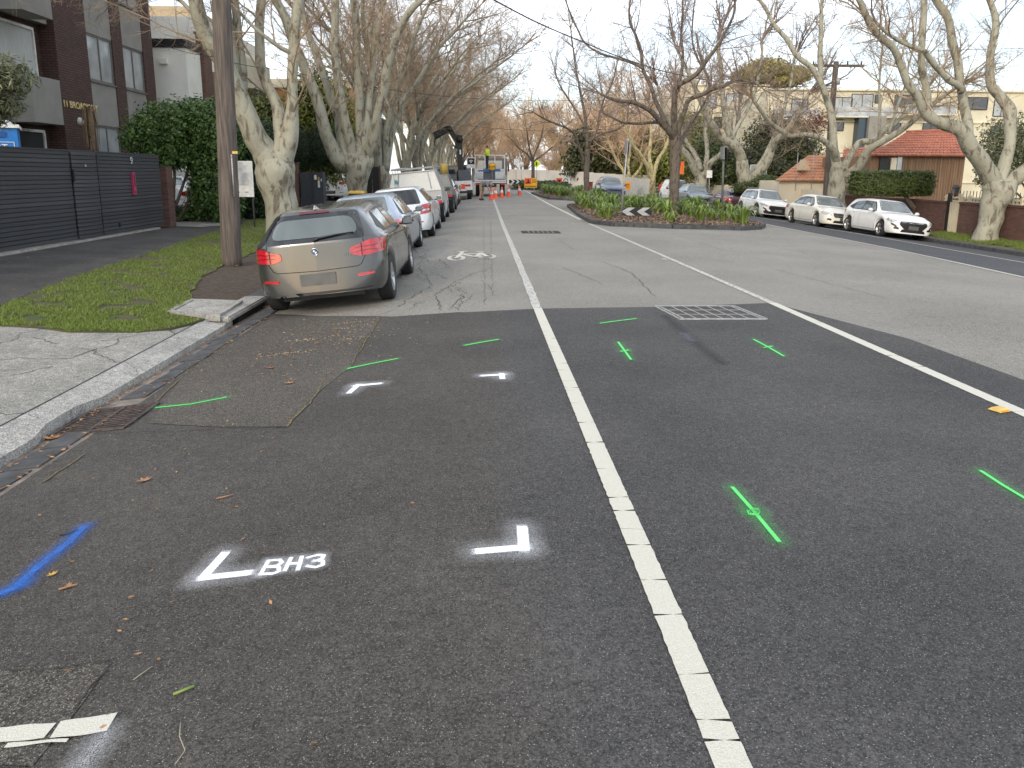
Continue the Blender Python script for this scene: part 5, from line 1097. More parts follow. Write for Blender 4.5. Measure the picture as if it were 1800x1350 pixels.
M_laurel = leaf_mat('laurel leaf', (.025, .06, .014), (.14, .23, .055)); M_ivy = leaf_mat('ivy leaf', (.010, .028, .010), (.045, .085, .025))
M_hedge = leaf_mat('hedge leaf', (.030, .050, .012), (.11, .14, .035)); M_ever = leaf_mat('evergreen leaf', (.020, .028, .010), (.10, .105, .035)); M_bamb = leaf_mat('bamboo leaf', (.09, .12, .02), (.30, .30, .06)); M_olive = leaf_mat('olive leaf', (.07, .08, .04), (.20, .21, .11)); M_pine = leaf_mat('pine needles', (.17, .16, .05), (.40, .34, .12))
M_redlf = leaf_mat('reddish leaf', (.10, .03, .02), (.26, .10, .06))
def leaves(blobs, n, size, m, seed, name='foliage', parent=None, depth=.35, box=False, up=.2, aspect=.5, rough=.16, loc=None, **k):
    rg = np.random.default_rng(seed); tot = sum(b[1][0]*b[1][1]+b[1][1]*b[1][2]+b[1][0]*b[1][2] for b in blobs); P_ = []; N_ = []
    for c, r in blobs:
        q = int(n*(r[0]*r[1]+r[1]*r[2]+r[0]*r[2])/tot); d = unit(rg.normal(0, 1, (q, 3)))
        if box: d = d/np.max(np.abs(d), axis=1, keepdims=True)**.85
        s_ = 1-depth*rg.random((q, 1))**1.6+rg.normal(0, rough*.4, (q, 1))
        u = d*3.1; bump_ = 1+rough*(np.sin(u[:, :1]*2.3+c[0])*np.cos(u[:, 1:2]*2.9+c[1])+.5*np.sin(u[:, 2:3]*5.1+u[:, :1]*4))
        P_.append(np.array(c)+d*s_*bump_*np.array(r)); N_.append(d)
    P_ = np.concatenate(P_); N_ = np.concatenate(N_); n = len(P_)
    nn = unit(N_+rg.normal(0, .6, (n, 3))+np.array([0, 0, up])); t = unit(np.cross(nn, rg.normal(0, 1, (n, 3)))); b_ = np.cross(nn, t); s_ = size*(.6+.8*rg.random((n, 1)))
    V = np.stack([P_-t*s_, P_-b_*s_*aspect, P_+t*s_, P_+b_*s_*aspect], 1).reshape(-1, 3); F = np.arange(n*4).reshape(-1, 4)
    o = obj(name, quads(name, V, F, m), parent, loc or (0, 0, 0), **k); return o
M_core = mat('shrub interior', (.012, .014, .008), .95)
def rel_blobs(blobs, b): return [((c[0]-b[0], c[1]-b[1], c[2]-b[2]), r) for c, r in blobs]
def shrub(name, base, blobs, n, size, m, seed, label, cat, stems=4, bark=M_elm, core=.72, group=None, **k):
    root = empty(name, base, 0, label, cat, group); rb_ = rel_blobs(blobs, base); fo = leaves(rb_, n, size, m, seed, 'foliage', root, kind='stuff', **k)
    mb = MB(); rng = random.Random(seed)
    for i in range(stems):
        c, r = rb_[i % len(rb_)]; q = Vector((rng.uniform(-.15, .15), rng.uniform(-.15, .15), -.1)); mb.tube([q, q.lerp(Vector(c), .5)+Vector((rng.uniform(-.1, .1), 0, 0)), Vector(c)+Vector((0, 0, r[2]*.4))], [.06, .045, .015], 6)
    mb.build('stem', bark, root)
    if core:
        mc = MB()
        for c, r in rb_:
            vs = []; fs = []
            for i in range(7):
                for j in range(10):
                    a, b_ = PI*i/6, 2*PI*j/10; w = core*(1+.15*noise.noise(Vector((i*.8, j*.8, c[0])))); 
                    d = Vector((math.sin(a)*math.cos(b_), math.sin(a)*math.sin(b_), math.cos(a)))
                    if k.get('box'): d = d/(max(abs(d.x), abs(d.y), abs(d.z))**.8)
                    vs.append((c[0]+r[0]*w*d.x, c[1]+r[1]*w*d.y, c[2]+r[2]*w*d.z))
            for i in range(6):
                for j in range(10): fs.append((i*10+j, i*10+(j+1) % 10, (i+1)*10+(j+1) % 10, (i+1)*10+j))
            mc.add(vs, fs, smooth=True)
        mc.build('shade_core', M_core, fo)  # solid near-black core: shade inside the foliage is put into its colour
    return root
# big laurel and ivy mass left of the pole
def PB(px, py, Y, r): p = at(px, py, Y); return ((p.x, p.y, p.z), r)
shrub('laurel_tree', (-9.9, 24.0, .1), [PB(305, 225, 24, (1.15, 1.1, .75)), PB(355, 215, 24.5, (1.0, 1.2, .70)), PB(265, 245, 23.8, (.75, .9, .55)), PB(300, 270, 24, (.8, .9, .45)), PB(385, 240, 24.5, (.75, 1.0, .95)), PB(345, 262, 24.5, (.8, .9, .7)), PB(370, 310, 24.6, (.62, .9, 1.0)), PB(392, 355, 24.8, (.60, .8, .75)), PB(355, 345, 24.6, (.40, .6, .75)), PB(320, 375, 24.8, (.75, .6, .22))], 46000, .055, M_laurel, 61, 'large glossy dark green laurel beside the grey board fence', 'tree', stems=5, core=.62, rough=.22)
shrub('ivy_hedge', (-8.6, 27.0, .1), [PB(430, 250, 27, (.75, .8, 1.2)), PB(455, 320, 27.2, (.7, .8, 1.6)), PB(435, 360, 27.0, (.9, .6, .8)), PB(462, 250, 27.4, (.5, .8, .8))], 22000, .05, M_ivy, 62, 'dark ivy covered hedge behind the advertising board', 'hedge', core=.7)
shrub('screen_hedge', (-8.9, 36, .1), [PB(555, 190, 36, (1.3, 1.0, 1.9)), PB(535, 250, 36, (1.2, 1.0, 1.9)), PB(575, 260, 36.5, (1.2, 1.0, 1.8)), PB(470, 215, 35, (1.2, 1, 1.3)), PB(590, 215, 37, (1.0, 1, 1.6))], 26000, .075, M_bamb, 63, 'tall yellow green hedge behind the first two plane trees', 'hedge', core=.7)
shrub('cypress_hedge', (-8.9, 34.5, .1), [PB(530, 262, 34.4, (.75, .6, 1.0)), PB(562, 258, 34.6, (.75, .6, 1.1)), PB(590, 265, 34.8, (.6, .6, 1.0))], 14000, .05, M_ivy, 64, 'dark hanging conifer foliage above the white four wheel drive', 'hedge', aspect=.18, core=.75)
shrub('garden_shrub', (-9.0, 46, .1), [PB(655, 290, 46, (.9, .9, 1.3)), PB(640, 250, 47, (1.3, .8, 1.4))], 7000, .08, M_bamb, 65, 'yellow green shrub behind the black bins', 'shrub')
shrub('banksia_shrub', (-10.6, 13.6, .1), [PB(12, 135, 13.7, (.42, .5, .38)), PB(-25, 160, 13.7, (.5, .5, .6)), PB(0, 188, 13.8, (.36, .4, .18)), PB(-40, 205, 13.8, (.4, .5, .3))], 5200, .075, M_olive, 66, 'grey green narrow leaved shrub above the blue portable toilet', 'shrub', aspect=.16, core=.45, depth=.7)
# evergreens on the right
shrub('evergreen_tree', (18.5, 98, -.5), [PB(1052, 262, 98, (4.2, 3, 3.2)), PB(1085, 285, 97, (3.6, 3, 2.8)), PB(1035, 290, 98, (3.2, 3, 2.4)), PB(1120, 275, 99, (3.6, 3, 3.2))], 16000, .24, M_ever, 71, 'dark evergreen tree over the white hoarding', 'tree', core=.7)
shrub('evergreen_tree', (24, 80, -.5), [PB(1180, 285, 80, (2.8, 2.5, 2.8)), PB(1215, 255, 84, (3.2, 2.5, 3.6)), PB(1150, 290, 82, (2.5, 2, 2.2))], 12000, .18, M_bamb, 72, 'yellow green tall shrub behind the near median tree', 'tree', core=.7)
shrub('evergreen_tree', (23, 62, -.5), [PB(1270, 295, 62, (2.0, 2, 1.9)), PB(1245, 280, 64, (1.8, 2, 2.2)), PB(1290, 310, 60, (1.2, 1.5, 1.4))], 12000, .11, M_hedge, 73, 'green shrubs behind the cream wall left of the hoop', 'tree', core=.7)
shrub('evergreen_tree', (24, 60, -.5), [PB(1360, 250, 60, (2.4, 2, 2.4)), PB(1335, 290, 58, (1.8, 2, 1.8)), PB(1400, 265, 60, (2.2, 2, 1.9)), PB(1385, 305, 56, (1.4, 1.5, 1.0))], 16000, .10, M_ever, 74, 'dark grey green tree behind the basketball hoop', 'tree', core=.66)
shrub('umbrella_pine', (48, 120, -.5), [PB(1350, 122, 120, (3.6, 3, 1.7)), PB(1390, 132, 121, (3.2, 3, 1.4)), PB(1318, 134, 119, (2.6, 3, 1.2)), PB(1370, 142, 121, (3.5, 3, 1.2))], 14000, .22, M_pine, 75, 'umbrella shaped golden green pine above the apartment roofs', 'tree', core=.7)
shrub('red_leaf_tree', (28, 64, -.5), [PB(1420, 222, 62, (1.9, 1.6, 1.2)), PB(1440, 210, 62, (1.2, 1.2, 1.0))], 1500, .10, M_redlf, 76, 'tree with sparse reddish leaves left of the second right plane tree', 'tree', core=0, depth=.9)
shrub('clipped_hedge', (19.9, 32.2, -.5), [PB(1567, 322, 32.4, (1.75, .6, .55))], 26000, .04, M_hedge, 77, 'clipped box hedge standing over the right brick wall', 'hedge', box=True, core=.84, depth=.12, rough=.04)
shrub('garden_tree', (25, 31.5, -.5), [PB(1775, 240, 31.5, (1.2, 1.2, 1.0)), PB(1755, 275, 31, (.8, 1, .9)), PB(1800, 270, 31, (.9, 1, 1.2)), PB(1738, 305, 30, (.5, .7, .7))], 9000, .06, M_olive, 78, 'airy olive green tree at the right edge behind the fence', 'tree', core=0, depth=.8)
shrub('garden_shrub', (22.2, 47, -.5), [PB(1395, 318, 47, (.6, .7, .6)), PB(1345, 322, 48, (1.0, .7, .55)), PB(1312, 330, 49, (.9, .7, .4))], 7000, .06, M_hedge, 79, 'low green shrubs above the cream wall under the hoop', 'shrub', core=.7)
# ------------------------------------------------------------------ buildings, fences and walls
def onX(px, py, X): w = ray(px, py); return CP+w*(X/w.x)
M_bbrick = brick_mat('brown brick', (.078, .040, .032), (.115, .058, .045), (.030, .022, .020)); M_rbrick = brick_mat('red brown brick', (.13, .055, .038), (.20, .085, .055), (.16, .13, .11)); M_obrick = brick_mat('dark red brick', (.10, .042, .030), (.17, .07, .05), (.09, .075, .065))
M_render = mat('grey render', (.25, .24, .215), .85, var=.08, scale=2, bump=.15); M_cream = mat('cream render', (.62, .54, .38), .85, var=.08, scale=.8); M_cream2 = mat('pale cream render', (.66, .60, .47), .85, var=.08, scale=.8)
M_wht = mat('white render', (.80, .78, .70), .85, var=.05, scale=1); M_tan = mat('tan render', (.42, .33, .22), .85, var=.08); M_yel2 = mat('yellow cream render', (.62, .565, .42), .85, var=.1, scale=.5)
M_win = mat('window glass', (.26, .28, .29), .06, spec=.9, coat=.5, col2=(.42, .44, .44), scale=1.2); M_wind = mat('dark window glass', (.03, .035, .04), .06, spec=.9); M_curt = mat('curtain', (.45, .46, .44), .9, stretch=(12, 12, .4), var=.15)  # window glass: reflected sky and pale curtains are put into its mottled colour
M_frame = mat('grey window frame', (.14, .135, .12), .6); M_wframe = mat('white frame', (.62, .62, .58), .6); M_bl = mat('black metal', (.016, .016, .018), .5); M_char = mat('charcoal painted boards', (.040, .042, .047), .62, var=.12, scale=3, stretch=(1, .12, 2)); M_charr = mat('charcoal render', (.05, .055, .065), .75)
FXX = -13.0
zA, zB = onX(150, 56, FXX).z, onX(158, 139, FXX).z; zC = onX(167, 220, FXX).z; zD = zC-1.65; zE = zA+ (zA-zC)*0+ .0
st_h = zA-zC
Yp = lambda px, py: onX(px, py, FXX).y
yP0, yW0, yW1, yV0, yV1, yEnd = Yp(98, 78), Yp(151, 57), Yp(197, 70), Yp(215, 80), Yp(252, 90), Yp(270, 110)
apt = empty('apartment_building', (FXX, yW0, .1), 0, 'brown brick apartment block with grey panels, tall windows and gold lettering', 'building')
def LB(x0, x1, y0, y1, z0, z1, name, m, par=apt, org=(FXX, yW0, .1), **k):
    return MB().box(((x0+x1)/2-org[0], (y0+y1)/2-org[1], (z0+z1)/2-org[2]), (abs(x1-x0), abs(y1-y0), abs(z1-z0))).build(name, m, par, **k)
ztop = zA+2*st_h*.98
LB(-26, FXX-.12, yP0, yEnd-.15, 0, ztop, 'wall', M_bbrick)
for a, b in ((yP0, yW0), (yW1, yV0), (yV1, yEnd)): LB(FXX-.12, FXX, a, b, 0, ztop, 'brick_pier', M_bbrick)
LB(FXX-.6, FXX-.12, yEnd-.15, yEnd, 0, ztop, 'brick_pier', M_bbrick)
for a, b in ((yW0, yW1), (yV0, yV1)):
    for k in range(-1, 3):
        z1, z0 = zA+k*st_h, zB+k*st_h
        LB(FXX-.12, FXX-.035, a+.003, b-.003, z1+.02, z1+st_h-(zA-zB)-.02, 'render_panel', M_render)
        fr = LB(FXX-.12, FXX-.06, a+.003, b-.003, z0-.02, z0+.05, 'window', M_frame)
        LB(FXX-.12, FXX-.06, a+.003, b-.003, z1-.05, z1+.02, 'window_frame', M_frame, fr)
        for y in (a+.03, (a+b)/2, b-.03): LB(FXX-.12, FXX-.055, y-.028, y+.028, z0+.05, z1-.05, 'window_frame', M_frame, fr)
        LB(FXX-.11, FXX-.09, a+.06, (a+b)/2-.028, z0+.05, z1-.05, 'pane', M_win, fr); LB(FXX-.11, FXX-.09, (a+b)/2+.028, b-.06, z0+.05, z1-.05, 'pane', M_win, fr)
        LB(FXX-.12, FXX+.02, a+.003, b-.003, z0-.07, z0-.02, 'window_sill', M_frame, fr)
# balconies in the recess at the near end
rec = FXX-.42; yb0, yb1 = onX(56, 160, FXX+.55).y, onX(107, 165, FXX+.55).y
for k in range(-1, 3):
    zf = onX(55, 205, -12.2).z+.15+k*st_h
    LB(-26, FXX-.2, 12, yP0-.003, zf-.2, zf, 'balcony_floor', M_render)
    LB(FXX-.21+.02, FXX+.55, yb0, yb1, zf-.25, zf+1.02, 'balcony_wall', M_render)
    if k >= 0:
        rl_ = LB(FXX-.16, FXX-.12, 14, yb0-.01, zf+.98, zf+1.03, 'balcony_railing', M_bl)
        mb = MB(); yy = 16.0
        while yy < yb0-.05: mb.box((-.14, yy-yW0, zf+.5-.1), (.015, .015, 1.0)); yy += .13
        mb.build('railing_bars', M_bl, rl_)
    gd = LB(rec-.06, rec, 15, yP0-.45, zf+.02, zf+2.5, 'sliding_door', M_curt if k >= 0 else M_bl)
    for y in (yP0-.455, yP0-2.2, yP0-3.4, yP0-5): LB(rec-.02, rec+.05, y-.035, y+.035, zf+.02, zf+2.5, 'door_frame', M_wframe if y == yP0-.455 else M_frame, gd)
    LB(rec, rec+.06, 15, yP0-.45, zf+2.5, zf+2.58, 'door_frame', M_wframe, gd)
LB(-26, rec-.07, 12, yP0-.003, 0, ztop, 'wall', M_bbrick)
nm = text_mesh('11 BROADWAY', .30, mat('brass lettering', (.72, .55, .26), .4), .012, align='LEFT'); p = onX(110, 181, FXX)
obj('lettering', nm, apt, (.02, p.y-yW0-.02, p.z-.1-.02), (PI/2, 0, PI/2))
p = onX(140, 214, FXX); MB().lathe([(0, .10), (.09, .085), (.13, .04), (.14, 0)], 16, Matrix.Translation((0, p.y-yW0, p.z-.1))@Matrix.Rotation(PI/2, 4, 'Y')).build('wall_light', mat('opal light cover', (.5, .48, .46), .3), apt)
# dried cordyline in front of it
cy = onX(150, 240, -12); cr_ = empty('cordyline', (cy.x, cy.y, .1), 0, 'dead cordyline with hanging straw leaves in front of the brick wall', 'plant'); hh = onX(152, 192, -12).z
MB().tube([(0, 0, 0), (.05, .1, 1.2), (.0, .35, hh-.2)], [.05, .04, .03], 6).build('stem', M_elm, cr_)
mb = MB(); rng = random.Random(3)
for i in range(64):
    a = rng.uniform(0, 2*PI); r = rng.uniform(.05, .26); l = rng.uniform(.6, 1.25); c, s_ = math.cos(a), math.sin(a); w = .018; q = Vector((0, .35, hh-.2+rng.uniform(-.1, .1)))
    pts = [q, q+Vector((c*r*.7, s_*r*.7, .12)), q+Vector((c*r, s_*r, -l*.4)), q+Vector((c*r*.9, s_*r*.9, -l))]
    vs = []
    for j, p in enumerate(pts): vs += [p+Vector((-s_*w, c*w, 0)), p+Vector((s_*w, -c*w, 0))]
    mb.add(vs, [(2*j, 2*j+1, 2*j+3, 2*j+2) for j in range(3)])
mb.build('hanging_leaves', mat('straw leaf', (.19, .13, .07), .8, var=.3, scale=20), cr_, kind='stuff')
# portable toilet behind the fence
pt = empty('portable_toilet', (-10.5, 16.5, .1), .50, 'blue portable toilet with white roof showing over the grey fence', 'portable toilet')
M_pb = mat('blue moulded plastic', (.02, .17, .50), .45, var=.08); M_pw = mat('white moulded plastic', (.72, .72, .70), .5)
zt_ = onX(30, 226, -10.4).z-.15
MB().box((0, 0, zt_/2), (1.15, 1.15, zt_)).build('cabin', M_pb, pt)
MB().box((0, 0, zt_+.035), (1.24, 1.24, .07)).build('roof', M_pw, pt); MB().lathe([(.52, zt_+.07), (.45, zt_+.17), (.2, zt_+.22), (0, zt_+.23)], 16).build('roof_dome', M_pw, pt)
for i in range(4): MB().box((-.3+.2*i, -.585, zt_-.13), (.14, .03, .12)).build('vent', mat('dark blue vent', (.012, .08, .28), .5), pt)
sm = text_mesh('SMART', .17, M_pw, .004, bold=.002); obj('lettering', sm, pt, (.12, -.582, zt_-.40), (PI/2, 0, 0))
for a, b in (((-.25, -.29), (.5, -.29)), ((-.25, -.52), (.5, -.52)), ((-.25, -.29), (-.25, -.52)), ((.5, -.29), (.5, -.52))): MB().bar((a[0], -.582, zt_+a[1]), (b[0], -.582, zt_+b[1]), .012, .012, up=(0, 1, 0)).build('sign_border', M_pw, pt)
# grey board fence with gate, every board its own piece
FX = -9.22; zt0 = onX(60, 262, FX).z
fence = empty('board_fence', (FX, 15, .1), 0, 'charcoal horizontal board fence with sliding gate, number 9 and a pink letter slot', 'fence')
secs = [(6.0, onX(123, 300, FX).y, .0), (onX(125, 300, FX).y+.01, onX(169, 300, FX).y, .012), (onX(171, 300, FX).y+.01, onX(280, 300, FX).y, .0)]
nb = 22; bh = (zt0-.16)/nb
for si, (y0, y1, dx) in enumerate(secs):
    MB().box((-.05, (y0+y1)/2-15, (zt0-.1)/2+.02), (.04, y1-y0, zt0-.22)).build('gate_backing', M_bl, fence)
    y1_ = y1-.006
    mes = [MB().box((0, 0, 0), (.028, y1_-y0, bh-.014)).mesh('board', mat('charcoal painted boards '+w, tuple(c*k for c in (.046, .048, .054)), .62, var=.22, scale=2.5, stretch=(1, .3, 5), bump=.15, bscale=30)) for w, k in (('plain', 1), ('faded', 1.22), ('dark', .86))]
    for i in range(nb): obj('board', mes[random.Random(i*7+si).choice((0, 0, 0, 1, 2))], fence, (dx+random.Random(i+si*40).uniform(-.003, .003), (y0+y1_)/2-15, .06+bh*(i+.5)))
    MB().box((-.02, (y0+y1)/2-15, zt0-.09), (.09, y1-y0, .03)).build('capping', M_char, fence)
MB().box((-.02, -.8+0, .015), (.16, 14.5, .05)).build('plinth', M_kconc, fence)
MB().box((-.05, onX(289, 300, FX).y-15, (zt0-.4)/2), (.36, .42, zt0-.4)).build('end_pier', M_obrick, fence)
p = onX(229, 283, FX); n9 = text_mesh('9', .26, mat('silver numeral', (.55, .55, .52), .4), .008); obj('number', n9, fence, (.03, p.y-15, p.z-.1), (PI/2, 0, PI/2))
pk = mat('magenta enamel', (.42, .035, .11), .4); a = onX(230, 303, FX); b = onX(235, 342, FX)
ps = MB().box((.04, (a.y+b.y)/2-15, (a.z+b.z)/2-.1), (.05, .14, abs(a.z-b.z))).build('letter_slot', pk, fence)
MB().box((.068, (a.y+b.y)/2-15, (a.z+b.z)/2-.02), (.006, .035, .32)).build('slot_opening', M_bl, ps); MB().lathe([(0, .005), (.03, .005)], 10, Matrix.Translation((.068, (a.y+b.y)/2-15, (a.z+b.z)/2-.32))@Matrix.Rotation(PI/2, 4, 'Y')).build('lock', M_bl, ps)
p = onX(126, 308, FX); MB().box((.04, p.y-15, p.z-.1), (.05, .05, .26)).build('handle', M_bl, fence)
p = onX(148, 291, FX); MB().box((.03, p.y-15, p.z-.1), (.01, .06, .06)).build('sticker', M_galv, fence)
p = onX(209, 395, FX); MB().box((.03, p.y-15, p.z-.1), (.03, .05, .10)).build('latch', M_bl, fence)
# driveway apron next to the fence
st(sheet('driveway', [(-13.5, 22.4), (-8.4, 22.4), (-8.0, 23.2), (-8.6, 24.6), (-13.5, 26.5)], .012, M_conc))
# white house, chimney and neighbours
def building(name, label, org, boxes, cat='building'):
    r = empty(name, org, 0, label, cat)
    for x0, x1, y0, y1, z0, z1, nm_, m in boxes: MB().box(((x0+x1)/2-org[0], (y0+y1)/2-org[1], (z0+z1)/2-org[2]), (abs(x1-x0), abs(y1-y0), abs(z1-z0))).build(nm_, m, r)
    return r
def window(par, org, c, w, h, ax, frame=M_bl, pane=M_win, split=1, d=.06):
    """ax 'x': faces +x (street side); ax 'y': faces the camera"""
    c = Vector(c)-Vector(org); f = MB()
    def bx(u, v, du, dv, t, off): 
        return ((c.x+off, c.y+u, c.z+v), (t, du, dv)) if ax == 'x' else ((c.x+u, c.y-off, c.z+v), (du, t, dv))
    for u, v, du, dv in ((-w/2, 0, .07, h), (w/2, 0, .07, h), (0, h/2+.001, w-.07, .07), (0, -h/2-.001, w-.07, .07)): f.box(*bx(u, v, du, dv, d, 0))
    for k in range(1, split): f.box(*bx(-w/2+w*k/split, 0, .05, h-.07, d*.9, 0))
    o = f.build('window', frame, par); MB().box(*bx(0, 0, w-.08, h-.08, .02, -.005)).build('pane', pane, o); return o
CX = at(330, 140, 33).x; org = (CX, 33, .1)
h1 = building('white_house', 'white rendered house with black parapet band and a brick chimney', org, [(-22, CX, 33, 34.6, 0, 6.75, 'wall', M_wht), (-22, CX+.05, 32.95, 34.65, 6.75, 7.1, 'parapet', M_bl), (CX-.2, CX+.12, 34.75, 35.7, 0, 7.6, 'chimney', M_rbrick), (CX-.25, CX+.17, 34.71, 35.74, 7.6, 7.7, 'chimney_cap', M_obrick), (-22, CX-.2, 35.72, 44, 0, 8.5, 'wall', M_wht), (-24, CX-2.6, 41, 47, 8.5, 10.0, 'wall', M_tan), (-20, CX-5.2, 39, 40.4, 8.5, 9.6, 'wall', M_yel2)])
p = onX(369, 162, CX-.2); window(h1, org, (CX-.17, p.y, p.z), 1.3, 1.5, 'x', M_bl, M_curt, 1, .1)
MB().box((-.9, -.08, 6.1), (.28, .16, .22)).build('floodlight', M_wht, h1)
org = (-11.4, 37.5, .1)
h2 = building('terrace_house', 'tan rendered house with a dark framed bay window behind the first plane tree', org, [(-18, -12.0, 38.2, 44, 0, 7.4, 'wall', M_yel2), (-18, -12.0, 36.2, 38.2, 3.6, 6.2, 'wall', M_tan)])
bz = onX(452, 187, -11.3)
MB().box((-.2, bz.y-37.5, bz.z-.1), (1.0, 1.9, 1.55)).build('bay', M_char, h2)
for k in range(4): window(h2, org, (-11.4+.28, bz.y-.7+.46*k, bz.z), .42, 1.3, 'x', M_bl, M_win, 1, .05)
org = (-11, 52, .1)
h3 = building('timber_building', 'low building with orange timber cladding and cream fascia behind the yellow green hedge', org, [(-20, -8.3, 52, 60, 0, 7.2, 'wall', mat('orange timber', (.42, .22, .08), .7, stretch=(6, 6, .2), var=.3)), (-20.2, -8.1, 51.8, 60.2, 7.2, 7.75, 'fascia', M_yel2)])
for k in range(9): MB().box((-8.6+1.25*k-3.2, -.06, 3.6), (.12, .1, 7.0)).build('post', M_yel2, h3)
org = (-12, 62, .1)
h4 = building('brick_house', 'red brick house glimpsed between the plane trunks of the left row', org, [(-20, -9.5, 62, 74, 0, 6.2, 'wall', M_rbrick), (-20, -9.3, 61.8, 74, 6.2, 6.6, 'roof', mat('slate roof', (.10, .10, .11), .7))])
for yy in (64, 67, 70): window(h4, org, (-9.48, yy, 4.4), 1.1, 1.5, 'x', M_wframe)
# brick pier, charcoal gate pier, bins, board
bp_ = empty('brick_pier', (-8.35, 33.4, .05), 0, 'red brick gate pier right of the first plane tree', 'pier'); MB().box((0, 0, 1.0), (.46, .46, 2.0)).build('shaft', M_rbrick, bp_); MB().box((0, 0, 2.03), (.54, .54, .07)).build('cap', M_obrick, bp_)
gpz = empty('gate_pier', (-7.55, 33.6, .05), 0, 'charcoal gate pier carrying white and yellow notices', 'pier')
MB().box((-.22, .1, .82), (.58, .5, 1.64)).build('wing', M_charr, gpz); MB().box((.30, 0, .82), (.42, .6, 1.66)).build('front_panel', M_charr, gpz)
for x, z, w, h, m in ((.19, 1.42, .10, .2, M_pw), (.33, 1.36, .07, .14, M_yel), (.33, 1.13, .09, .3, M_pw), (.44, 1.3, .05, .12, M_pw)): MB().box((x, -.31, z), (w, .012, h)).build('notice', m, gpz)
def bin_(loc, lid, body, lab, rz=0, sc=1.0):
    r = empty('wheelie_bin', loc, rz, lab, 'bin'); r.scale = (sc,)*3
    MB().box((0, 0, .50), (.50, .55, .90), taper=(1.12, 1.12)).build('bin_body', body, r); m = MB(); m.box((0, 0, .985), (.62, .68, .06)); m.box((0, -.1, 1.03), (.5, .4, .04)); m.build('lid', lid, r)
    for s_ in (-1, 1): MB().lathe([(0, .03), (.11, .03), (.11, -.03), (0, -.03)], 12, Matrix.Translation((s_*.25, .25, .11))@Matrix.Rotation(PI/2, 4, 'Y')).build('wheel', M_tyre, r)
    MB().bar((-.22, .36, .98), (.22, .36, .98), .03, .03).build('handle', body, r); return r
M_bing = mat('dark green bin plastic', (.015, .03, .022), .5)
bin_((-4.78, 31.3-2.6, -.04), M_yel, M_bing, 'wheelie bin with yellow lid behind the silver sedan')
gb = empty('side_gate', (-6.05, 40, 0), 0, 'tall black panelled gate beside the trunk of the second plane tree', 'gate'); 
for s_ in (-.36, 0, .36): MB().box((s_, 0, 1.0), (.33, .05, 1.95)).build('gate_panel', M_bl, gb)
for s_ in (-.58, .58): MB().box((s_, 0, 1.02), (.09, .12, 2.04)).build('gate_post', M_obrick if s_ > 0 else M_bl, gb)
fs_ = empty('advertising_board', (-7.45, 23.0, .05), -.05, 'white property advertising board on two posts in front of the ivy hedge', 'sign')
zb0, zb1 = at(430, 346, 23).z-.05, at(430, 283, 23).z-.05
MB().box((.05, 0, (zb0+zb1)/2), (.92, .04, zb1-zb0)).build('board', M_pw, fs_); MB().box((.05, -.024, (zb0+zb1)/2+.16), (.86, .006, (zb1-zb0)*.66)).build('picture', mat('room picture', (.34, .36, .38), .4, col2=(.66, .67, .68), scale=3, lo=.4, hi=.6), fs_)
for s_ in (-.36, .46): MB().box((s_, .03, zb0/2+.1), (.04, .04, zb0+.3)).build('post', M_bl, fs_)
for s_, w in ((-.15, .5), (.3, .12)): MB().box((s_, -.024, zb0+.14), (w, .006, .035)).build('caption_bar', M_galv, fs_)
# ---- poles and wires
M_wood = mat('weathered pole timber', (.155, .125, .105), .9, col2=(.075, .062, .055), scale=7, stretch=(3.5, 3.5, .25), bump=.8, bscale=14, lo=.35, hi=.62, dist=.015)
def pole(name, pts, r0, r1, label, n=14, m=None):
    b = Vector(pts[0]); root = empty(name, b, 0, label, 'pole'); sp = smooth_path([Vector(p)-b for p in pts], 4); MB().tube(sp, [r0+(r1-r0)*i/(len(sp)-1) for i in range(len(sp))], n, jit=.06).build('shaft', m or M_wood, root); return root
Yq = 14.3
wp = pole('power_pole', [at(409, 470, Yq), at(404, 380, Yq), at(399, 250, Yq), at(389, 0, Yq), at(382, -160, Yq)], .190, .160, 'weathered brown timber power pole standing in the left verge')
bw_ = Vector(wp.location); p = at(413, 268, Yq-.2)-bw_; MB().box(p, (.10, .02, .045)).build('yellow_tag', M_yel, wp); 
pc = at(413, 330, Yq)-bw_; mb = MB(); mb.tube([at(414, 272, Yq)-bw_+Vector((-.03, -.14, 0)), at(419, 345, Yq)-bw_+Vector((-.03, -.14, 0))], .014, 6); mb.build('conduit', M_galv, wp)
Yr = 39.5
rp_ = pole('power_pole', [at(1450, 372, Yr), at(1455, 300, Yr), at(1462, 200, Yr), at(1470, 108, Yr)], .185, .13, 'timber power pole with crossarm behind the cream sedan')
br_ = Vector(rp_.location); MB().bar(at(1426, 115, Yr)-br_, at(1518, 116, Yr)-br_, .12, .12).build('crossarm', M_wood, rp_)
for x in (1430, 1447, 1490, 1514): MB().tube([at(x, 114, Yr)-br_, at(x, 107, Yr)-br_], [.05, .03], 8).build('insulator', M_hub, rp_)
MB().tube([at(1470, 150, Yr)-br_+Vector((0, -.2, 0)), at(1470, 138, Yr)-br_+Vector((0, -.2, 0))], .1, 8).build('junction_box', M_galv, rp_)
M_wire = mat('black cable', (.01, .01, .01), .6)
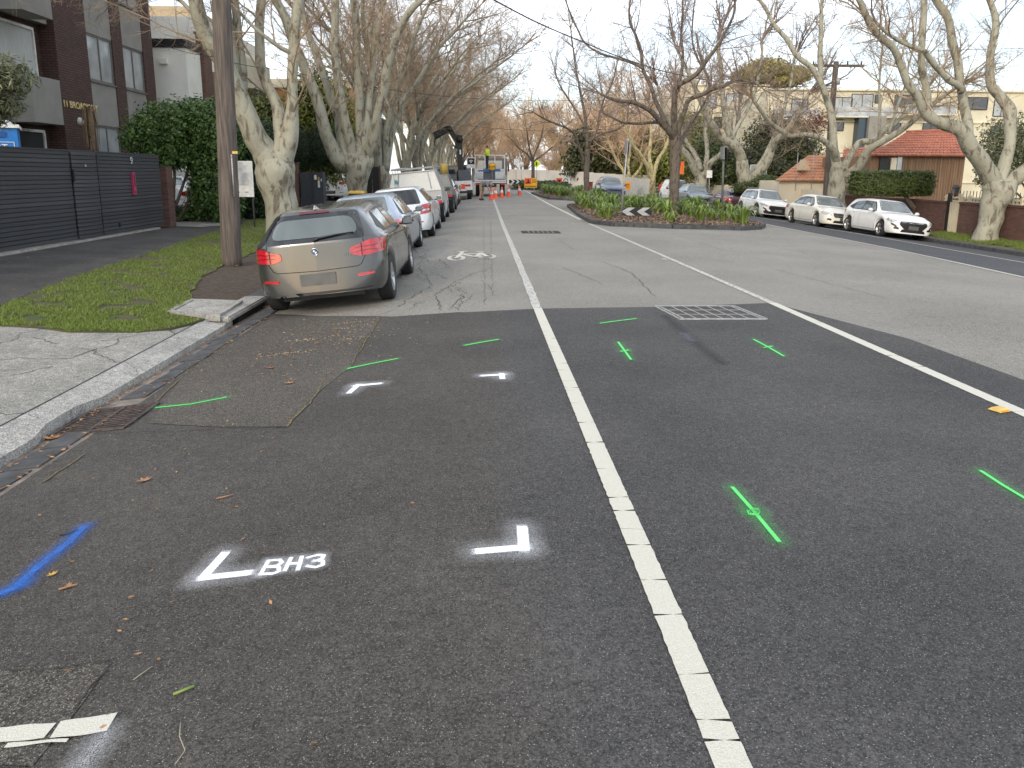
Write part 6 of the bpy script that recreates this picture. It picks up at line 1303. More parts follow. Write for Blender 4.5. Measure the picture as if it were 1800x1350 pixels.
for lab, w, pts in (('thick black overhead cable crossing the road diagonally', .028, [(790, -40, 16), (868, 0, 17), (945, 40, 19), (1020, 72, 22), (1100, 104, 26), (1195, 132, 31), (1330, 152, 38), (1470, 150, 39.5)]),
    ('thin overhead wire running level across the street', .018, [(560, 130, 33), (640, 150, 36), (740, 165, 40), (850, 174, 44), (1000, 177, 46), (1200, 172, 48), (1420, 150, 50)]),
    ('low distant overhead wire across the end of the street', .02, [(760, 212, 60), (850, 224, 62), (960, 230, 64), (1100, 226, 66)]),
    ('service wire from the brown apartment block to the timber pole', .012, [(268, 73, 26), (320, 90, 22), (360, 98, 17), (392, 100, 14.3)]),
    ('service wire sagging from the first pole behind the plane limbs', .014, [(400, 108, 14.3), (450, 118, 20), (520, 128, 27), (620, 148, 35), (720, 163, 45)]),
    ('overhead wire at the top right behind the plane limbs', .016, [(1470, 112, 39.5), (1560, 96, 36), (1680, 88, 33), (1820, 85, 30)])):
    P_ = smooth_path([at(*q) for q in pts], 4); tag(MB().tube(P_, w/2*1.2, 5).build('overhead_wire', M_wire), lab, 'wire')
# ---- right side walls
wall = empty('brick_wall', (19.0, 30, -.6), 0, 'long dark red brick wall beside the white hatchback on the right', 'wall')
for y0, y1 in ((20, 29.2), (30.1, 39.2)):
    MB().box((.12, (y0+y1)/2-30, .6), (.23, y1-y0, 1.2)).build('wall_panel', M_obrick, wall)
    MB().box((.12, (y0+y1)/2-30, 1.24), (.30, y1-y0, .08)).build('coping', M_obrick, wall)
gt_ = empty('timber_gate', (19.1, 29.65, -.6), 0, 'cream and dark slatted gate in the gap of the brick wall', 'gate')
for y, m in ((-.36, M_cream), (.36, M_bl)): MB().box((0, y, .8), (.12, .12, 1.6)).build('gate_post', m, gt_)
for k in range(5): MB().box((0, -.24+.12*k, .65), (.03, .09, 1.2)).build('gate_slat', M_cream, gt_)
rl2 = empty('cream_railing', (19.2, 26, .66), 0, 'cream timber railing with black iron bars above the brick wall', 'railing')
MB().box((0, 0, .18), (.06, 9, .07)).build('rail', M_cream, rl2); MB().box((0, 0, .03), (.06, 9, .05)).build('rail', M_cream, rl2)
for k in range(7): MB().box((0, -4.4+1.46*k, .13), (.09, .09, .30)).build('rail_post', M_cream, rl2)
mb = MB()
for k in range(44): mb.box((.12, -4.3+.2*k, .24), (.02, .02, .42))
mb.build('iron_bars', M_bl, rl2, kind='stuff')
for px_, py_, Y_, lab in ((1623, 335, 32.0, 'black lantern standing at the end of the clipped hedge'), (1679, 345, 28.5, 'black lantern on the wall left of the stout plane tree')):
    p = at(px_, py_, Y_); ln_ = empty('lantern', p, 0, lab, 'lantern'); MB().box((0, 0, .05), (.07, .07, .14)).build('base', M_bl, ln_); MB().box((0, 0, .24), (.15, .15, .22), taper=(1.3, 1.3)).build('lantern_glass', M_wind, ln_); MB().box((0, 0, .40), (.26, .26, .08), taper=(.3, .3)).build('cap', M_bl, ln_)
cw = empty('cream_wall', (19.0, 50, -.6), 0, 'low cream rendered wall behind the parked cars on the right', 'wall')
yy = 39.3
while yy < 72:
    w = 3.2; MB().box((.1, yy+w/2-50, .72), (.2, w-.04, 1.44)).build('wall_panel', M_cream2, cw); MB().box((.1, yy+w-50, .75), (.26, .12, 1.5)).build('wall_pier', M_cream, cw); yy += w
MB().box((-.06, 47.0-50, .75), (.14, .16, 1.55)).build('dark_post', M_bl, cw)
st(sheet('footpath', [(17.9, 18), (18.95, 18), (18.95, 200), (17.9, 200)], .004, M_path))
# ---- tiled house
M_tile = mat('terracotta tile', (.46, .17, .10), .8, col2=(.33, .11, .065), scale=3, bump=.3); M_tile2 = mat('weathered terracotta tile', (.50, .25, .14), .8, col2=(.36, .17, .10), scale=3)
def tiled(par, org, a, b, c, d, m, rows, cols):
    """slope with eaves a-b and ridge d-c, laid in lapped courses of rolled tiles"""
    o = Vector(org); a, b, c, d = (Vector(v)-o for v in (a, b, c, d)); n = (b-a).cross(d-a).normalized()
    if n.z < 0: n = -n
    root = MB().add([a-n*.03, b-n*.03, c-n*.03, d-n*.03], [(0, 1, 2, 3)]).build('roof', m, par); mb = MB()
    for i in range(rows):
        t0, t1 = i/rows, (i+1.12)/rows
        for j in range(cols):
            u0, u1 = j/cols, (j+.94)/cols; um = (u0+u1)/2
            def P(u, t, h): 
                t = min(t, 1); return (a+(b-a)*u)*(1-t)+(d+(c-d)*u)*t+n*h
            mb.add([P(u0, t0, .05), P(um, t0, .085), P(u1, t0, .05), P(u1, t1, .0), P(um, t1, .035), P(u0, t1, .0), P(u0, t0, 0), P(u1, t0, 0)], [(0, 1, 4, 5), (1, 2, 3, 4), (0, 6, 7, 2, 1)])
    t_ = mb.build('roof_tiles', m, root, kind='stuff')
    return root
org = (23.5, 41, -.5)
hs_ = empty('tiled_house', org, 0, 'low house with red terracotta roof and vertical timber cladding behind the hedge', 'building')
M_clad = mat('vertical timber cladding', (.26, .16, .09), .75, col2=(.14, .08, .045), scale=5, stretch=(7, 7, .15))
def hb(x0, x1, y0, y1, z0, z1, nm_, m): return MB().box(((x0+x1)/2-org[0], (y0+y1)/2-org[1], (z0+z1)/2-org[2]), (x1-x0, y1-y0, z1-z0)).build(nm_, m, hs_)
ez = at(1600, 274, 40).z; rz_ = at(1620, 238, 44).z+.3
e0 = at(1531, 277, 40); e1 = at(1705, 270, 40)
hb(e0.x+.1, e1.x-.1, 40.2, 46, -.5, ez, 'wall', M_clad)
k = 0; x_ = at(1590, 300, 40).x
while x_ < e1.x-.15: MB().box((x_-org[0], -.83, (ez+.5)/2), (.13, .03, ez+.45)).build('cladding_board', M_clad, hs_); x_ += .15
wc = at(1568, 290, 40); hb(wc.x-.62, wc.x+.62, 40.1, 40.24, ez-.9, ez-.05, 'dark_opening', M_bl); hb(wc.x-.05, wc.x+.25, 40.0, 40.12, ez-.9, ez-.1, 'door_panel', M_cream2); hb(wc.x+.3, wc.x+.55, 40.02, 40.12, ez-.9, ez-.05, 'window', M_win)
tiled(hs_, org, (e0.x-.2, 39.8, ez), (e1.x+.2, 39.8, ez), (at(1665, 238, 44).x+.8, 44, rz_), (at(1592, 245, 44).x, 44, rz_-.15), M_tile, 10, 26)
MB().tube([Vector((at(1592, 245, 44).x, 44, rz_-.1))-Vector(org), Vector((at(1665, 238, 44).x+.8, 44, rz_+.05))-Vector(org)], .09, 6).build('ridge_capping', M_tile, hs_)
m0, m1 = at(1476, 305, 42), at(1545, 300, 42); mt_, mr = at(1483, 262, 46), at(1560, 256, 46)
tiled(hs_, org, (m0.x, 42, m0.z), (m1.x, 42, m1.z+.1), (mr.x, 46, mr.z), (mt_.x, 46, mt_.z), M_tile, 9, 14)
l0, l1, l2, l3 = at(1362, 318, 44), at(1480, 318, 44), at(1474, 273, 48), at(1421, 273, 48)
tiled(hs_, org, l0, l1, l2, l3, M_tile2, 9, 18)
hb(l0.x+.4, l1.x, 44.3, 48, -.5, l0.z, 'wall', M_cream2)
g0 = at(1417, 290, 44.6); MB().add([g0-Vector(org)+Vector(v) for v in ((-.34, 0, -.3), (.30, 0, -.3), (.0, 0, .32), (-.34, .5, -.3), (.30, .5, -.3), (0, .9, .32))], [(0, 1, 2), (0, 2, 5, 3), (1, 4, 5, 2)]).build('gable', M_tan, hs_)
for px_ in (1400, 1428): 
    p = at(px_, 305, 43.5); MB().tube([p-Vector(org)+Vector((0, 0, -1)), p-Vector(org)+Vector((0, 0, 1.2))], .02, 5).build('pipe', M_galv, hs_)
# ---- apartments behind
def block(name, label, Y, x0p, x1p, topp, m, floors, fh, depth=14, wins=()):
    a, b = at(x0p, topp, Y), at(x1p, topp, Y); org = (a.x, Y, -.5); r = empty(name, org, 0, label, 'building'); H_ = a.z+.5; W0 = b.x-a.x
    MB().box((W0/2, depth/2, H_/2), (W0, depth, H_)).build('wall', m, r)
    for k in range(1, floors+1):
        z = H_-k*fh; MB().box((W0/2, -.08, z), (W0, .16, .14)).build('floor_band', M_cream2, r)
    MB().box((W0/2, -.10, H_+.06), (W0+.3, .3, .16)).build('parapet', M_cream2, r)
    for wx, wy, ww_, wh, pm in wins:
        p = at(wx, wy, Y); window(r, org, (p.x, Y-.03, p.z), ww_, wh, 'y', M_bl, pm, 2 if ww_ > 1.3 else 1, .08)
    return r, org
b1, o1 = block('apartment_block', 'long cream apartment block with glass balconies above the red roof', 76, 1352, 1860, 158, M_yel2, 3, 3.0, wins=[(1475, 220, .9, 1.1, M_wind), (1636, 225, 1.7, 1.3, M_wind), (1656, 226, 1.0, 1.2, M_win), (1628, 246, 2.0, .8, M_win), (1750, 231, 1.0, 1.0, M_wind), (1575, 222, .9, 1.1, M_wind), (1375, 215, .9, 1.3, M_wind), (1405, 188, 1.6, 1.5, M_win), (1480, 186, 2.0, 1.6, M_win), (1515, 182, 2.2, 1.8, M_win), (1590, 178, 2.0, 1.2, M_wind), (1710, 182, 3.0, 1.2, M_wind), (1760, 190, 1.6, 1.6, M_win), (1543, 174, .6, .8, M_wind)])
p = at(1510, 232, 75.6); MB().box((p.x-o1[0], -.5, p.z-o1[2]), (.8, 1.0, 3.4)).build('stair_glazing', mat('dark blue glass', (.03, .05, .07), .1), b1)
p = at(1533, 225, 75.6); MB().box((p.x-o1[0], -.7, p.z-o1[2]), (1.7, 1.4, 2.2)).build('bay', M_render, b1)
for x0p, x1p, yp in ((1470, 1580, 196), (1590, 1680, 192), (1360, 1440, 200)):
    a, b = at(x0p, yp, 75), at(x1p, yp, 75); MB().box(((a.x+b.x)/2-o1[0], -1.1, a.z-o1[2]), (b.x-a.x, .04, .9)).build('balcony_glass', M_win, b1); MB().box(((a.x+b.x)/2-o1[0], -.6, a.z-.5-o1[2]), (b.x-a.x, 1.1, .12)).build('balcony_floor', M_cream2, b1)
b2, o2 = block('apartment_block', 'tall yellow cream apartment block behind the median tree', 90, 1212, 1350, 150, M_yel2, 4, 3.0, wins=[(1226, 225, .9, 2.8, M_wind), (1244, 240, .9, 2.2, M_wind), (1262, 215, 1.0, 1.2, M_wind), (1285, 205, 1.8, 1.3, M_wind), (1320, 205, 1.8, 1.3, M_win), (1290, 175, 1.8, 1.3, M_win), (1325, 175, 1.8, 1.3, M_wind), (1250, 180, 1.2, 1.3, M_win)])
# basketball hoop
p = at(1333, 300, 52); bh_ = empty('basketball_hoop', (p.x, 52, -.5), 0, 'basketball hoop with white square backboard behind the cream wall', 'hoop')
MB().box((0, 0, p.z+.5), (1.15, .04, .78)).build('backboard', M_win, bh_)
f = MB()
for u, v, du, dv in ((-.57, 0, .06, .78), (.57, 0, .06, .78), (0, .38, 1.1, .06), (0, -.38, 1.1, .06)): f.box((u, -.01, p.z+.5+v), (du, .07, dv))
f.build('backboard_frame', M_wframe, bh_); MB().tube([(.3, .3, 0), (.3, .25, p.z-.2), (0, .05, p.z+.35)], .08, 8).build('post', M_bl, bh_)
MB().tube([(.23*math.cos(a*PI/6), -.27+.23*math.sin(a*PI/6), p.z+.22) for a in range(13)], .012, 5, caps=False).build('rim', mat('orange rim', (.6, .16, .03), .5), bh_)
# hoarding across the far end
hd = empty('hoarding', (4.4, 118, -.2), 0, 'long white hoarding wall across the far end of the street', 'hoarding')
P_ = [(3.4, 121), (9, 106), (13.5, 92), (17.9, 79)]; M_hd = mat('white hoarding', (.62, .57, .50), .8, var=.08, scale=.5)
for i in range(3):
    a, b = Vector(P_[i]), Vector(P_[i+1]); n = 5
    for k in range(n):
        p, q = a.lerp(b, k/n), a.lerp(b, (k+.985)/n); za = zg((p.x+q.x)/2); MB().bar((p.x-4.4, p.y-118, za+1.15+.2), (q.x-4.4, q.y-118, za+1.15+.2), .08, 2.3).build('hoarding_panel', M_hd, hd)
for i, (x0p, x1p, yt_, yb_, Y_) in enumerate(((1098, 1120, 312, 345, 70), (1121, 1141, 314, 343, 72))):
    a, b = at(x0p, yt_, Y_), at(x1p, yb_, Y_); s_ = empty('site_gate', (a.x, Y_, b.z), 0, ('left' if i == 0 else 'right')+' of two pale grey corrugated site gates beside the yellowish tree', 'gate'); n = 6
    for k in range(n): MB().box(((b.x-a.x)*(k+.5)/n, .02*(k % 2), (a.z-b.z)/2), ((b.x-a.x)/n-.02, .04, a.z-b.z)).build('gate_panel', mat('pale grey sheet', (.46, .46, .42), .6), s_)
# ------------------------------------------------------------------ median islands
def island(name_seed, poly, label_, mound=.14):
    P_ = [Vector(p) for p in poly]; f = lambda x: zr(x)
    r = sheet('median_island', [tuple(p) for p in insetp(poly, .985)], mound, M_mulch, f); r['kind'] = 'structure'
    kb = MB(); rng = random.Random(name_seed); n = len(P_)
    for i in range(n):
        a, b = P_[i], P_[(i+1) % n]; l = (b-a).length; m = max(1, round(l/.62)); d = (b-a)/m; u = d.normalized(); nn = Vector((-u.y, u.x))
        for k in range(m):
            p, q = a+d*k+u*.006, a+d*(k+1)-u*.006; vs = []
            for zz, off in ((-.06, 0), (.135+rng.uniform(-.008, .008), .0)):
                for pt_, s_ in ((p, -1), (q, -1), (q, 1), (p, 1)): w = pt_+nn*s_*.10; vs.append((w.x, w.y, f(w.x)+zz))
            if r.get('c', 0) < 9999: MB().add(vs, [(4, 5, 6, 7), (0, 1, 5, 4), (1, 2, 6, 5), (2, 3, 7, 6), (3, 0, 4, 7)]).build('kerb_stone', M_blue, r)
    return r
isl1 = gp([(1033, 388), (1042, 393), (1080, 398), (1180, 402), (1300, 405), (1334, 403), (1341, 399)], zr)+[(10.9, 30), (10.6, 38.5), (9, 40), (5.5, 40), (4.4, 38.5), (3.9, 30)]
island(1, isl1, ''); isl2 = gp([(957, 348), (968, 351), (1010, 353), (1060, 354), (1070, 352)], zr)+[(9.2, 56), (8.8, 66), (5, 67), (4.1, 63)]
island(2, isl2, ''); isl3 = [(3.0, 79), (3.6, 77.5), (6, 77), (8.6, 77.5), (9.2, 80), (8.8, 100), (5, 101), (3.4, 98)]; island(3, isl3, '')
def bark_bits(poly, n, seed):
    rg = np.random.default_rng(seed); xs = [p[0] for p in poly]; ys = [p[1] for p in poly]; P_ = np.stack([rg.uniform(min(xs)+.2, max(xs)-.2, n), rg.uniform(min(ys)+.2, max(ys)-.2, n)], 1)
    def inside(x, y):
        c = False; j = len(poly)-1
        for i in range(len(poly)):
            if (poly[i][1] > y) != (poly[j][1] > y) and x < (poly[j][0]-poly[i][0])*(y-poly[i][1])/(poly[j][1]-poly[i][1])+poly[i][0]: c = not c
            j = i
        return c
    P_ = np.array([p for p in P_ if inside(*p)]); z = np.array([zr(x) for x in P_[:, 0]])+.155+rg.uniform(0, .02, len(P_)); C_ = np.column_stack([P_, z]); n = len(C_)
    t = unit(rg.normal(0, 1, (n, 3))*[1, 1, .35]); b_ = unit(np.cross(t, rg.normal(0, .4, (n, 3))+[0, 0, 1])); s_ = rg.uniform(.03, .08, (n, 1)); V = np.stack([C_-t*s_, C_-b_*s_*.4, C_+t*s_, C_+b_*s_*.4], 1).reshape(-1, 3)
    return V, np.arange(n*4).reshape(-1, 4)
M_chip = leaf_mat('bark chips', (.06, .036, .026), (.32, .235, .17), .9, 0)
for pl_, n, s_ in ((isl1, 16000, 1), (isl2, 8000, 2)):
    V, F = bark_bits(pl_, n, s_); obj('bark_mulch', quads('bark_mulch', V, F, M_chip), kind='stuff')
M_clv = leaf_mat('strap leaf', (.08, .135, .025), (.30, .40, .10), .4, .2); M_agp = leaf_mat('pale strap leaf', (.07, .13, .02), (.30, .38, .10), .4, .2)
def clump(seed, m, n=46, h=.50, sp=.62):
    rng = random.Random(seed); mb = MB()
    for i in range(n):
        a = rng.uniform(0, 2*PI); l = h*rng.uniform(.65, 1.2); out_ = sp*rng.uniform(.25, 1.1); c, s_ = math.cos(a), math.sin(a); r0 = rng.uniform(0, .12); w = rng.uniform(.018, .032); vs = []; bend = rng.uniform(.62, .86)
        for j in range(6):
            t = j/5; r = r0+out_*t**1.5; z = l*(math.sin(t*PI*bend) if out_ > .2 else t); ww = w*(1-.85*t**3); vs += [(c*r-s_*ww, s_*r+c*ww, z), (c*r+s_*ww, s_*r-c*ww, z)]
        mb.add(vs, [(2*j, 2*j+1, 2*j+3, 2*j+2) for j in range(5)])
    return mb.mesh('strap_leaves', m)
CM = [clump(1, M_clv), clump(2, M_clv, 56, .56), clump(3, M_agp, 44, .46, .58), clump(4, M_clv, 40, .42, .7)]
rng = random.Random(12); spots = []
for px_, py_ in ((1055, 384), (1070, 380), (1068, 386), (1088, 374), (1100, 372), (1118, 372), (1135, 370), (1150, 374), (1158, 369), (1170, 376), (1204, 374), (1215, 384), (1226, 376), (1240, 385), (1252, 389), (1262, 380), (1270, 391), (1284, 386), (1292, 393), (1306, 396), (1300, 386), (1230, 391), (1172, 388), (1180, 394)):
    p = G(px_, py_, f=lambda x: zr(x)+.1); spots.append((p.x, p.y, rng.uniform(.8, 1.15)))
for i in range(46): spots.append((rng.uniform(4.6, 10.3), rng.uniform(31.5, 39), rng.uniform(.85, 1.25)))
for i in range(26): spots.append((rng.uniform(4.5, 8.5), rng.uniform(54.5, 66), rng.uniform(.9, 1.3)))
for px_ in range(982, 1066, 9): p = G(px_, 346.5, f=lambda x: zr(x)+.1); spots.append((p.x, p.y, rng.uniform(.9, 1.2)))
def in_poly(poly, x, y):
    c = False; j = len(poly)-1
    for i in range(len(poly)):
        if (poly[i][1] > y) != (poly[j][1] > y) and x < (poly[j][0]-poly[i][0])*(y-poly[i][1])/(poly[j][1]-poly[i][1])+poly[i][0]: c = not c
        j = i
    return c
spots = [s_ for s_ in spots if in_poly(isl1, s_[0], s_[1]) or in_poly(isl2, s_[0], s_[1])]
for i, (x, y, s_) in enumerate(spots):
    isl = in_poly(isl1, x, y); qx, _q = proj(Vector((x, y, 0))); row = 'front row' if y < 31.2 else ('middle' if y < 35 else 'back')
    if isl: w = 'left of the leaning sign post' if qx < 1085 else 'behind the chevron board' if qx < 1150 else 'just left of the median tree trunk' if qx < 1184 else 'just right of the median tree trunk' if qx < 1225 else 'before the dark sign post' if qx < 1275 else 'at the right tip of the island'
    else: w = 'at the left end' if qx < 990 else 'beside the slender tree' if qx < 1040 else 'at the right end'
    if isl: lab = 'strap leaved clump '+w+', '+row+' of the near island'
    else: lab = 'strap leaved clump '+w+' of the second island, '+('front edge' if y < 53.5 else 'planting behind')
    o = obj('strap_leaf_plant', CM[rng.choice((0, 0, 1, 1, 2, 3))], None, (x, y, zr(x)+.13), (0, 0, rng.uniform(0, 6.28)), label=lab, cat='plant', group='strap leaved plants of the near median island' if isl else 'strap leaved plants of the second median island'); o.scale = (s_,)*3
b_ = [((x, y, .42), (1.1, 1.3, .45)) for x, y in ((4.2, 79), (5.6, 78.6), (7.0, 78.9), (8.2, 80), (5, 82), (7, 83), (6, 88), (4.6, 88), (8, 90))]
gc_ = leaves(b_, 14000, .10, M_hedge, 91, 'ground_cover', None, kind='stuff')
# ---- signs and poles on the islands
def sign_post(label, base, top, r=.032, m=M_galv):
    b = Vector(base); r_ = empty('sign_post', b, 0, label, 'sign post'); MB().tube([(0, 0, 0), Vector(top)-b], r, 10).build('post', m, r_); return r_, b
b0 = G(1091, 383, f=lambda x: zr(x)+.14); Yb = b0.y
sp_, b = sign_post('leaning grey steel sign post with a sign seen edge on, at the near island', b0, at(1104, 244, Yb-.1))
for k, dx in ((0, -.035), (1, .035)): MB().bar(at(1101.5+k*4, 247, Yb)-b, at(1100+k*4, 268, Yb)-b, .55, .02, up=(1, 0, 0)).build('sign_plate', mat('aluminium sign back', (.35, .35, .34), .5, metal=.4), sp_)
cb = empty('chevron_board', (at(1118, 378, 28.3).x, 28.3, zr(5.8)+.13), 0, 'black and silver chevron board standing in the mulch', 'sign'); zc0 = at(1118, 379, 28.3).z-cb.location.z; w, h = 1.20, .31
M_refl = mat('silver reflective sheet', (.40, .41, .42), .5)
MB().box((0, 0, zc0+h/2), (w, .03, h)).build('board', M_bl, cb)
for x0 in (-.56, .02):
    MB().add([(x0, -.018, zc0+h/2), (x0+.24, -.018, zc0+h-.005), (x0+.52, -.018, zc0+h-.005), (x0+.28, -.018, zc0+h/2), (x0+.52, -.018, zc0+.005), (x0+.24, -.018, zc0+.005)], [(0, 5, 4, 3), (0, 3, 2, 1)]).build('chevron', M_refl, cb)
for s_ in (-.5, .5): MB().box((s_, .03, zc0/2-.05), (.05, .05, zc0+.3)).build('leg', M_galv, cb)
b0 = G(1270, 372, f=lambda x: zr(x)+.14); b0 = Vector((at(1270, 360, 33.5).x, 33.5, zr(10.6)+.1))
sp2, b = sign_post('straight dark grey sign post at the right end of the near island', b0, at(1272.5, 256, 33.5), .045, mat('dark steel', (.12, .12, .12), .6))
MB().bar(at(1270, 258, 33.4)-b, at(1270, 280, 33.4)-b, .5, .03, up=(1, 0, 0)).build('sign_plate', M_galv, sp2); MB().bar(at(1275, 259, 33.4)-b, at(1275, 280, 33.4)-b, .5, .03, up=(1, 0, 0)).build('sign_plate', M_bl, sp2)
b0 = Vector((at(1247, 340, 56).x, 56, -.6)); sp3, b = sign_post('small white parking sign on a post behind the parked van', b0, at(1247, 298, 56)); MB().box(at(1247, 306, 55.9)-b, (.42, .02, .55)).build('sign_plate', M_pw, sp3)
# roadwork signs
M_ror = mat('fluorescent red orange', (.85, .09, .03), .6, emit=((1, .15, .05), .0)); M_ry = mat('road sign yellow', (.85, .45, .03), .6)
def board(label, Y, x0, x1, y0, y1, parts, legs=True):
    a, b = at(x0, y0, Y), at(x1, y1, Y); cx = (a.x+b.x)/2; g0 = zg(cx); r = empty('roadwork_sign', (cx, Y, g0), 0, label, 'sign'); W0, H0, z0 = b.x-a.x, a.z-b.z, b.z-g0
    MB().box((0, .02, z0+H0/2), (W0, .03, H0)).build('sign_panel', M_ry, r)
    for u0, u1, v0, v1, m in parts: MB().box(((u0+u1)/2*W0-W0/2, -.004, z0+(v0+v1)/2*H0), ((u1-u0)*W0, .016, (v1-v0)*H0)).build('sign_face' if (u1-u0) > .2 and (v1-v0) > .2 else 'sign_mark', m, r)
    if legs:
        for s_ in (-.3, .3): MB().box((s_*W0, .05, (z0+H0*.5)/2), (.04, .04, z0+H0*.5)).build('leg', M_galv, r)
    return r, W0, H0, z0
mk = [(.60, .94, .80-.12*i, .84-.12*i, M_bl) for i in range(3)]+[(.06+.115*i, .13+.115*i, .10, .20, M_bl) for i in range(8)]
r, W0, H0, z0 = board('red and yellow roadwork board with a black worker symbol, by the last traffic cone', 66, 922, 944, 313, 330, [(.02, .53, .38, .98, M_ror)]+mk)
MB().add([(u*W0-W0/2, -.016, z0+v*H0) for u, v in ((.10, .45), (.46, .45), (.40, .62), (.30, .90), (.22, .88), (.27, .66))], [(0, 1, 2, 3, 4, 5)]).build('worker_symbol', M_bl, r)
r, W0, H0, z0 = board('small red roadwork board with an arrow and round disc behind the ground cover', 80, 978, 1001, 313, 323, [(.0, .44, .0, 1, M_ror), (.44, 1, 0, 1, M_pw)])
MB().lathe([(.20, .012), (.27, .012)], 16, Matrix.Translation((W0*.22, -.014, z0+H0/2))@Matrix.Rotation(PI/2, 4, 'X')).build('disc_ring', M_bl, r)
MB().add([(u*W0-W0/2, -.016, z0+v*H0) for u, v in ((.08, .4), (.2, .4), (.2, .2), (.36, .55), (.2, .85), (.2, .62), (.08, .62))], [(0, 1, 2, 3, 4, 5, 6)]).build('arrow', M_bl, r)
r, W0, H0, z0 = board('orange roadwork board just right of the leaning sign post', 62, 1098, 1108, 320, 334, [(.05, .95, .05, .95, mat('orange board', (.85, .32, .03), .6)), (.2, .8, .6, .7, M_bl), (.2, .8, .35, .42, M_bl)])
# yellow diamond sign and white signs far off
b0 = Vector((at(943, 322, 84).x, 84, 0)); s4, b = sign_post('fluorescent yellow diamond warning sign beside the small median tree', b0, at(943, 280, 84)); c_ = at(943, 288, 83.9)-b
MB().add([c_+Vector(v) for v in ((0, 0, .48), (.48, 0, 0), (0, 0, -.48), (-.48, 0, 0))]+[c_+Vector((0, .03, 0))+Vector(v) for v in ((0, 0, .48), (.48, 0, 0), (0, 0, -.48), (-.48, 0, 0))], [(0, 3, 2, 1), (4, 5, 6, 7), (0, 1, 5, 4), (1, 2, 6, 5), (2, 3, 7, 6), (3, 0, 4, 7)]).build('sign_plate', mat('fluorescent yellow', (.70, .85, .03), .6), s4)
MB().box(c_+Vector((0, -.02, 0)), (.16, .01, .36)).build('walking_symbol', M_bl, s4)
for px_, y0, y1, w, lab in ((907, 279, 290, .55, 'tall white sign board left of the small median tree'), (917, 286, 292, .5, 'round white sign behind the small median tree')):
    b0 = Vector((at(px_, 322, 95).x, 95, 0)); s5, b = sign_post(lab, b0, at(px_, y0, 95)); a_, c_ = at(px_, y0, 94.9)-b, at(px_, y1, 94.9)-b
    if 'round' in lab: MB().lathe([(0, .02), (.3, .02), (.3, -.02)], 16, Matrix.Translation((a_+c_)/2)@Matrix.Rotation(PI/2, 4, 'X')).build('sign_plate', M_pw, s5)
    else: MB().box((a_+c_)/2, (w, .03, (a_-c_).z)).build('sign_plate', M_pw, s5)
p = at(1198.5, 295, 60); fl = empty('banner_sign', (p.x, 60, -.6), 0, 'orange vertical banner sign behind the median tree trunk', 'sign'); MB().box((0, 0, p.z+.6), (.36, .03, 1.0)).build('banner', mat('orange banner', (.75, .16, .04), .6), fl); MB().tube([(-.2, .03, 0), (-.2, .03, p.z+1.15)], .025, 6).build('post', M_galv, fl)
p = G(1038, 330); bin_((at(1037, 329, 88).x, 88, -.3), M_redp, mat('red brown bin', (.24, .04, .03), .5), 'red wheelie bin against the white hoarding', sc=1.0)
p = at(910, 320, 80); cv = empty('chevron_board', (at(903, 322, 79).x, 76.6, .1), 0, 'small black and white chevron board at the tip of the far island', 'sign'); MB().box((0, 0, .75), (1.15, .03, .38)).build('board', M_bl, cv)
for x0 in (-.5, 0): MB().add([(x0+.3, -.02, .75), (x0+.1, -.02, .93), (x0+.3, -.02, .93), (x0+.5, -.02, .75), (x0+.3, -.02, .57), (x0+.1, -.02, .57)], [(0, 3, 4, 5), (0, 1, 2, 3)]).build('chevron', M_pw, cv)
for s_ in (-.4, .4): MB().box((s_, .03, .3), (.05, .05, .6)).build('leg', M_galv, cv)
# ---- traffic cones
M_cone = mat('fluorescent orange cone', (.90, .13, .05), .55, var=.08); M_cband = mat('reflective white band', (.72, .72, .72), .5)
def cone():
    r = empty('traffic_cone', (0, 0, 0)); MB().box((0, 0, .02), (.36, .36, .04)).build('base', M_cone, r); MB().lathe([(.14, .04), (.115, .26), (.065, .52), (.03, .70), (0, .70)], 16).build('cone_body', M_cone, r); MB().lathe([(.1075, .33), (.073, .50)], 16).build('reflective_band', M_cband, r); return r
c0 = cone(); GCn = 'traffic cones beside the tray truck'
for i, (x, y, lab) in enumerate(((864, 351.5, 'orange traffic cone nearest the bending man'), (871, 349, 'orange traffic cone second from the bending man'), (882, 347.5, 'middle orange traffic cone of the row'), (894, 345.5, 'orange traffic cone under the truck cab corner'), (913, 343.5, 'orange traffic cone standing farthest right, apart from the others'))):
    c = c0 if i == 0 else copy_tree(c0); p = G(x, y); c.location = (p.x, p.y, zr(p.x)+.004); c.scale = (1.08,)*3; tag(c, lab, 'traffic cone', GCn)
# ---- trucks
def truck_wheels(r, ys, track, rad=.48, w=.28):
    for y in ys:
        for s_ in (-1, 1):
            h = MB().lathe([(0, .1), (rad*.55, .1), (rad*.55, -.1), (0, -.1)], 14, Matrix.Translation((s_*track/2, y, rad))@Matrix.Rotation(PI/2, 4, 'Y')).build('wheel', M_galv, r)
            MB().lathe([(rad*.55, -w/2), (rad*.95, -w/2), (rad, -w*.35), (rad, w*.35), (rad*.95, w/2), (rad*.55, w/2)], 20, Matrix.Translation((s_*track/2, y, rad))@Matrix.Rotation(PI/2, 4, 'Y')).build('tyre', M_tyre, h)
ct = empty('crane_truck', (-1.95, 50.0, zr(-1.95)), 0, 'crane truck with a folded black loader arm parked behind the white hatchbacks', 'truck'); ct.rotation_euler = (0, -math.atan(.05), 0)
M_blm = mat('black crane paint', (.012, .012, .014), .4, var=.2); M_gybox = mat('grey steel box', (.10, .11, .12), .6)
MB().box((0, 3.6, .80), (.9, 7.4, .28)).build('chassis', M_trim, ct); truck_wheels(ct, (1.1, 2.3, 6.6), 2.0)
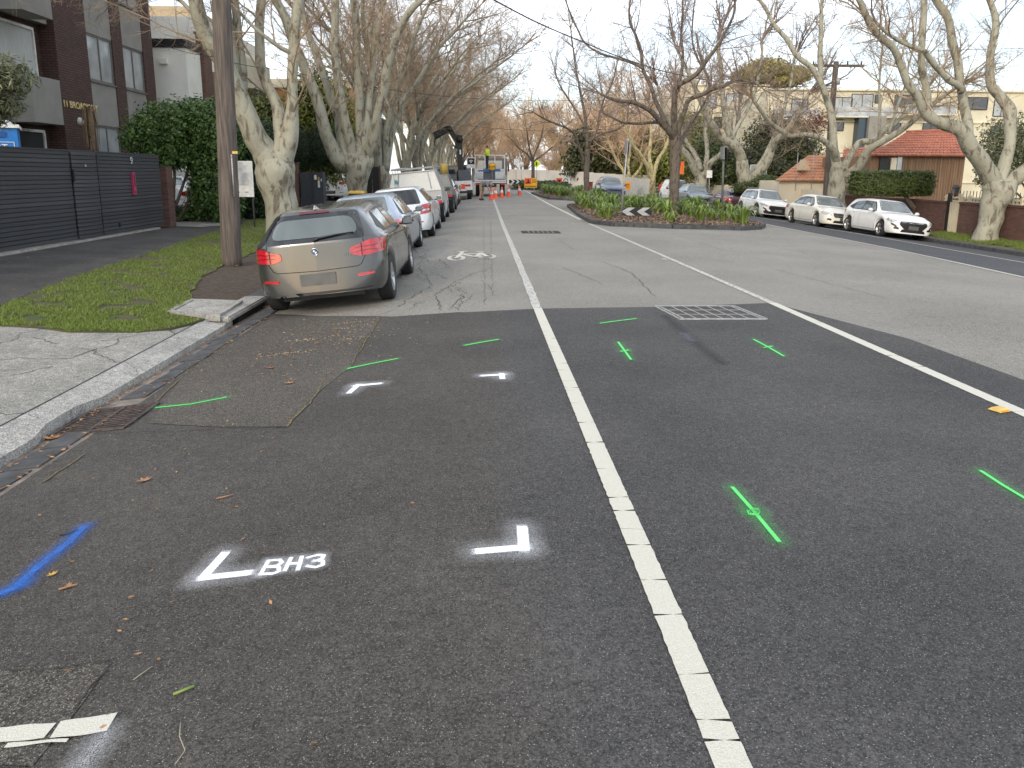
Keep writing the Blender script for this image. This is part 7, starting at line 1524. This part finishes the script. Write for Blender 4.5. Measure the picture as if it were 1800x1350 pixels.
MB().box((0, 2.6, 1.15), (2.4, 5.2, .12)).build('tray', M_gybox, ct)
tb = MB().box((.1, -.04, .98), (2.3, .06, .62)).build('tail_panel', M_pw, ct)
for s_ in (-.75, .95): MB().box((s_, -.08, .98), (.36, .02, .13)).build('tail_lamp', M_tail, tb); MB().box((s_-.32, -.08, .92), (.28, .02, .32)).build('marker_plate', M_ror, tb)
MB().box((.1, -.02, .55), (2.3, .1, .14)).build('under_bar', M_trim, ct)
MB().box((0, 7.3, 1.65), (2.2, 1.9, 1.5)).build('cab', M_darkp, ct); MB().box((0, 6.33, 1.95), (1.7, .02, .6)).build('rear_window', M_wind, ct)
for x, y, w, h, d in ((-.7, .5, .8, .9, .7), (.75, .9, .8, .75, .8), (.0, .2, .5, .5, .5)): MB().box((x, y, 1.25+h/2), (w, d, h)).build('tool_box', M_gybox, ct)
CY = 52.0; o_ = Vector(ct.location)
def cp(px_, py_): return at(px_, py_, CY)-o_
MB().tube([cp(812, 318), cp(813, 300)], [.34, .28], 10).build('crane_base', M_blm, ct)
MB().bar(cp(812, 314), cp(813, 246), .36, .42, up=(0, 1, 0)).build('crane_column', M_blm, ct); MB().bar(cp(809, 262), cp(813, 238), .44, .30, up=(0, 1, 0)).build('crane_ram', M_blm, ct)
MB().bar(cp(811, 250), cp(794, 224), .34, .36, up=(0, 1, 0)).build('crane_boom', M_blm, ct); MB().bar(cp(798, 224), cp(768, 236), .36, .50, up=(0, 1, 0)).build('crane_boom', M_blm, ct); MB().bar(cp(793, 231), cp(770, 243), .12, .18, up=(0, 1, 0)).build('crane_ram', M_blm, ct)
MB().bar(cp(805, 256), cp(795, 236), .08, .10, up=(0, 1, 0)).build('hydraulic_ram', M_chrome, ct); MB().tube([cp(796, 226)+Vector((0, -.3, 0)), cp(796, 226)+Vector((0, .3, 0))], .2, 10).build('crane_pivot', M_blm, ct)
MB().tube([cp(813, 246)+Vector((0, -.28, 0)), cp(813, 246)+Vector((0, .28, 0))], .24, 10).build('crane_pivot', M_blm, ct)
MB().tube([cp(770, 240)+Vector((0, 0, 0)), cp(769, 250), cp(770, 256)], [.05, .05, .03], 6).build('crane_hook', M_blm, ct); MB().box(cp(813.5, 268)+Vector((0, -.24, 0)), (.10, .02, .3)).build('decal', M_pw, ct)
wb_ = empty('company_board', (at(828, 300, 54).x, 54, 1.25), 0, 'white board with a black square emblem standing behind the crane tray', 'sign'); zz = at(828, 286, 54).z-1.25
MB().box((0, 0, zz), (.60, .04, .75)).build('board', M_pw, wb_); MB().box((0, -.024, zz+.1), (.5, .01, .42)).build('emblem_square', M_bl, wb_); MB().box((0, -.032, zz+.13), (.26, .008, .07)).build('emblem_mark', M_pw, wb_); MB().box((0, -.032, zz+.09), (.08, .008, .22)).build('emblem_mark', M_pw, wb_)
for s_ in (-.2, .2): MB().box((s_, .03, zz/2-.1), (.04, .04, zz)).build('leg', M_galv, wb_)
tt = empty('tray_truck', (.50, 55.5, 0), 0, 'tray truck with white headboard frame and dark cab facing away', 'truck')
MB().box((0, 3.2, .80), (.9, 6.8, .26)).build('chassis', M_trim, tt); truck_wheels(tt, (1.0, 5.4), 1.9)
MB().box((0, 1.9, 1.12), (2.36, 3.9, .12)).build('tray', M_galv, tt); 
for s_ in (-1, 1):
    for k in range(3): MB().box((s_*1.16, 1.9, 1.26+.11*k), (.04, 3.85, .085)).build('side_board', M_pw, tt)
for k in range(2): MB().box((0, -.06, 1.02+.14*k), (2.36, .03, .07)).build('tail_rail', M_pw, tt)
for k in range(11): MB().box((-1.1+.22*k, -.06, 1.09), (.03, .03, .07)).build('tail_bar', M_pw, tt)
hb_ = MB(); zt2 = at(860, 273, 59.6).z
for x in (-1.16, -.39, .39, 1.16): hb_.box((x, 4.0, (1.2+zt2)/2), (.07, .08, zt2-1.2))
hb_.box((0, 4.0, zt2), (2.4, .08, .08)); hb_.box((0, 4.0, 1.95), (2.25, .07, .05)); fr_o = hb_.build('headboard', M_pw, tt); MB().box((0, 4.02, 1.62), (2.25, .03, .80)).build('headboard_panel', M_pw, fr_o)
MB().box((.22, 5.2, 1.85), (2.3, 1.7, 2.0)).build('cab', M_darkp, tt); MB().box((0, 4.33, 2.35), (1.9, .02, .62)).build('rear_window', M_win, tt); MB().box((1.52, 5.9, 2.1), (.12, .1, .55)).build('mirror', M_bl, tt); MB().box((-1.32, 5.9, 2.1), (.12, .1, .55)).build('mirror', M_bl, tt)
for s_ in (-.9, .9): MB().box((s_, -.1, .9), (.3, .04, .12)).build('tail_lamp', M_tail, tt)
p = at(860, 300, 57); tp_ = MB(); tp_.box((0, 0, 0), (1.7, 1.4, .10)); tp_.box((.2, .1, .10), (1.3, 1.0, .09)); tp_.build('sheet_stack', mat('blue sheeting', (.05, .16, .33), .5, bump=.3, bscale=6), None, (p.x, 57.4, p.z-.02), label='blue sheets stacked on the truck tray under the worker', cat='sheet stack')
sk_ = MB().box((p.x, 57.4, (1.18+p.z-.07)/2), (.9, 1.2, p.z-.07-1.18)).build('crate', M_gybox, None, label='grey crate on the truck tray carrying the blue sheets', cat='crate')
sl_ = empty('slow_sign', (at(865, 293, 56.4).x, 56.4, at(865, 293, 56.4).z), 0, 'round orange bat sign reading SLOW at the back of the tray truck', 'sign')
MB().lathe([(0, .015), (.29, .015), (.29, -.015), (0, -.015)], 24, Matrix.Rotation(PI/2, 4, 'X')).build('disc', M_ry, sl_); MB().lathe([(.255, .018), (.275, .018)], 24, Matrix.Rotation(PI/2, 4, 'X')).build('disc_ring', M_bl, sl_); obj('lettering', text_mesh('SLOW', .17, M_bl, .003, bold=.004), sl_, (0, -.02, 0), (PI/2, 0, 0)); MB().tube([(0, .02, -.25), (0, .02, -1.1)], .02, 6).build('stick', M_galv, sl_)
# ------------------------------------------------------------------ people
def skin_mesh(name, V, E_, R_, m, parent, sub=2):
    me = bpy.data.meshes.new(name); me.from_pydata([tuple(v) for v in V], E_, []); o = bpy.data.objects.new(name, me); COL.objects.link(o)
    s_ = o.modifiers.new('s', 'SKIN'); o.modifiers.new('u', 'SUBSURF').levels = sub; o.modifiers['u'].render_levels = sub
    for i, d in enumerate(me.skin_vertices[0].data): r = R_[i]; d.radius = r if isinstance(r, tuple) else (r, r); d.use_root = (i == 0)
    dg = bpy.context.evaluated_depsgraph_get(); m2 = bpy.data.meshes.new_from_object(o.evaluated_get(dg)); bpy.data.objects.remove(o)
    m2.materials.clear(); m2.materials.append(m)
    for p in m2.polygons: p.use_smooth = True
    return obj(name, m2, parent)
M_skin = mat('skin', (.42, .24, .17), .6, var=.05); M_hair = mat('dark hair', (.03, .02, .015), .8)
def person(label, loc, rz, J, top, trousers, shoes=M_bl, sleeves='short', shorts=False, cap=None, hair=M_hair, sc=1.0, vest=None):
    """J: joints, feet on z=0, facing -Y in local space"""
    r = empty('person', loc, rz, label, 'person'); r.scale = (sc,)*3; g = {k: Vector(v) for k, v in J.items()}
    names = ['pelvis', 'waist', 'chest', 'neck', 'head0', 'headc', 'head1']; V = [g[n] for n in names]; R_ = [(.15, .11), (.13, .10), (.165, .11), .055, .065, (.082, .095), .06]; E_ = [(0, 1), (1, 2), (2, 3), (3, 4), (4, 5), (5, 6)]
    def chain(a, ns, rs):
        p = a
        for n, r0 in zip(ns, rs): V.append(g[n]); R_.append(r0); E_.append((p, len(V)-1)); p = len(V)-1
        return p
    for s_ in ('l', 'r'):
        chain(0, ['hip'+s_, 'knee'+s_, 'ank'+s_, 'toe'+s_], [.088, .062, .042, .038]); hnd = chain(2, ['sho'+s_, 'elb'+s_, 'wri'+s_, 'pal'+s_], [.062, .043, .030, .036])
    body = skin_mesh('body', V, E_, R_, M_skin, r)
    for s_ in ('l', 'r'):                                  # five fingers, rooted in the palm
        d = (g['pal'+s_]-g['wri'+s_]).normalized(); q = d.cross(Vector((0, 1, .2))).normalized(); fv = []; fe = []; frr = []
        for k in range(5):
            if k < 4: b_ = g['pal'+s_]+q*(.013*(k-1.5)); tip = (.060, .070, .065, .050)[k]; e = b_+d*tip+Vector((0, -.018, 0))
            else: b_ = g['wri'+s_].lerp(g['pal'+s_], .5)+q*-.02; e = b_+d*.045-q*.03
            mb_f = MB().tube([b_, b_.lerp(e, .5)+Vector((0, -.004, 0)), e], [.0095, .009, .006], 6); mb_f.build('finger' if k < 4 else 'thumb', M_skin, body)
    V = [g['pelvis']-(g['waist']-g['pelvis'])*.25, g['waist'], g['chest'], g['neck']-(g['neck']-g['chest'])*.15]; R_ = [(.215, .175), (.20, .165), (.235, .175), .11]; E_ = [(0, 1), (1, 2), (2, 3)]
    for s_ in ('l', 'r'):
        V.append(g['sho'+s_]); R_.append(.105); E_.append((2, len(V)-1)); a = len(V)-1; V.append(g['elb'+s_] if sleeves == 'long' else g['sho'+s_].lerp(g['elb'+s_], .7)); R_.append(.075); E_.append((a, len(V)-1))
        if sleeves == 'long': V.append(g['elb'+s_].lerp(g['wri'+s_], .93)); R_.append(.058); E_.append((len(V)-2, len(V)-1))
    skin_mesh('shirt', V, E_, R_, top, r)
    V = [g['pelvis'], g['waist'].lerp(g['pelvis'], .3)]; R_ = [(.20, .16), (.18, .145)]; E_ = [(0, 1)]
    for s_ in ('l', 'r'):
        V.append(g['hip'+s_]); R_.append(.108); E_.append((0, len(V)-1)); V.append(g['knee'+s_] if not shorts else g['hip'+s_].lerp(g['knee'+s_], .95)); R_.append(.088 if shorts else .078); E_.append((len(V)-2, len(V)-1))
        if not shorts: V.append(g['ank'+s_]+Vector((0, 0, .02))); R_.append(.065); E_.append((len(V)-2, len(V)-1))
    skin_mesh('shorts' if shorts else 'trousers', V, E_, R_, trousers, r)
    for s_ in ('l', 'r'): skin_mesh('boot', [g['ank'+s_]+Vector((0, 0, .06)), g['ank'+s_], g['toe'+s_]], [(0, 1), (1, 2)], [.062, .062, .052], shoes, r)
    hc = g['headc']; ax = (g['head1']-g['head0']).normalized(); fw = g.get('face', Vector((0, -1, 0))).normalized(); fw = (fw-ax*fw.dot(ax)).normalized(); sd = ax.cross(fw)
    MM = Matrix((( sd.x, fw.x, ax.x, hc.x), (sd.y, fw.y, ax.y, hc.y), (sd.z, fw.z, ax.z, hc.z), (0, 0, 0, 1)))
    def ball(name, c, rr, m, n=10):
        vs = []; fs = []
        for i in range(n+1):
            for j in range(2*n): a, b_ = PI*i/n, PI*j/n; vs.append(MM@Vector((c[0]+rr[0]*math.sin(a)*math.cos(b_), c[1]+rr[1]*math.sin(a)*math.sin(b_), c[2]+rr[2]*math.cos(a))))
        for i in range(n):
            for j in range(2*n): fs.append((i*2*n+j, i*2*n+(j+1) % (2*n), (i+1)*2*n+(j+1) % (2*n), (i+1)*2*n+j))
        MB().add(vs, fs, smooth=True).build(name, m, r)
    ball('hair' if cap is None else 'cap', (0, -.035, .040), (.090, .095, .082), hair if cap is None else cap)
    if cap is not None: ball('cap_peak', (0, .11, .03), (.07, .06, .01), cap)
    ball('nose', (0, .10, -.02), (.014, .02, .024), M_skin, 5)
    for s_ in (-1, 1): ball('eye', (s_*.033, .088, .012), (.013, .008, .008), M_bl, 5); ball('ear', (s_*.088, 0, -.01), (.012, .02, .032), M_skin, 5)
    ball('mouth', (0, .09, -.06), (.024, .008, .006), mat('lips', (.3, .1, .08), .5), 5)
    return r
STAND = dict(pelvis=(0, 0, .96), waist=(0, 0, 1.12), chest=(0, .0, 1.34), neck=(0, .01, 1.50), head0=(0, .0, 1.56), headc=(0, -.01, 1.65), head1=(0, -.01, 1.73), hipl=(.095, 0, .90), hipr=(-.095, 0, .90), kneel=(.11, -.02, .50), kneer=(-.11, -.02, .50), ankl=(.12, .02, .09), ankr=(-.12, .02, .09), toel=(.14, -.13, .045), toer=(-.14, -.13, .045), shol=(.19, .01, 1.42), shor=(-.19, .01, 1.42), elbl=(.25, .05, 1.14), elbr=(-.25, .05, 1.14), wril=(.24, -.08, .92), wrir=(-.24, -.08, .92), pall=(.235, -.11, .85), palr=(-.235, -.11, .85))
M_hv = mat('hi-vis yellow', (.62, .78, .04), .7); M_navy = mat('navy cotton', (.018, .025, .045), .85); M_gt = mat('grey t-shirt', (.20, .21, .24), .85); M_kh = mat('khaki cotton', (.30, .23, .15), .85); M_red = mat('red shirt', (.60, .07, .03), .8)
p = at(857, 298, 57.4); jw = dict(STAND); jw.update(wrir=(-.12, -.22, 1.10), palr=(-.05, -.25, 1.12), wril=(.14, -.22, 1.08), pall=(.07, -.25, 1.10), head0=(0, -.02, 1.56), headc=(-.01, -.05, 1.64), head1=(-.01, -.06, 1.72))
person('worker in a yellow hi-vis shirt and navy trousers standing on the truck tray', (p.x-.02, 57.4, at(860, 300, 57).z-.02+.14), -1.9, jw, M_hv, M_navy, sleeves='long', cap=M_bl, sc=.98)
B_ = dict(pelvis=(0, .0, .92), waist=(0, -.16, 1.03), chest=(0, -.38, 1.06), neck=(0, -.53, 1.00), head0=(0, -.58, .97), headc=(0, -.65, .92), head1=(0, -.71, .87), face=(0, -.5, -.8), hipl=(.10, .0, .88), hipr=(-.10, .0, .88), kneel=(.12, -.06, .49), kneer=(-.13, -.02, .49), ankl=(.12, .05, .09), ankr=(-.15, .07, .09), toel=(.14, -.10, .045), toer=(-.17, -.08, .045), shol=(.19, -.44, 1.03), shor=(-.19, -.44, 1.03), elbl=(.20, -.50, .75), elbr=(-.19, -.50, .75), wril=(.12, -.58, .52), wrir=(-.10, -.58, .52), pall=(.10, -.60, .45), palr=(-.08, -.60, .45))
p = G(848, 352.5); person('man in grey t-shirt and khaki shorts bending forward beside the first cone', (p.x-.05, p.y, p.z), 1.15, B_, M_gt, M_kh, shorts=True, sc=1.06, hair=mat('grey hair', (.2, .19, .18), .8))
p = at(1163, 345, 66); person('distant pedestrian in a red top on the right footpath', (p.x, 66, zg(p.x)), .3, STAND, M_red, M_navy, sleeves='long')
p = at(1364, 350, 46); person('pedestrian in dark clothes behind the white crossover', (18.35, 47.0, zg(18.35)), .2, STAND, M_navy, M_navy, sleeves='long')
# ------------------------------------------------------------------ small things on the ground
rg = np.random.default_rng(4)
def scatter_flat(n, fx, size, m, name, lift=.012, f=zr, aspect=.5, curl=.3):
    P_ = np.array([fx() for _ in range(n)]); z = np.array([f(x) for x in P_[:, 0]])+lift; C_ = np.column_stack([P_, z]); a = rg.uniform(0, 6.28, n); s_ = size*rg.uniform(.4, 1.3, (n, 1))
    t = np.column_stack([np.cos(a), np.sin(a), rg.normal(0, curl*.3, n)]); b_ = np.column_stack([-np.sin(a), np.cos(a), rg.normal(0, curl*.3, n)])
    V = np.stack([C_-t*s_, C_-b_*s_*aspect+[0, 0, .003], C_+t*s_+[0, 0, .004], C_+b_*s_*aspect], 1).reshape(-1, 3); return obj(name, quads(name, V, np.arange(n*4).reshape(-1, 4), m), kind='stuff')
M_leafb = leaf_mat('dry leaf', (.12, .055, .025), (.46, .26, .11), .8, .1)
rr = random.Random(77)
def gut_pt():
    y = rr.uniform(1, 10) if rr.random() < .5 else rr.uniform(9.5, 45); return (rr.choice((-3.22, -3.22, -2.95))+rr.gauss(0, .035), y)
scatter_flat(1500, gut_pt, .016, M_leafb, 'leaf_litter', .022)
scatter_flat(420, lambda: (rr.gauss(-2.0, .55), abs(rr.gauss(8.3, .9))), .018, M_leafb, 'leaf_litter')
scatter_flat(200, lambda: (rr.gauss(-1.75, .5), rr.uniform(1.8, 8)), .012, M_leafb, 'leaf_litter')
def clus():
    cx, cy = rr.choice(((-1.95, 8.1), (-1.55, 8.6), (-1.4, 7.9), (-2.05, 7.5), (-1.3, 14.0), (-1.2, 13.0), (-1.2, 20.5), (-1.6, 8.9))); return (cx+rr.gauss(0, .16), cy+rr.gauss(0, .05))
scatter_flat(520, clus, .011, leaf_mat('straw bits', (.30, .20, .10), (.55, .42, .25), .9, 0), 'leaf_litter')
scatter_flat(260, lambda: (rr.uniform(-9, -3.6), rr.uniform(10, 30)), .03, M_leafb, 'leaf_litter', .03, zg)
# individual leaves and twigs
def leaf(px_, py_, s_, m, lab, cat='leaf', name='fallen_leaf', rz=0.):
    p = G(px_, py_, f=zr); pts = [(1.0, 0), (.45, .22), (.62, .62), (.12, .40), (-.18, .80), (-.28, .34), (-.8, .30), (-.62, 0), (-.8, -.30), (-.28, -.34), (-.18, -.80), (.12, -.40), (.62, -.62), (.45, -.22)]
    vs = [(0, 0, .012)]+[(x*s_, y*s_*.75, .012+.022*(x*x+y*y)*(s_/.07)) for x, y in pts]; o = MB().add(vs, [(0, i, i % 14+1) for i in range(1, 15)]).build(name, m); o.location = p; o.rotation_euler = (0, 0, rz); tag(o, lab, cat)
M_lo = mat('orange dry leaf', (.55, .25, .09), .8, var=.2, scale=30); M_lb = mat('brown dry leaf', (.33, .17, .09), .8, var=.25, scale=30); M_ly = mat('mustard dry leaf', (.50, .30, .06), .8, var=.25, scale=40)
leaf(92, 773, .075, M_lo, 'curled orange leaf in the gutter just below the drain grate', rz=.2); leaf(253, 848, .055, M_lb, 'brown plane leaf on the asphalt midway between kerb and lettering', rz=.6)
leaf(92, 1014, .030, M_ly, 'crumpled mustard leaf beside the blue sprayed line', rz=1); leaf(508, 676, .055, M_lb, 'brown leaf lying left of the small far corner mark', rz=.1); leaf(475, 655-6, .05, mat('red brown leaf', (.28, .10, .07), .8), 'reddish leaf just before the mossy seam', rz=0)
leaf(122, 1034, .028, M_lb, 'small brown leaf scrap below the blue sprayed line', rz=2); leaf(465, 541, .07, M_lo, 'orange leaf beside the rear tyre of the champagne hatchback', rz=.5)
for px_, lab, m, r0 in (([(305, 1226), (342, 1211)], 'fresh green stick lying on the near asphalt', mat('green stick', (.17, .24, .06), .6), .0055), ([(380, 880), (410, 873)], 'brown twig right of the brown plane leaf', M_lb, .004), ([(318, 1275), (316, 1300), (326, 1325), (308, 1350)], 'thin pale curved straw at the bottom edge', mat('pale straw', (.32, .28, .2), .8), .0018), ([(235, 1200), (268, 1176)], 'fine straw near the old patch corner', MATS['pale straw'] if 'pale straw' in MATS else M_lb, .0016), ([(105, 944), (138, 936)], 'dark strip of bark across the blue sprayed line', M_hub, .006), ([(104, 1040), (137, 1031)], 'brown bark strip beneath the blue sprayed line', M_lb, .005)):
    P_ = [G(*q, f=zr)+Vector((0, 0, .012)) for q in px_]; tag(MB().tube(P_, r0, 5).build('twig', m), lab, 'twig')
# turf: short blades
def turf(poly, n, seed, f, h=.035, name='grass', m=None, y_max=60):
    rg = np.random.default_rng(seed); xs = [p[0] for p in poly]; ys = [min(p[1], y_max) for p in poly]; out_ = []
    rr_ = random.Random(seed); y0, y1 = min(ys), max(ys)
    while len(out_) < n:
        x = rr_.uniform(min(xs), max(xs)); y = y0+(y1-y0)*rr_.random()**1.7
        if in_poly(poly, x, y) and noise.noise(Vector((x*1.6, y*1.6, seed)))+.45*noise.noise(Vector((x*6, y*6, 3))) > -.30: out_.append((x, y, f(x)))
    C_ = np.array(out_); a = rg.uniform(0, 6.28, n); w = rg.uniform(.002, .0045, n)*1.5; hh_ = h*rg.uniform(.4, 1.2, n); d = np.column_stack([np.cos(a), np.sin(a), np.zeros(n)]); l = rg.normal(0, .5, (n, 2))*hh_[:, None]
    B0 = C_-d*w[:, None]; B1 = C_+d*w[:, None]; T = C_+np.column_stack([l, hh_]); T1 = T+d*w[:, None]*.3
    return obj(name, quads(name, np.stack([B0, B1, T1, T], 1).reshape(-1, 3), np.arange(n*4).reshape(-1, 4), m or M_grass), kind='stuff')
M_grass = leaf_mat('grass blade', (.07, .115, .02), (.29, .36, .08), .6, .25)
turf(grass, 88000, 5, lambda x: zg(x)+.004, .034, y_max=34)
st(sheet('verge', rag([(17.92, 17), (17.92, 30.5), (19.0, 30.5), (19.0, 17)][::-1], .04, .4), .018, M_turf)); turf([(17.68, 18), (19.0, 18), (19.0, 30), (17.68, 30)], 30000, 6, lambda x: zg(x)+.01, .09)
